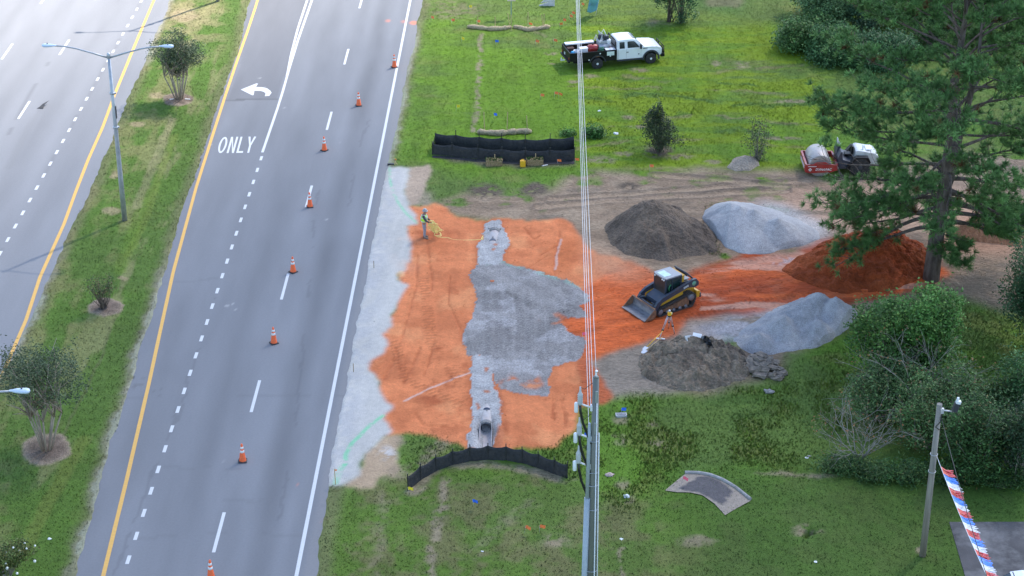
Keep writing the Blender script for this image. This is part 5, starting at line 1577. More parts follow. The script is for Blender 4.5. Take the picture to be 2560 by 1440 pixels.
for y in (-.82, -.42, .42, .82): tbar(gg, (3.16, y, .55), (3.10, y, 1.28), .035)
for z in (.78, 1.02, 1.26): tbar(gg, (3.15 - (z - .6) * .07, -.86, z), (3.15 - (z - .6) * .07, .86, z), .032)
for s in (-1, 1): gg.tube([(3.14, s * .84, .70), (3.0, s * .98, .74), (2.98, s * .98, 1.08), (3.11, s * .84, 1.12)], .03, 8)
gg.build('grille_guard', P_black, tk)
# service bed
sp_ = lambda s: MB().prism([(-4.15, .78), (-2.66, .74)] + arch(-2.08, .46, .58, 152, 28) + [(-1.5, .62), (-.62, .62), (-.62, 1.40), (-3.0, 1.40), (-4.15, 1.42)], s * 1.08 - .03, s * 1.08 + .03, 'xz', .008)
for s in (-1, 1):
    sp_(s).build('bed_side', P_black, tk)
    MB().box((-1.06, s * .82, .98), (.80, .48, .80), .02).box((-3.4, s * .92, 1.05), (1.1, .26, .5), .02).build('tool_locker', P_black, tk)
    MB().box((-1.06, s * .82, 1.405), (.74, .44, .03), .01).build('locker_lid', P_chrome, tk)
    o_ = arch(-2.08, .46, .65, 170, 10, 14); i_ = arch(-2.08, .46, .575, 170, 10, 14)
    MB().prism(o_ + i_[::-1], s * 1.08, s * 1.14, 'xz').build('fender_flare', P_trim, tk)
    for x, z in ((-1.12, .96), (-1.9, 1.22), (-2.75, .80)): MB().cyl((x, s * 1.11, z), (x, s * 1.13, z), .05, n=10).build('latch', P_chrome, tk)
MB().box((-1.1, -1.125, 1.16), (.56, .02, .30), .006).build('sign_panel', mat('pale_sign_panel', (.62, .70, .66), .5, var=.08), tk)
MB().box((-2.40, 0, .98), (3.5, 2.1, .06), .01).build('bed_floor', P_mud, tk)
MB().box((-4.18, 0, 1.10), (.06, 2.2, .62), .015).build('tailgate', P_black, tk)
MB().box((-4.26, 0, .74), (.16, 2.1, .10), .02).build('rear_bumper', P_black, tk)
for s in (-1, 1): MB().box((-4.225, s * .88, .95), (.04, .12, .14), .01).build('tail_light', mat('tail_light_red', (.35, .03, .02), .3) if s < 0 else bpy.data.materials['tail_light_red'], tk)
MB().box((-4.225, .25, .98), (.03, .2, .2), .01).box((-4.45, 0, .55), (.3, .08, .08), .01).cyl((-4.55, 0, .50), (-4.55, 0, .75), .03).build('tow_hitch', P_chrome, tk)
MB().box((-2.95, .86, 1.46), (2.2, .44, .10), .02).build('far_locker_lid', P_white, tk)
rk = MB()
for y in (-.92, .92): rk.tube([(-.68, y, 1.3), (-.68, y, 1.9), (-.68, y * .9, 2.02)], .04, 8)
tbar(rk, (-.68, -.84, 2.03), (-.68, .84, 2.03), .04); tbar(rk, (-.68, -.92, 1.55), (-.68, .92, 1.55), .03)
for y in np.linspace(-.75, .75, 8): tbar(rk, (-.68, y, 1.4), (-.68, y, 2.02), .015, 6)
rk.build('headache_rack', P_black, tk)
MB().box((-.5, 0, .45), (6.4, .8, .22), .03).box((-2.08, 0, .46), (.2, 1.6, .2), .03).box((2.08, 0, .46), (.2, 1.6, .2), .03).build('chassis', P_black, tk)
for s in (-1, 1):
    wheel('wheel', (2.08, s * .90, .43), .43, .26, tk, face=s)
    wheel('wheel', (-2.08, s * .97, .43), .43, .26, tk, face=s)
# load in the bed
r_ = np.random.default_rng(8)
cp = put(thing('air_compressor', (0, 0, 0), 0, 'grey and black engine driven compressor behind the truck cab', 'compressor'), tk, (-1.38, .10, 1.01)); cp.scale = (1.3, 1.3, 1.35)
MB().box((0, 0, .35), (.55, .5, .5), .05).cyl((-.3, -.3, .3), (.3, -.3, .3), .14, n=14).build('engine', M_galv, cp)
MB().cyl((-.1, .1, .6), (-.1, .1, .86), .12, n=14).box((.2, -.05, .70), (.26, .26, .26), .05).cyl((.0, -.2, .62), (.0, -.2, .95), .05).build('head', P_trim, cp)
h = MB()
for k in range(5):
    a, z, y = r_.uniform(-.35, .35), r_.uniform(.5, .95), r_.uniform(-.3, .3)
    h.tube([(a, y, z), (a + r_.uniform(-.3, .3), y + .1, z + .2), (a + r_.uniform(-.4, .4), y + r_.uniform(-.3, .3), z - .1)], .025, 6)
h.build('hoses', P_chrome, cp)
c2 = put(thing('pump', (0, 0, 0), 0, 'silver pump with red tank beside the headache rack', 'pump'), tk, (-.98, -.10, 1.01))
MB().cyl((0, -.25, .45), (0, .25, .45), .17, n=16).box((0, 0, .75), (.3, .42, .22), .05).build('housing', P_chrome, c2)
MB().cyl((-.05, -.32, .22), (.05, -.32, .22), .2, n=16).build('tank', P_red, c2)
rd = put(thing('fuel_tank', (0, 0, 0), 0, 'red fuel tank lying in the middle of the truck bed', 'tank'), tk, (-2.2, -.20, 1.01))
MB().revolve([(.05, -.42), (.2, -.38), (.27, -.28), (.27, .28), (.2, .38), (.05, .42)], 'x', (0, 0, .34), 20).build('tank', P_red, rd)
MB().cyl((0, 0, .58), (0, 0, .68), .05, n=10).build('cap', P_black, rd)
wt = put(thing('water_cooler', (0, 0, 0), 0, 'white plastic cooler in the truck bed right of the overhead wires', 'cooler'), tk, (-2.95, -.30, 1.01))
MB().box((0, 0, .22), (.55, .42, .42), .05).build('body', M_white, wt)
MB().box((0, 0, .45), (.58, .45, .06), .02).build('lid', M_white, wt)
bk_ = put(thing('bucket', (0, 0, 0), 0, 'grey bucket with a blue bag at the tail of the truck bed', 'bucket'), tk, (-3.55, -.40, 1.01))
MB().revolve([(.15, 0), (.19, .36), (.17, .36), (.14, .05), (0, .05)], n=18).build('pail', M_alu, bk_)
MB().ball((-.28, -.1, .18), (.16, .14, .18)).build('bag', mat('light_blue_bag', (.05, .38, .62), .6), bk_)
hs = put(thing('hose_coil', (0, 0, 0), 0, 'green hose coil lying beside the red fuel tank', 'hose'), tk, (-1.66, -.50, 1.10))
MB().tube([(.24 * math.cos(a) * (1 - a / 40), .2 * math.sin(a), .06 + .02 * a) for a in np.linspace(0, 18, 70)], .03, 6).build('coil', mat('green_hose', (.03, .20, .12), .5), hs)
ct = put(thing('crate', (0, 0, 0), 0, 'dark brown crate in the rear corner of the truck bed', 'crate'), tk, (-3.75, .45, 1.01))
MB().box((0, 0, .16), (.5, .5, .3), .02).build('body', mat('dark_brown_crate', (.07, .035, .025), .8, var=.3), ct)

# ------------------------------------------------------------------ compact track loader
TH = R(213)
fw = Vector((math.cos(TH), math.sin(TH), 0)); lf = Vector((-fw.y, fw.x, 0))
c0 = (G(1735, 768) + G(1652, 793)) / 2 - lf * .93
ld = thing('track_loader', (c0.x, c0.y, 0.0), TH, 'yellow and slate compact track loader with its bucket low, on the red clay', 'loader')
ld.scale = (.91, .91, .91)
outer = [(1.18, .04), (1.36, .10), (1.46, .27), (1.38, .46), (1.22, .55), (-.72, .93), (-1.0, .98), (-1.22, .90), (-1.38, .70), (-1.36, .48), (-1.18, .10), (-1.02, .04)]
cxo, czo = 0.05, .46
def inset(p, d):
    n = len(p); o = []
    for i in range(n):
        a, b_, c = Vector(p[i - 1]), Vector(p[i]), Vector(p[(i + 1) % n])
        e1 = (b_ - a).normalized(); e2 = (c - b_).normalized()
        nn_ = (Vector((-e1.y, e1.x)) + Vector((-e2.y, e2.x))).normalized()
        o.append(tuple(b_ + nn_ * d))
    return o
inner = inset(outer, .06)
for s in (-1, 1):
    y0_, y1_ = (.56, 1.0) if s > 0 else (-1.0, -.56)
    t = MB(); n = len(outer)
    v = [(x, y0_, z) for x, z in outer] + [(x, y1_, z) for x, z in outer] + [(x, y0_, z) for x, z in inner] + [(x, y1_, z) for x, z in inner]
    f = []
    for i in range(n):
        j = (i + 1) % n
        f += [(i, i + n, j + n, j), (i + 2 * n, j + 2 * n, j + 3 * n, i + 3 * n), (i, j, j + 2 * n, i + 2 * n), (i + n, i + 3 * n, j + 3 * n, j + n)]
    t.raw(v, f)
    # cleats
    L = [(Vector(outer[i]), Vector(outer[(i + 1) % n])) for i in range(n)]
    tot = sum((q - p).length for p, q in L); d = 0
    k = 0
    for p, q in L:
        ln = (q - p).length
        while k * .115 < d + ln:
            c = p.lerp(q, (k * .115 - d) / ln); e = (q - p).normalized()
            t.box((c.x + e.y * .015, (y0_ + y1_) / 2, c.y - e.x * .015), (.055, .44, .045), 0, Euler((0, -math.atan2(e.y, e.x), 0))); k += 1
        d += ln
    tr = t.build('track', P_track, ld)
    MB().prism([(1.05, .22), (1.15, .36), (-.75, .72), (-.95, .45), (-.9, .18)], y0_ + .08, y1_ - .10, 'xz', .02).build('track_frame', P_mud, tr)
    w = MB()
    for x, z, rr_ in ((1.2, .29, .19), (-1.08, .66, .22), (.65, .17, .10), (.2, .17, .10), (-.25, .17, .10), (-.68, .17, .10)):
        w.revolve([(rr_, y0_ + .05), (rr_, y1_ - .04), (rr_ * .5, y1_ - .02), (0, y1_ - .02)] if s > 0 else [(0, y0_ + .02), (rr_ * .5, y0_ + .02), (rr_, y0_ + .04), (rr_, y1_ - .05)], 'y', (x, 0, z), 16)
    w.build('rollers', P_bucket, tr)
MB().prism([(1.12, .30), (1.12, .62), (.75, .95), (-.2, 1.10), (-1.3, 1.15), (-1.55, 1.0), (-1.55, .42), (-1.2, .30)], -.56, .56, 'xz', .02).build('hull', P_yel, ld)
for s in (-1, 1):
    MB().prism([(1.10, .58), (1.05, .86), (-.4, 1.22), (-.55, 1.22), (-.55, .92)], s * .72 - .05, s * .72 + .05, 'xz', .01).build('side_panel', P_yel, ld)
MB().prism([(-.55, 1.08), (-.56, 1.62), (-1.05, 1.60), (-1.55, 1.28), (-1.60, .70), (-.6, .70)], -.55, .55, 'xz', .03).build('engine_hood', P_slate, ld)
MB().box((-.68, 0, 1.80), (.20, 1.10, .42), .03).box((-.68, 0, 2.03), (.26, 1.14, .06), .02).build('rear_cab_panel', P_yel, ld)
MB().prism([(-1.5, .45), (-1.5, .95), (-1.78, .85), (-1.82, .50)], -.85, .85, 'xz', .03).build('counterweight', P_yel, ld)
MB().box((-1.80, 0, .58), (.10, 1.75, .30), .03).build('rear_guard', P_slate, ld)
# cab
cb_ = MB()
for x, y in ((.58, .54), (.58, -.54), (-.54, .54), (-.54, -.54)): cb_.box((x, y, 1.58), (.09, .08, 1.08), .01)
for y in (.54, -.54): cb_.box((.02, y, 1.10), (1.1, .07, .16), .01).box((.02, y, 2.06), (1.1, .07, .10), .01).box((.12, y, 1.6), (.05, .06, 1.0), .01)
cb_.box((.58, 0, 1.06), (.08, 1.05, .16), .01).box((.58, 0, 2.06), (.08, 1.05, .1), .01)
cb_.prism([(.58, 1.14), (1.18, .84), (1.18, .5), (.5, .5)], -.54, .54, 'xz', .02)
cab = cb_.build('cab_frame', P_slate, ld)
MB().box((.60, 0, 1.60), (.03, .98, .92), .005).build('front_door_glass', mat('dark_screen', (.035, .03, .028), .35, var=.2), cab)
for s in (-1, 1):
    MB().box((-.20, s * .535, 1.60), (.58, .02, .86), .004).box((.35, s * .535, 1.60), (.40, .02, .86), .004).build('side_glass', mat('smoky_green_glass', (.012, .028, .026), .08, spec=.8) if s < 0 else bpy.data.materials['smoky_green_glass'], cab)
    MB().tube([(.30, s * .56, 1.28), (.36, s * .56, 1.44), (.30, s * .56, 1.62), (.20, s * .56, 1.68)], .028, 8).build('green_cab_arc', mat('bright_green', (.04, .22, .08), .5) if s < 0 else bpy.data.materials['bright_green'], cab)  # added arc standing in for a green edge glimpsed inside the cab, no real rail
ro = MB().prism([(.68, -.42), (.60, -.60), (-.56, -.60), (-.56, .60), (.60, .60), (.68, .42)], 2.10, 2.19, 'xy', .025).build('cab_roof', P_roof, ld)
MB().box((.30, .0, 2.20), (.52, .74, .02), .008).build('roof_hatch', mat('pale_green_hatch', (.52, .68, .63), .3), ro)
for y in (-.40, .32, .48): MB().cyl((.66, y, 2.06), (.71, y, 2.06), .05, n=10).build('work_light', M_white, ld)
for s in (-1, 1):
    arm = MB().prism([(-1.62, 1.34), (-1.60, 1.56), (-1.42, 1.78), (-1.15, 1.78), (1.02, 1.17), (1.42, .92), (1.58, .66), (1.58, .34), (1.38, .32), (1.30, .62), (1.08, .84), (.70, .96), (-.8, 1.34), (-1.15, 1.28), (-1.4, 1.24)], s * .82 - .085, s * .82 + .085, 'xz', .015).build('lift_arm', P_slate, ld)
    MB().revolve([(0, s * .912), (.15, s * .912), (.15, s * .906), (.15, s * .90)] if s > 0 else [(.15, s * .90), (.15, s * .906), (.15, s * .912), (0, s * .912)], 'y', (-1.26, 0, 1.52), 24).build('round_decal', mat('green_decal', (.16, .36, .24), .5) if s < 0 else bpy.data.materials['green_decal'], arm)
    text_mesh('333G', 'arm_lettering', M_white, arm, .17, Matrix.Translation((-.66, s * .910, 1.44)) @ Matrix.Rotation(R(180) if s > 0 else 0, 4, 'Z') @ Matrix.Rotation(R(90), 4, 'X') @ Matrix.Rotation(R(15.5 if s > 0 else -15.5), 4, 'Z'), bold=.004)
    tbar(MB(), (1.02, s * .60, .55), (1.52, s * .60, .80), .06, 10).tube([(1.3, s * .60, .70), (1.62, s * .6, .92)], .035, 8).build('tilt_cylinder', P_slate, ld)
    u_ = MB().tube([(-1.35, s * .62, 1.70), (-.95, s * .58, 2.10)], .055, 8).tube([(-1.35, s * .62, 1.70), (-.85, s * .62, 1.4)], .05, 8)
    u_.build('rear_post', P_slate, ld)
tbar(MB(), (-.95, -.60, 2.10), (-.95, .60, 2.10), .055, 10).box((-.98, 0, 1.98), (.04, 1.1, .16), .01).build('rear_crossbar', P_slate, ld)
MB().box((-1.05, 0, 1.66), (.45, .9, .05), .02).build('engine_lid', P_roof, ld)
MB().box((1.55, 0, .48), (.12, 1.5, .42), .02).cyl((1.5, -.75, .62), (1.5, .75, .62), .06).build('coupler', P_slate, ld)
W = 1.12
prof = [(2.52, .10), (1.95, .07), (1.74, .14), (1.64, .34), (1.66, .62), (1.76, .70)]
pin = [(x + (.045 if i > 2 else 0), z + (.045 if i <= 3 else 0)) for i, (x, z) in enumerate(prof)]
bu = MB().prism(prof + pin[::-1], -W, W, 'xz')
bkt = bu.build('bucket', P_bucket, ld)
for s in (-1, 1):
    MB().prism([(2.46, .12), (1.95, .085), (1.75, .155), (1.66, .34), (1.68, .62), (1.78, .69), (1.95, .55)], s * W - .02, s * W + .02, 'xz').build('side_cutter', P_mud, bkt)
MB().box((1.75, 0, .715), (.12, 2 * W, .035), .008).build('top_edge', P_mud, bkt)

# ------------------------------------------------------------------ soil roller behind the pine
rl = thing('road_roller', (20.25, 113.75, 0), R(180.5), 'red soil roller with a wide steel drum and a white engine hood behind the pine', 'roller')
rl.scale = (.95, .95, .95)
MB().revolve([(.66, -1.0), (.72, -1.0), (.75, -.97), (.75, .97), (.72, 1.0), (.66, 1.0)], 'y', (1.30, 0, .76), 48).build('drum', P_drum, rl)
MB().revolve([(.02, -.90), (.66, -.90), (.66, .90), (.02, .90)], 'y', (1.30, 0, .76), 32).build('drum_disc', P_black, rl)
for s in (-1, 1):
    sp = MB().prism([(.25, .55), (.25, .92), (.75, .95), (1.0, 1.10), (1.55, 1.10), (1.80, .95), (2.28, .95), (2.28, .42), (2.0, .34), (.6, .40)], s * 1.14 - .05, s * 1.14 + .05, 'xz', .012).build('side_frame', P_red, rl)
    if s > 0:
        Mx = Matrix.Translation((1.12, 1.196, .60)) @ Matrix.Rotation(R(180), 4, 'Z') @ Matrix.Rotation(R(90), 4, 'X')
        text_mesh('DYNAPAC', 'frame_lettering', M_white, sp, .225, Mx, shear=.25, bold=.003)
        d_ = MB().prism([(.0, .12), (.12, 0), (0, -.12), (-.12, 0)], -.004, .004, 'xz').xform(Matrix.Translation((1.98, 1.196, .60)))
        d_.build('diamond_emblem', M_white, sp)
        MB().prism([(.0, .05), (.05, 0), (0, -.05), (-.05, 0)], -.004, .004, 'xz').xform(Matrix.Translation((1.98, 1.202, .60))).build('diamond_centre', P_red, sp)
        MB().box((1.85, 1.196, .82), (.55, .008, .035)).build('frame_stripe', M_white, sp)
MB().box((2.24, 0, .70), (.14, 2.24, .52), .02).build('front_beam', P_red, rl)
MB().box((2.32, .0, .70), (.02, 1.7, .03)).box((2.32, 0, .58), (.02, 1.7, .02)).build('beam_stripe', M_white, rl)
MB().box((.24, 0, .72), (.14, 2.24, .44), .02).box((-.05, 0, .70), (.6, .5, .3), .04).build('rear_beam', P_red, rl)
hz_ = MB()
for y in (-.3, -.1, .15, .35): hz_.tube([(.35, y, .95), (.1, y * .9, 1.10), (-.25, y * .8, .85)], .03, 6)
hz_.build('hoses', P_black, rl)
MB().prism([(.10, .55), (.16, 1.30), (.02, 1.72), (-.10, 1.72), (-.14, 1.20), (-.95, .95), (-1.0, .55)], -.95, .95, 'xz', .03).build('operator_platform', P_slate, rl)
MB().prism([(.20, 1.25), (.10, 2.0), (-.05, 2.02), (-.12, 1.25)], -.25, .25, 'xz', .03).build('console', P_slate, rl)
sw = MB().tube([(.12 + .02 * math.cos(a), .20 * math.sin(a), 2.14 + .2 * math.cos(a)) for a in np.linspace(0, 2 * math.pi, 25)], .025, 8, False); tbar(sw, (.0, 0, 1.98), (.12, 0, 2.12), .025); sw.build('steering_wheel', M_alu, rl)
st = MB().box((-.62, 0, 1.22), (.5, .5, .14), .04).box((-.86, 0, 1.52), (.12, .48, .56), .04).build('seat', P_black, rl)
for s in (-1, 1):
    MB().prism([(-.35, .62), (-.55, .92), (-.95, 1.42), (-1.75, 1.42), (-1.95, 1.05), (-1.85, 1.02), (-1.6, 1.32), (-1.02, 1.32), (-.6, .80), (-.45, .58)], s * .98 - .2, s * .98 + .2, 'xz', .01).build('mudguard', P_black, rl)
    wheel('rear_wheel', (-1.28, s * .92, .70), .70, .5, rl, rim=P_trim, face=s, rimr=.42)
MB().prism([(-.98, .80), (-1.0, 1.66), (-1.15, 1.72), (-2.30, 1.50), (-2.52, 1.25), (-2.52, .72)], -.68, .68, 'xz', .05).build('engine_hood', mat('dusty_white_hood', (.66, .66, .63), .45, var=.08, scale=3, dirt=(.25, .24, .20), dscale=2.5, damt=.4), rl)
MB().box((-1.9, 0, 1.65), (.4, .8, .06), .02).cyl((-1.5, .3, 1.62), (-1.5, .3, 1.95), .05).build('exhaust', P_chrome, rl)
MB().box((-1.4, 0, .72), (2.3, .9, .35), .03).build('rear_frame', P_black, rl)

# ------------------------------------------------------------------ white car at the bottom corner
cr = thing('parked_car', (22.0, 68.05, .07), R(0), 'white car on the dark parking slab, cut off by the bottom right corner', 'car')
MB().prism([(-2.25, .28), (2.25, .28), (2.28, .55), (2.05, .80), (1.25, .92), (-1.7, .98), (-2.2, .90), (-2.3, .6)], -.88, .88, 'xz', .06).build('body', P_white, cr)
gl = MB().prism([(-1.75, .95), (-1.1, 1.46), (-.6, 1.50), (.25, 1.48), (.5, 1.42), (1.30, .92)], -.80, .80, 'xz', .03)
gl.v = [(x, y * (1 - .2 * max(0, z - .95) / .55), z) for x, y, z in gl.v]; gl.build('cabin_glass', P_glass, cr)
rf = MB().prism([(-1.2, 1.44), (-.7, 1.52), (.2, 1.50), (.48, 1.43), (.3, 1.40), (-1.0, 1.40)], -.69, .69, 'xz', .03).build('roof', P_white, cr)
for s in (-1, 1):
    for x in (-1.4, 1.4): wheel('wheel', (x, s * .80, .32), .32, .22, cr, face=s)
for s in (-1, 1): MB().box((2.15, s * .62, .66), (.22, .34, .14), .03).build('headlight', P_lamp, cr)
# ------------------------------------------------------------------ concrete utility pole with cable risers
M_pole = mat('spun_concrete_pole', (.15, .158, .142), .5, .05, var=.12, scale=2, dirt=(.16, .17, .16), dscale=1.5, damt=.5, stretch=(1, 1, .2))
M_cond = mat('blue_grey_conduit', (.37, .42, .47), .5, var=.06)
M_ins = mat('grey_insulator', (.46, .48, .50), .4, var=.08)
M_insw = mat('white_arrester', (.72, .74, .76), .4, var=.05)
M_cable = mat('black_cable', (.012, .013, .014), .45)
M_wire = mat('bare_aluminium_wire', (.62, .60, .60), .5, .2, var=.05)
PY = 64.0
def at(u, v, y=PY):
    z = zat(v, y)
    return Vector(((u - 1280) * wpx(y, z), y, z))
top = at(1490, 944)
up = thing('utility_pole', (top.x, PY, 0), 0, 'tall grey concrete utility pole with white cable terminations on its left', 'utility pole')
tz = top.z
MB().tube([(0, 0, -.3), (0, 0, tz * .6), (0, 0, tz)], [.25, .17, .115], 24).revolve([(.115, tz), (.09, tz + .06), (0, tz + .07)]).build('pole', M_pole, up)
MB().cyl((0, 0, tz), (0, 0, tz + .22), .035).tube([(0, .0, tz + .22), (.02, 0, tz + .30)], .05, 8).build('top_pin', M_insw, up)
def rad(z): return .115 + (.17 - .115) * (tz - z) / (tz * .4) if z > tz * .6 else .17 + .08 * (tz * .6 - z) / (tz * .6)
for k, (vb, vt, xi) in enumerate(((1012, 972, 1450), (1088, 1044, 1448), (1158, 1112, 1446))):
    zb, zt_ = zat(vb, PY), zat(vt, PY)
    xx = (xi - 1280) * wpx(PY, zb) - top.x
    br = MB().tube([(-rad(zb), -.02, zb - .12), (xx, -.05, zb + .08)], .035, 8).box((-rad(zb) - .02, 0, zb - .12), (.08, .18, .22), .01).build('bracket_arm', M_insw, up)
    g_ = MB()
    prof = [(.05, zb + .02)]
    for q in range(5): prof += [(.105, zb + .12 + q * .085), (.085, zb + .16 + q * .085)]
    prof += [(.05, zb + .58), (.035, zb + .66), (.03, zb + .80), (0, zb + .80)]
    g_.revolve(prof, c=(xx, -.05, 0), n=16).build('cable_termination', M_ins, up)
    MB().revolve([(.07, zb - .28), (.075, zb - .26), (.075, zb + .10), (.05, zb + .13), (0, zb + .13)], c=(xx - .14, -.05, 0), n=14).build('surge_arrester', M_insw, up)
    MB().tube([(xx, -.05, zb + .05), (xx + .02, -.06, zb - .25), (xx + .12, -.06, zb - .75), (xx + .30, -.06, zb - 1.25), (-rad(zb) - .03, -.08, zb - 1.65)], .05, 8).build('riser_cable', M_cable, up)
    MB().tube([(xx, -.05, zb + .80), (xx + .15, -.05, zb + .70), (-rad(zb) * .8, .0, zb + .95)], .012, 6).build('jumper_wire', M_cable, up)
z1, z2 = zat(1085, PY), zat(1243, PY)
xl = lambda z: -rad(z) - .07
MB().tube([(xl(z1 + .4), -.05, z1 + .5), (xl(z1), -.06, z1), (xl(z2), -.08, z2)], [.05, .075, .08], 12).tube([(xl(z2), -.08, z2 + .02), (xl(0) - .02, -.1, -.1)], [.115, .12], 14).build('riser_conduit', M_cond, up)
MB().tube([(rad(tz - .8) * .4, -rad(tz - .8) - .01, tz - .8), (rad(4) * .45, -rad(4) - .02, 4), (rad(0) * .5, -rad(0) - .02, 0)], .022, 8).tube([(rad(8) * .9, -.1, 11.2), (rad(0), -.14, 0)], .02, 8).build('ground_wire_moulding', M_insw, up)
bd_ = MB()
for v in (1100, 1178, 1210, 1270, 1422):
    z = zat(v, PY); bd_.tube([((rad(z) + .015) * math.cos(a) - (.09 if math.cos(a) < -.5 else 0), (rad(z) + .02) * math.sin(a), z) for a in np.linspace(0, 2 * math.pi, 25)], .016, 6, False)
bd_.build('strap_band', M_galv, up)
MB().box((.03, -rad(tz - .6) - .02, tz - .75), (.09, .05, .5), .01).box((.0, -rad(tz - 2) - .02, tz - 2.1), (.09, .05, .5), .01).build('bolt_plate', M_galv, up)
# overhead wires, running on along the road
ex = at(1447, 0, 108.0)
dirw = (Vector((ex.x, 108.0, 0)) - Vector((top.x - .02, PY, 0))) / (108.0 - PY)
for k, (dz, dx, lab) in enumerate(((.24, 0.0, 'overhead wire from the top pin of the concrete pole, rightmost and highest'),
                                   (-.55, -.10, 'overhead wire second from the right, just below the pole top'),
                                   (-1.45, -.16, 'overhead wire third from the right, meeting the pole at its middle bracket'),
                                   (-2.35, -.22, 'overhead wire leftmost, meeting the pole at its lowest bracket'))):
    p0 = Vector((top.x + dx, PY, tz + dz)); P = []
    dx2 = (0.06, -.02, -.04, -.10)[k]
    for q in range(25):
        f = q / 24; y = PY + 110 * f
        tgt = top.x + dirw.x * (y - PY)
        P.append((tgt + dx * (1 - f * 1.2) + dx2 * f * 0, y, p0.z - 3.2 * f * (1 - f) * .6 + .9 * (tz + .0 - p0.z) * min(1, f * 2.2) * .55))
    o = MB().tube(P, .0115, 6).build('overhead_wire', M_wire)
    tag(o, lab, 'wire', 'overhead wires along the road')

# ------------------------------------------------------------------ wooden pole with a floodlight, streamer and guy wire
wb = G(2306, 1391)
wp = thing('wooden_pole', (wb.x, wb.y, 0), 0, 'weathered wooden pole on the shaded lawn at the right', 'pole')
wz = zat(1010, wb.y)
M_polew = mat('grey_pole_wood', (.25, .225, .195), .9, var=.3, scale=9, stretch=(1, 1, .06), dirt=(.16, .12, .09), dscale=3, damt=.5, bump=.3, bscale=12)
MB().tube([(0, 0, -.3), (0, 0, wz * .5), (0, 0, wz)], [.15, .135, .115], 16).build('pole', M_polew, wp)
b_ = MB()
for z in (zat(1135, wb.y), zat(1178, wb.y)): b_.tube([(.155 * math.cos(a), .155 * math.sin(a), z) for a in np.linspace(0, 2 * math.pi, 21)], .012, 6, False)
b_.build('strap_band', M_alu, wp)
am = MB().tube([(.05, -.02, wz - .28), (.62, -.05, wz - .34)], .035, 8).box((.12, -.05, wz - .3), (.14, .14, .24), .01).build('lamp_arm', M_alu, wp)
fl_ = MB().box((0, 0, .22), (.24, .22, .42), .04, Euler((0, .25, 0))).xform(Matrix.Translation((.68, -.05, wz - .34))).build('floodlight', P_trim, am)
MB().box((.76, -.05, wz + .12), (.20, .20, .16), .03, Euler((0, .25, 0))).cyl((.72, -.05, wz + .2), (.74, -.05, wz + .34), .05).build('photocell', M_insw, am)
MB().tube([(.1, -.1, wz - .5), (.08, -.14, wz - .8), (-.1, -.12, wz - 1.05), (.12, -.14, wz - 1.2)], .02, 6).build('cable_loop', M_cable, wp)
gw = MB().tube([Vector((wb.x + .1, wb.y - .05, wz - .55)).lerp(Vector((wb.x - .35, 55, 6.9)), k / 12) - Vector((0, 0, .45 * 4 * (k / 12) * (1 - k / 12))) for k in range(13)], .016, 6).build('service_wire', M_cable)
tag(gw, 'thin dark service wire dropping from the wooden pole behind the streamer', 'wire')
# red, blue and white fringe streamer
a0 = Vector((wb.x + .1, wb.y - .12, zat(1137, wb.y)))
a1 = Vector((wb.x + .62, 63.2, 4.95)); d_ = a1 - a0
sm = thing('fringe_streamer', tuple(a0), 0, 'red, blue and white tinsel fringe streamer tied to the wooden pole', 'streamer')
SAG = lambda f: -.30 * 4 * f * (1 - f)
P = [Vector((0, 0, 0)) + d_ * f * 1.35 + Vector((0, 0, SAG(f))) for f in np.linspace(0, 1, 40)]
MB().tube(P, .012, 6).build('cord', M_insw, sm)
cols = [mat('red_tinsel', (.62, .02, .035), .3, var=.25, scale=20), mat('blue_tinsel', (.02, .24, .85), .3, var=.25, scale=20), mat('white_tinsel', (.75, .77, .80), .3, var=.25, scale=20)]
r_ = np.random.default_rng(21)
nseg = 24
for k in range(nseg):
    f0, f1 = .055 + .94 * k / nseg, .055 + .94 * (k + 1) / nseg
    b = MB()
    for q in range(60):
        f = f0 + (f1 - f0) * (q + .5) / 60
        p = d_ * f * 1.35 + Vector((0, 0, SAG(f)))
        w = .030; L = r_.uniform(.30, .46); sw = r_.normal(.50, .06)
        dv = (d_.normalized()) * w
        pts = [p, p + Vector((sw * .45, r_.normal(0, .03), -L * .5)), p + Vector((sw * 1.0, r_.normal(0, .07), -L * .75))]
        v = []
        for s, x in enumerate(pts): v += [x - dv * (1 - .3 * s), x + dv * (1 - .3 * s)]
        b.raw(v, [(0, 1, 3, 2), (2, 3, 5, 4)])
        b.raw([(x, y, z - .004) for x, y, z in [tuple(i) for i in v]], [(2, 3, 1, 0), (4, 5, 3, 2)])
    b.build('fringe_tuft', cols[k % 3], sm)

# ------------------------------------------------------------------ the worker
def skin_obj(name, verts, edges, radii, m, parent, root=0, sub=1):
    me = bpy.data.meshes.new(name)
    me.from_pydata([tuple(v) for v in verts], edges, [])
    o = bpy.data.objects.new(name, me)
    col.objects.link(o)
    sk = o.modifiers.new('skin', 'SKIN')
    for i, r in enumerate(radii):
        rr = r if hasattr(r, '__len__') else (r, r)
        me.skin_vertices[0].data[i].radius = rr
    me.skin_vertices[0].data[root].use_root = True
    o.modifiers.new('sub', 'SUBSURF').levels = sub
    dg = bpy.context.evaluated_depsgraph_get()
    nm = bpy.data.meshes.new_from_object(o.evaluated_get(dg))
    bpy.data.objects.remove(o); bpy.data.meshes.remove(me)
    nm.name = name
    nm.materials.clear(); nm.materials.append(m)
    nm.polygons.foreach_set('use_smooth', [True] * len(nm.polygons))
    q = bpy.data.objects.new(name, nm); col.objects.link(q)
    if parent: q.parent = parent
    return q
wk = G(1061, 595)
pr_ = thing('person', (wk.x, wk.y, .02), R(-8), 'worker in a lime safety vest and grey trousers holding a bundle of yellow webbing', 'person')
M_skin = mat('tanned_skin', (.30, .16, .10), .6, var=.08)
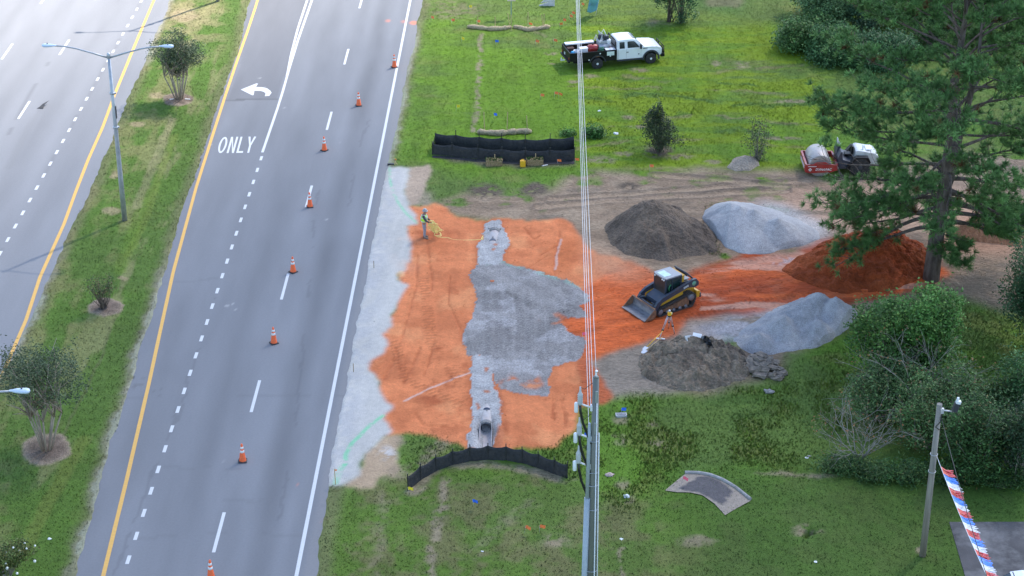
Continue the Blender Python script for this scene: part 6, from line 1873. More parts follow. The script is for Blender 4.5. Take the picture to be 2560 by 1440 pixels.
M_vest = mat('lime_safety_vest', (.42, .80, .04), .6, var=.08)
M_refl = mat('silver_reflective_tape', (.62, .62, .64), .35, var=.05)
M_pants = mat('grey_work_trousers', (.26, .27, .31), .9, var=.15, scale=8, bump=.3, bscale=14)
M_shirt = mat('charcoal_shirt', (.055, .058, .065), .9, var=.15)
M_boot = mat('dusty_boots', (.20, .15, .12), .85, var=.3)
M_hat = mat('grey_hard_hat', (.30, .31, .32), .4, var=.06)
# +x is the way he faces
J = dict(pel=(0, 0, .95), belly=(.02, 0, 1.10), chest=(.0, 0, 1.32), neck=(.02, 0, 1.50), chin=(.05, 0, 1.57), head=(.07, 0, 1.68), crown=(.06, 0, 1.76),
         shl=(-.01, .19, 1.43), ell=(.15, .22, 1.15), wrl=(.35, .15, 1.05), shr=(-.01, -.19, 1.43), elr=(.17, -.22, 1.16), wrr=(.37, -.14, 1.06),
         hil=(0, .10, .92), knl=(.03, .11, .50), anl=(-.03, .11, .09), hir=(0, -.10, .92), knr=(.05, -.11, .50), anr=(.03, -.12, .09), tol=(.15, .13, .04), tor=(.21, -.14, .04))
nm_ = list(J); V = [J[k] for k in nm_]
E_ = [('pel', 'belly'), ('belly', 'chest'), ('chest', 'neck'), ('neck', 'chin'), ('chin', 'head'), ('head', 'crown'), ('chest', 'shl'), ('shl', 'ell'), ('ell', 'wrl'), ('chest', 'shr'), ('shr', 'elr'), ('elr', 'wrr'),
      ('pel', 'hil'), ('hil', 'knl'), ('knl', 'anl'), ('anl', 'tol'), ('pel', 'hir'), ('hir', 'knr'), ('knr', 'anr'), ('anr', 'tor')]
E_ = [(nm_.index(a), nm_.index(b)) for a, b in E_]
rd_ = dict(pel=(.15, .12), belly=(.14, .11), chest=(.16, .12), neck=.055, chin=.07, head=.095, crown=.07, shl=.065, ell=.045, wrl=.032, shr=.065, elr=.045, wrr=.032, hil=.09, knl=.058, anl=.042, tol=.035, hir=.09, knr=.058, anr=.042, tor=.035)
RR_ = [rd_[k] for k in nm_]
def addv(p, r, to):
    V.append(p); RR_.append(r); E_.append((to, len(V) - 1)); return len(V) - 1
for s, w in ((1, 'wrl'), (-1, 'wrr')):
    wi = nm_.index(w); W_ = Vector(J[w]); pm_ = addv(tuple(W_ + Vector((.08, 0, .0))), .030, wi)
    for q, (dy, ln) in enumerate(((-.030, .075), (-.010, .085), (.010, .080), (.030, .062))):
        k1 = addv(tuple(W_ + Vector((.12, dy, -.005))), .0105, pm_); k2 = addv(tuple(W_ + Vector((.12 + ln * .5, dy, -.035))), .009, k1); addv(tuple(W_ + Vector((.12 + ln * .45, dy, -.075))), .008, k2)
    t1 = addv(tuple(W_ + Vector((.06, -s * .035, .012))), .012, wi); addv(tuple(W_ + Vector((.115, -s * .045, -.02))), .009, t1)
bd0 = skin_obj('body', V, E_, RR_, M_skin, pr_)
f_ = MB().tube([(.155, 0, 1.685), (.185, 0, 1.655), (.165, 0, 1.648)], [.012, .018, .012], 6).build('nose', M_skin, pr_)
e_ = MB()
for s in (-1, 1): e_.ball((.150, s * .032, 1.70), .012, 8, 6)
e_.build('eyes', M_boot, pr_)
MB().box((.155, 0, 1.615), (.012, .045, .01), .003).build('mouth', mat('lips', (.25, .09, .08), .6), pr_)
ea = MB()
for s in (-1, 1): ea.ball((.06, s * .098, 1.675), (.022, .012, .035), 8, 6)
ea.build('ears', M_skin, pr_)
def sub_skin(name, keys, edges, rads, m, root=0):
    idx_ = {k: i for i, k in enumerate(keys)}
    return skin_obj(name, [keys[k] for k in keys], [(idx_[a], idx_[b]) for a, b in edges], [rads[k] for k in keys], m, pr_, root)
K = {k: J[k] for k in ('pel', 'hil', 'knl', 'hir', 'knr')}; K['waist'] = (0, 0, 1.06); K['cl'] = (-.025, .11, .10); K['cr'] = (.035, -.12, .10)
sub_skin('trousers', K, [('pel', 'waist'), ('pel', 'hil'), ('hil', 'knl'), ('knl', 'cl'), ('pel', 'hir'), ('hir', 'knr'), ('knr', 'cr')], dict(pel=(.175, .14), waist=(.165, .13), hil=.115, knl=.085, cl=.075, hir=.115, knr=.085, cr=.075), M_pants)
for s, an, tz_ in (('l', J['anl'], J['tol']), ('r', J['anr'], J['tor'])):
    MB().tube([Vector(an) + Vector((-.05, 0, .0)), Vector(an) + Vector((.02, 0, -.02)), Vector(tz_) + Vector((.03, 0, .0))], [.055, .06, .045], 10).box(((an[0] + tz_[0]) / 2 + .01, (an[1] + tz_[1]) / 2, .015), (.29, .10, .035), .01).build('boot', M_boot, pr_)
S = {k: J[k] for k in ('chest', 'shl', 'ell', 'shr', 'elr')}; S['wl'] = tuple(Vector(J['ell']).lerp(Vector(J['wrl']), .85)); S['wr'] = tuple(Vector(J['elr']).lerp(Vector(J['wrr']), .85)); S['hem'] = (.01, 0, 1.0); S['col'] = (.01, 0, 1.48)
sub_skin('shirt', S, [('chest', 'hem'), ('chest', 'col'), ('chest', 'shl'), ('shl', 'ell'), ('ell', 'wl'), ('chest', 'shr'), ('shr', 'elr'), ('elr', 'wr')], dict(chest=(.175, .135), hem=(.165, .13), col=.075, shl=.085, ell=.065, wl=.05, shr=.085, elr=.065, wr=.05), M_shirt)
VK = {'hem': (.0, 0, .99), 'mid': (.01, 0, 1.14), 'chest': (-.005, 0, 1.32), 'top': (-.01, 0, 1.46)}
sub_skin('safety_vest', VK, [('hem', 'mid'), ('mid', 'chest'), ('chest', 'top')], dict(hem=(.25, .21), mid=(.25, .20), chest=(.275, .215), top=(.21, .14)), M_vest)
tp_ = MB()
for z, a, b in ((1.10, .215, .185), (1.32, .225, .19)):
    tp_.tube([(.005 + b * 1.0 * math.cos(t), a * 1.02 * math.sin(t), z) for t in np.linspace(0, 2 * math.pi, 29)], .022, 6, False)
for s in (-1, 1): tp_.tube([(.185, s * .10, 1.12), (.18, s * .12, 1.36), (.03, s * .15, 1.52), (-.16, s * .12, 1.40), (-.18, s * .10, 1.12)], .022, 6)
tp_.build('reflective_tape', M_refl, pr_)
MB().revolve([(.13, 1.715), (.128, 1.76), (.11, 1.82), (.06, 1.86), (0, 1.87)], c=(.06, 0, 0), n=20).revolve([(.10, 1.712), (.165, 1.712), (.165, 1.725), (.12, 1.73)], c=(.075, 0, 0), n=20).build('hard_hat', M_hat, pr_)
# yellow webbing: a tangle in his arms, two tails on the ground
yb_ = thing('webbing', (wk.x, wk.y, 0), 0, 'tangled yellow webbing held by the worker and trailing to the far pipe end', 'webbing')
o_ = Vector((wk.x, wk.y, 0)); r_ = np.random.default_rng(2)
m = MB()
for k in range(13):
    c = Vector((.38 + .035 * k + r_.normal(0, .03), -.15 + r_.normal(0, .10), 1.12 - .055 * k + r_.normal(0, .06)))
    a, b, ph = r_.uniform(.12, .26), r_.uniform(.10, .24), r_.uniform(0, 6)
    t0 = r_.uniform(-.6, .6)
    m.tube([(c.x + a * math.cos(t + ph) * math.cos(t0), c.y + a * math.cos(t + ph) * math.sin(t0), c.z + b * math.sin(t + ph) - .02 * t) for t in np.linspace(0, 5.8, 18)], .022, 6)
m.build('loops', M_ycloth, yb_)
def gp_(u, v, z=.03): return G(u, v, z) - o_
m = MB()
m.tube([(.55, -.15, .75), (.65, -.2, .45), gp_(1090, 577), gp_(1100, 582), gp_(1103, 589), gp_(1098, 593), gp_(1088, 590), gp_(1094, 593), gp_(1106, 594), gp_(1120, 594.5), gp_(1126, 597), gp_(1135, 600), gp_(1160, 601), gp_(1190, 600), gp_(1203, 599), gp_(1206, 592), gp_(1211, 586), gp_(1209, 593), gp_(1205, 601)], .03, 6)
m.tube([(.75, -.05, .80), (1.0, .05, .42), gp_(1098, 570), gp_(1104, 575), gp_(1109, 577)], .03, 6)
m.build('tail', M_ycloth, yb_)
# ------------------------------------------------------------------ plants
LEAF = tint_mat('leaf', rough=.55, famt=0, mamt=.25, mid=1.1, bump=0, transl=.2, spec=.3, upn=.45)
NEEDLE = tint_mat('pine_needles', rough=.6, famt=0, mamt=.22, mid=.8, bump=0, transl=.15, spec=.2, upn=.65)
BARK = mat('brown_grey_bark', (.115, .09, .07), .95, var=.35, scale=7, bump=1.0, bscale=12, stretch=(1, 1, .25))
BARK_P = mat('pine_bark', (.115, .088, .075), .95, var=.45, scale=5, bump=1.0, bscale=9, stretch=(1, 1, .3), dirt=(.17, .15, .14), dscale=5, damt=.5)
BARK_L = mat('pale_myrtle_bark', (.30, .245, .19), .85, var=.25, scale=6, stretch=(1, 1, .2))
BARK_G = mat('grey_dead_wood', (.26, .235, .205), .9, var=.25, scale=6)
def leaves(name, P, size, cols, parent, m, seed=0, aspect=.5, up=.35, jit=.5, n_dir=None):
    """diamond leaves centred on P (n,3)"""
    r = np.random.default_rng(seed)
    n = len(P)
    d = r.normal(size=(n, 3)); d[:, 2] = d[:, 2] * .6 + (0 if n_dir is None else 0)
    if n_dir is not None: d = d * .7 + n_dir
    d /= np.linalg.norm(d, axis=1)[:, None] + 1e-9
    q = r.normal(size=(n, 3)); q[:, 2] += up
    w = np.cross(d, q); w /= np.linalg.norm(w, axis=1)[:, None] + 1e-9
    s = size * (1 - jit / 2 + jit * r.random(n))[:, None]
    a = P - d * s * .5; b = P + d * s * .5; l = P + w * s * aspect * .5; k = P - w * s * aspect * .5
    v = np.stack([a, l, b, k], 1).reshape(-1, 3)
    f = np.arange(4 * n).reshape(-1, 4)
    c = np.repeat(cols[:, None], 4, 1).reshape(-1, 3)
    return np_mesh(name, v, f, m, parent, smooth=False, colors=np.clip(c, .003, .8))
def tints(n, base, seed, spread=.55, alt=None, pa=0.0, cl=None):
    r = np.random.default_rng(seed)
    c = np.array(base)[None] * (1 - spread / 2 + spread * r.random(n))[:, None]
    if cl is not None: c = c * cl[:, None]
    if alt is not None:
        k = r.random(n) < pa
        c[k] = np.array(alt) * (.7 + .6 * r.random(k.sum()))[:, None]
    return c
def crown_pts(cen, rad, ncl, per, seed, csz=.35, shell=.55, zmin=None):
    """leaf points gathered in clumps that fill an uneven ellipsoid"""
    r = np.random.default_rng(seed)
    u = r.normal(size=(ncl, 3)); u /= np.linalg.norm(u, axis=1)[:, None]
    lob = .60 + .65 * vnoise(u[:, 0] * 2.2 + seed, u[:, 1] * 2.2 + u[:, 2] * 1.7, 1.0, seed % 11)
    rr = (shell + (1 - shell) * r.random(ncl)) ** .7 * lob
    # several overlapping lobes of different size instead of one dome
    nl_ = 7
    lc = r.normal(size=(nl_, 3)); lc /= np.linalg.norm(lc, axis=1)[:, None]; lc *= r.uniform(.35, .72, (nl_, 1)); lc[0] = 0
    ls = r.uniform(.38, .62, nl_); ls[0] = .72
    w_ = r.choice(nl_, ncl, p=ls ** 2 / (ls ** 2).sum())
    C_ = np.array(cen) + (lc[w_] + u * (rr * ls[w_])[:, None]) * np.array(rad)
    if zmin is not None: C_[:, 2] = np.maximum(C_[:, 2], zmin)
    P = (C_[:, None] + r.normal(size=(ncl, per, 3)) * csz * (.6 + .8 * r.random((ncl, 1, 1)))).reshape(-1, 3)
    k = np.repeat((.62 + .62 * r.random(ncl)) * (.8 + .4 * r.random(nl_))[w_], per)
    if zmin is not None: ok = P[:, 2] > .03; P, k = P[ok], k[ok]
    return C_, P, k
def stems(parent, base, tips, n, m, r0=.05, seed=0, fan=.25, name='stem', low=.45):
    r = np.random.default_rng(seed); b = MB()
    for i in range(n):
        t = Vector(tips[r.integers(len(tips))]); s = Vector(base) + Vector((r.normal(0, fan * .3), r.normal(0, fan * .3), -.05))
        md = s.lerp(t, low) + Vector((r.normal(0, .12), r.normal(0, .12), .12 * (t - s).length * .5))
        q = s.lerp(md, .5)
        b.tube([s, q, md, md.lerp(t, .6) + Vector((0, 0, .05)), t], [r0, r0 * .8, r0 * .55, r0 * .3, r0 * .12], 6)
    return b.build(name, m, parent)

def myrtle(loc, H, rad_, seed, label, sparse=False):
    t = thing('crepe_myrtle', loc, 0, label, 'tree', 'crepe myrtles on the median')
    cen = (0, 0, H * .66); rd2 = (rad_, rad_, H * .36)
    C_, P, k = crown_pts(cen, rd2, 420, 24, seed, .17, .35)
    taper = np.clip((P[:, 2] - H * .28) / (H * .3), .25, 1)
    P[:, :2] *= taper[:, None]
    C_[:, :2] *= np.clip((C_[:, 2] - H * .28) / (H * .3), .25, 1)[:, None]
    r = np.random.default_rng(seed)
    ok = r.random(len(P)) < .9
    P, k = P[ok], k[ok]
    leaves('crown', P, .12, tints(len(P), (.070, .105, .045), seed, .8, (.11, .15, .075), .25, k), t, LEAF, seed)
    b = MB()
    for i in range(9):
        a = i * 2.399 + seed; rb = .10 + .06 * (i % 3)
        s = Vector((rb * math.cos(a), rb * math.sin(a), -.1)); e = Vector((math.cos(a) * rad_ * (.18 + .10 * (i % 3)), math.sin(a) * rad_ * (.18 + .10 * (i % 3)), H * .36))
        b.tube([s, s.lerp(e, .5) + Vector((0, 0, .1)), e], [.055, .045, .035], 8)
        for q in range(7):
            c = Vector(C_[r.integers(len(C_))])
            if c.x * e.x + c.y * e.y < 0 and q < 5: c.x, c.y = -c.x, -c.y
            m_ = e.lerp(c, .5) + Vector((0, 0, .1))
            b.tube([e, m_, c], [.035, .022, .008], 5)
    b.build('stem', BARK_L, t)
    return t
q = G(449, 252); myrtle((q.x, q.y, .05), 4.95, 2.35, 3, 'crepe myrtle on the median behind the twin arm lamp')
q = G(115, 1130); myrtle((q.x, q.y, .05), 5.6, 2.45, 8, 'crepe myrtle on the median at the lower left edge, near the cut off lamp head')
# sparse reddish shrub
def sparse_shrub(name, loc, H, rad_, seed, base, alt, label, ncl=90, per=7, n=26, lf=.09, mb=BARK_G, cat='shrub', grp=None, pa=.4, r0=.022):
    t = thing(name, loc, 0, label, cat, grp)
    C_, P, k = crown_pts((0, 0, H * .62), (rad_, rad_, H * .38), ncl, per, seed, .10, .4, .05)
    leaves('foliage', P, lf, tints(len(P), base, seed, .7, alt, pa, k), t, LEAF, seed)
    stems(t, (0, 0, 0), C_, n, mb, r0, seed)
    return t
q = G(258, 775); sparse_shrub('crepe_myrtle', (q.x, q.y, .05), 2.3, .95, 4, (.06, .10, .03), (.16, .10, .05), 'small sparse crepe myrtle bush in the middle mulch ring of the median', 150, 9, 40, .085, BARK, 'shrub', 'crepe myrtles on the median')
q = G(261, 776); lump('stump', 259, 775, .26, mat('dark_stump', (.05, .04, .035), .95, var=.3), 'dark stump at the foot of the sparse median bush', 'stump', 6, z=.03)
q = G(20, 1452)
t = sparse_shrub('flowering_shrub', (q.x, q.y, 0), 2.0, 1.25, 12, (.09, .14, .03), (.15, .16, .04), 'yellow green shrub with white blossoms in the lower left corner', 300, 14, 30, .12)
r_ = np.random.default_rng(5); b = MB()
for _ in range(26):
    a = r_.uniform(0, 6.28); rr = r_.uniform(.2, 1.3)
    b.ball((rr * math.cos(a), rr * math.sin(a), 1.15 + r_.uniform(-.3, .75)), r_.uniform(.04, .075), 7, 5)
b.build('blossoms', mat('white_blossom', (.80, .80, .74), .8), t)

def bush(name, loc, cen, rad_, seed, base, label, ncl=420, per=30, csz=.26, lf=.17, alt=None, pa=.1, cat='bush', grp=None, n=30, r0=.05, up=.5, aspect=.55, mb=BARK, shell=.6, spread=.7):
    t = thing(name, loc, 0, label, cat, grp)
    C_, P, k = crown_pts(cen, rad_, ncl, per, seed, csz, shell, .1)
    base = tuple(1.75 * c for c in base); alt = alt and tuple(1.5 * c for c in alt)
    leaves('foliage', P, lf, tints(len(P), base, seed, spread, alt, pa, k), t, LEAF, seed, aspect, up)
    stems(t, (0, 0, 0), C_, n, mb, r0, seed, .5)
    return t
# broad leafed bush in front of the pine
q = G(2235, 985)
bush('leafy_bush', (q.x, q.y, 0), (.25, .3, 2.9), (3.0, 2.5, 3.25), 21, (.052, .125, .024), 'broad bright green leafy bush in front of the pine trunk', 600, 38, .22, .17, (.075, .14, .025), .16, n=26, r0=.07)
# tangle at the lower right
spec = [(2200, 1050, 1.9, (2.0, 1.7, 1.7), (.060, .110, .034), (.16, .11, .05), 'feathery grey green shrub below the leafy bush'),
        (2330, 1120, 2.2, (2.2, 1.9, 2.2), (.050, .096, .028), (.13, .09, .04), 'dark feathery mimosa shrub behind the top of the wooden pole'),
        (2440, 1185, 2.4, (2.2, 1.7, 2.3), (.036, .078, .021), (.12, .09, .03), 'dark mimosa shrub right of the wooden pole'),
        (2545, 1200, 2.5, (2.2, 1.7, 2.6), (.022, .050, .018), (.06, .09, .03), 'darkest shrub at the right edge above the parking slab'),
        (2420, 1060, 1.1, (2.1, 1.6, 1.3), (.050, .088, .026), (.12, .10, .05), 'twiggy brown green shrub behind the mimosas'),
        (2555, 1065, 1.9, (1.9, 1.7, 2.1), (.034, .086, .024), (.05, .11, .03), 'dense dark green shrub at the right edge behind the mimosas')]
for k, (u, v, cz, rr, bc, ac, lab) in enumerate(spec):
    q = G(u, v)
    bush('wild_shrub', (q.x, q.y, 0), (0, 0, cz), (rr[0] * 1.15, rr[1] * 1.15, rr[2] * 1.1), 31 + k, bc, lab, 300, 38, .25, .165, ac, .045, 'shrub', 'wild shrubs at the lower right', 44, .045, .7, .42, BARK_G, .35, .9)
q = G(2560, 905)
bush('oak_tree', (q.x + .6, q.y + 1, 0), (0, 0, 4.4), (2.1, 2.2, 2.9), 44, (.034, .070, .026), 'dark small leaved oak at the right edge behind the leafy bush', 420, 40, .26, .15, (.06, .09, .03), .1, 'tree', None, 14, .09)
# low weeds and bramble along the foot of the tangle
for k, (u, v, lab) in enumerate(((2090, 1180, 'low dark weed clump at the foot of the bare shrub'), (2190, 1195, 'low weed clump left of the wooden pole'), (2290, 1205, 'low weed clump behind the wooden pole'), (2400, 1215, 'low weed clump under the streamer'), (2510, 1220, 'low weed clump at the right edge above the slab'))):
    q = G(u, v); bush('weed_clump', (q.x, q.y, 0), (0, .2, .35), (1.2, .9, .55), 60 + k, (.030, .070, .018), lab, 110, 26, .18, .20, (.06, .10, .02), .2, 'weeds', 'weed clumps along the shrubs', 8, .015, .2, .2)
r_ = np.random.default_rng(17); b = MB(); tipsP = []
def twig(p, d, L, r, dep):
    pts = [p]; dd = d.copy()
    for k in range(4):
        dd = (dd + Vector((r_.normal(0, .16), r_.normal(0, .16), r_.normal(0, .10)))).normalized()
        pts.append(pts[-1] + dd * L / 4)
    b.tube(pts, [r * (1 - .15 * k) for k in range(5)], 5)
    if dep > 0:
        for k in range(3):
            j = r_.integers(2, 5); nd = (dd + Vector((r_.normal(0, .55), r_.normal(0, .55), r_.normal(.05, .35)))).normalized()
            twig(pts[j], nd, L * r_.uniform(.55, .8), r * .55, dep - 1)
    else: tipsP.append(pts[-1])
for (bu_, bv_, sc_, zz0, lab_) in ((2146, 1150, 1.0, 0, 'leafless grey shrub with wide spreading twigs in the weeds'), (2262, 1040, 1.45, 0, 'taller leafless shrub whose bare twigs stick out of the tangle behind')):
  q = G(bu_, bv_); b = MB(); tipsP = []
  t = thing('bare_shrub', (q.x, q.y, 0), 0, lab_, 'shrub', 'bare shrubs in the tangle')
  for k in range(9):
    a = k * .7 + .2
    twig(Vector((r_.normal(0, .08), r_.normal(0, .08), -.05)), Vector((math.cos(a) * r_.uniform(.3, 1.0), math.sin(a) * .5, r_.uniform(.7, 1.2))).normalized(), r_.uniform(1.3, 2.0) * sc_, .032 * sc_, 3)
  b.build('twigs', BARK_G, t)
  tp3 = np.array([tuple(p) for p in tipsP if r_.random() < .35])
  P = (tp3[:, None] + r_.normal(size=(len(tp3), 5, 3)) * .12).reshape(-1, 3); P = P[P[:, 2] > .1]
  leaves('dry_leaves', P, .11, tints(len(P), (.14, .13, .06), 3, .7, (.30, .13, .05), .35), t, LEAF, 5)

# saplings in the rough grass
q = G(1648, 378)
t = thing('sapling', (q.x, q.y, 0), 0, 'bushy dark conical sapling in the rough grass below the truck', 'tree', 'saplings in the rough grass')
C_, P, k = crown_pts((0, 0, 1.45), (1.75, 1.5, 1.9), 320, 22, 71, .16, .35, .1)
for A in (C_, P): A[:, :2] *= np.clip(1.25 - A[:, 2:] / 3.3, .22, 1)
leaves('foliage', P, .11, tints(len(P), (.052, .085, .034), 71, .8, (.10, .10, .05), .15, k), t, LEAF, 71)
stems(t, (0, 0, 0), C_, 30, BARK, .03, 71)
MB().tube([(0, 0, -.1), (.03, 0, 1.4), (0, .03, 2.9)], [.06, .04, .01], 6).build('trunk', BARK, t)
q = G(1893, 402)
t = thing('sapling', (q.x, q.y, 0), 0, 'thin sparse sapling beside the pale dirt mound', 'tree', 'saplings in the rough grass')
C_, P, k = crown_pts((0, 0, 1.7), (.95, .85, 1.9), 170, 11, 72, .13, .3, .1)
leaves('foliage', P, .10, tints(len(P), (.065, .095, .038), 72, .8, (.16, .12, .06), .2, k), t, LEAF, 72)
stems(t, (0, 0, 0), C_, 26, BARK_G, .022, 72)
q = G(1482, 345); bush('small_bush', (q.x, q.y, 0), (0, 0, .35), (.85, .6, .55), 73, (.040, .105, .020), 'small dark green bush behind the overhead wires, right of the far fence', 70, 26, .14, .14, None, 0, 'bush', None, 10, .015)
q = G(1418, 340); bush('small_bush', (q.x, q.y, 0), (0, 0, .15), (.8, .4, .25), 74, (.050, .12, .022), 'low green patch of leaves above the right end of the far fence', 40, 20, .12, .12, None, 0, 'bush', None, 8, .012)
for k, (u, v, H, rr, lab) in enumerate(((1672, 55, 5.2, 1.35, 'left one of two small dark trees at the top edge'), (1703, 58, 4.6, 1.15, 'right one of two small dark trees at the top edge'))):
    q = G(u, v)
    t = bush('small_tree', (q.x, q.y, 0), (0, 0, H * .64), (rr * 1.45, rr * 1.45, H * .5), 80 + k, (.036, .080, .028), lab, 220, 30, .18, .15, (.07, .12, .03), .12, 'tree', 'small trees at the top edge', 12, .04)
    MB().tube([(0, 0, -.1), (.03, 0, H * .4), (0, 0, H * .8)], [.09, .07, .03], 8).build('trunk', BARK, t)
# vine covered thicket, top right
spec = [(2020, 118, .9, (2.3, 1.8, 1.2), (.055, .115, .030), 'low vine covered mound at the left end of the thicket'),
        (2085, 150, .8, (2.4, 1.6, 1.1), (.048, .110, .036), 'low vine mound at the front of the thicket'),
        (2180, 165, 1.0, (2.6, 1.6, 1.3), (.042, .095, .034), 'vine mound behind the left side of the pine crown'),
        (2062, 92, 2.2, (1.6, 1.5, 2.2), (.085, .155, .060), 'pale grey green shrub standing up in the thicket'),
        (2150, 85, 2.9, (2.3, 2.0, 2.6), (.042, .088, .040), 'dark rounded shrub in the middle of the thicket'),
        (2060, 30, 2.0, (2.4, 1.8, 2.0), (.040, .085, .030), 'dark green shrub at the top edge of the thicket'),
        (2240, 60, 2.6, (2.3, 1.9, 2.3), (.060, .125, .030), 'brighter green shrub behind the pine crown'),
        (2330, 110, 2.2, (2.4, 1.9, 2.0), (.040, .085, .026), 'dark shrub deep behind the pine crown'),
        (2450, 80, 2.6, (2.6, 2.0, 2.4), (.050, .100, .028), 'green shrub behind the right side of the pine crown'),
        (2560, 90, 2.6, (2.4, 2.0, 2.4), (.036, .075, .022), 'dark shrub behind the pine at the right edge')]
for k, (u, v, cz, rr, bc, lab) in enumerate(spec):
    q = G(u, v)
    bush('thicket_shrub', (q.x, q.y, 0), (0, 0, cz), (rr[0] * 1.3, rr[1] * 1.25, rr[2] * 1.2), 91 + k, bc, lab, 380, 40, .24, .19, (bc[0] * 1.5, bc[1] * 1.3, bc[2] * 1.2), .2, 'shrub', 'shrubs of the thicket at the top right', 14, .04, .5, .5)
r_ = np.random.default_rng(6); 

# ------------------------------------------------------------------ the big pine
q = G(2327, 700)
pn = thing('pine_tree', (q.x, q.y, 0), 0, 'tall pine with a wide open crown filling the right of the scene', 'tree')
r_ = np.random.default_rng(33)
tr1 = [(0, 0, -.2), (.05, 0, 2.5), (.18, 0, 5.0), (.30, .05, 8.0), (.15, .1, 11.5), (.35, .1, 15.0), (.3, .1, 18.4)]
b = MB().tube(tr1, [.48, .42, .39, .33, .23, .13, .04], 16)
tr2 = [(.0, .05, 4.6), (.42, -.05, 6.2), (.62, -.1, 8.4), (1.0, -.15, 11.0), (1.25, 0, 13.5), (1.2, 0, 16.2)]
b.tube(tr2, [.30, .27, .23, .17, .10, .03], 12)
b.build('trunk', BARK_P, pn)
def along(path, z):
    for a, c in zip(path[:-1], path[1:]):
        if a[2] <= z <= c[2]: return Vector(a).lerp(Vector(c), (z - a[2]) / (c[2] - a[2]))
    return Vector(path[-1])
tips, tdir = [], []
lim = MB()
def limb(p, az, el_, L, r0, droop, nsub, dead=False):
    d = Vector((math.cos(az) * math.cos(el_), math.sin(az) * math.cos(el_), math.sin(el_)))
    pts = [p]; n = 9
    for k in range(n):
        d = d + Vector((r_.normal(0, .10), r_.normal(0, .10), r_.normal(0, .05) - droop * (1 - 1.9 * k / n) * .16))
        d.normalize(); pts.append(pts[-1] + d * L / n)
    lim.tube(pts, [r0 * (1 - .88 * k / n) for k in range(n + 1)], 7)
    for s in range(nsub):
        f = r_.uniform(.28, 1.0); i = min(int(f * n), n - 1); o = pts[i].lerp(pts[i + 1], f * n - i)
        dd = (pts[i + 1] - pts[i]).normalized(); side = dd.cross(Vector((0, 0, 1))).normalized() * (1 if s % 2 else -1)
        d2 = (dd * .7 + side * r_.uniform(.3, 1.0) + Vector((0, 0, r_.uniform(-.05, .55)))).normalized()
        l2 = L * r_.uniform(.16, .34) * (1.15 - .5 * f); m2 = o + d2 * l2 * .5; e2 = m2 + (d2 + Vector((0, 0, .3))).normalized() * l2 * .5
        lim.tube([o, m2, e2], [r0 * .22 * (1.1 - f * .6), r0 * .14, .008], 5)
        if dead: continue
        for t_ in range(r_.integers(3, 7)):
            w = r_.uniform(.25, 1.05); c = o.lerp(m2, min(w * 2, 1)) if w < .5 else m2.lerp(e2, (w - .5) * 2)
            c = c + Vector((r_.normal(0, .22), r_.normal(0, .22), r_.normal(.05, .13)))
            tips.append(c); tdir.append((d2 + Vector((0, 0, .5))).normalized())
    if not dead:
        for t_ in range(5): tips.append(pts[-1] + Vector(r_.normal(0, .2, 3))); tdir.append((d + Vector((0, 0, .4))).normalized())
golden = 2.399
nl = 70
for k in range(nl):
    f = (k + .5) / nl; z = 3.6 + 13.4 * f
    prof = np.interp(z, [3, 4.5, 6.5, 9.5, 12.5, 15.5, 18], [5.6, 6.4, 6.9, 6.6, 5.9, 4.7, 2.6])
    az = k * golden + r_.normal(0, .25)
    use2 = k % 3 == 1 and z > 6
    p = along(tr2 if use2 else tr1, z)
    L = prof * r_.uniform(.72, 1.08) * np.interp(z, [5, 10], [1, 1.12])
    el_ = np.interp(z, [3.5, 6, 9, 13, 18], [-.08, .15, .42, .62, 1.05]) + r_.normal(0, .08)
    if z < 5.2 and math.sin(az) < -.55: az += 1.2                       # open towards the site road
    limb(p, az, el_, L, np.interp(z, [3, 10, 18], [.125, .10, .04]) * r_.uniform(.8, 1.15), r_.uniform(.3, 1.0), 9 + int(L * 1.6))
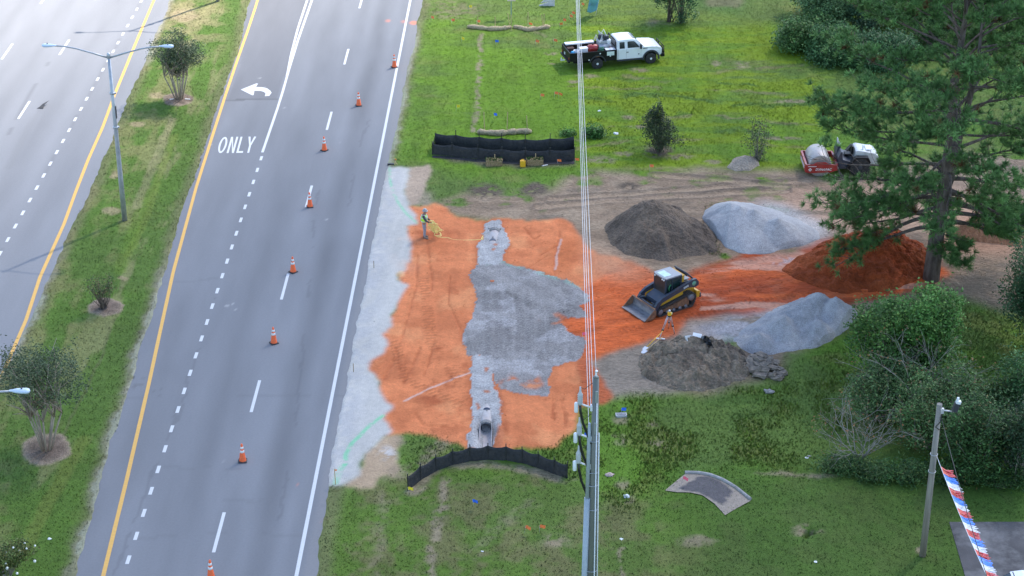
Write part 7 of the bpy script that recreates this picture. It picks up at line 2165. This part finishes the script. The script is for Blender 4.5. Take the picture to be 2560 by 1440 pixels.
for az, z, L in ((3.0, 3.3, 5.4), (3.35, 4.0, 6.6), (2.75, 5.0, 6.8), (.15, 3.5, 4.8), (-.25, 4.2, 5.6), (3.6, 5.6, 6.0), (3.14, 6.6, 6.9)):
    limb(along(tr1, z), az, .02, L, .13, .7, 15)
for k in range(9):
    limb(along(tr1, r_.uniform(2.6, 7.5)), r_.uniform(0, 6.28), r_.uniform(-.5, .1), r_.uniform(1.2, 2.6), .035, .8, 3, True)
for az, z in ((-.35, 2.15), (-.6, 1.7), (.1, 2.6), (-1.2, 2.4)):
    limb(along(tr1, z), az, -.15, 1.7, .04, .2, 5)
lim.build('limbs', BARK_P, pn)
T = np.array([tuple(t) for t in tips]); TD = np.array([tuple(t) for t in tdir])
NN = 38
zz_ = T[:, 2] + .47 * T[:, 1]                                     # open window between two limb tiers on the road side
gap = ((T[:, 0] < -3.4) & (zz_ > 6.35) & (zz_ < 8.0)) | (r_.random(len(T)) < .16)
T, TD = T[~gap], TD[~gap]
n = len(T)
d = r_.normal(size=(n, NN, 3)); d /= np.linalg.norm(d, axis=2)[..., None]
d = d * .85 + TD[:, None] * .75; d /= np.linalg.norm(d, axis=2)[..., None]
ln = r_.uniform(.20, .38, (n, NN, 1))
sd_ = np.cross(d, r_.normal(size=(n, NN, 3))); sd_ /= np.linalg.norm(sd_, axis=2)[..., None]
o3 = T[:, None] + d * .02
wd = .012 + .010 * r_.random((n, NN, 1))
vv = np.stack([o3 - sd_ * wd, o3 + sd_ * wd, o3 + d * ln + sd_ * wd * .4, o3 + d * ln - sd_ * wd * .4], 2).reshape(-1, 3)
cl = (.80 + .75 * r_.random((n, 1))) * (.85 + .3 * r_.random((n, NN)))
cc = np.array((.135, .270, .073))[None, None] * cl[..., None]
br_ = r_.random(n) < .03
cc[br_] = np.array((.20, .11, .04))
cc = np.repeat(cc[:, :, None], 4, 2).reshape(-1, 3)
np_mesh('crown', vv, np.arange(len(vv)).reshape(-1, 4), NEEDLE, pn, smooth=False, colors=cc)
print('pine tufts', n)
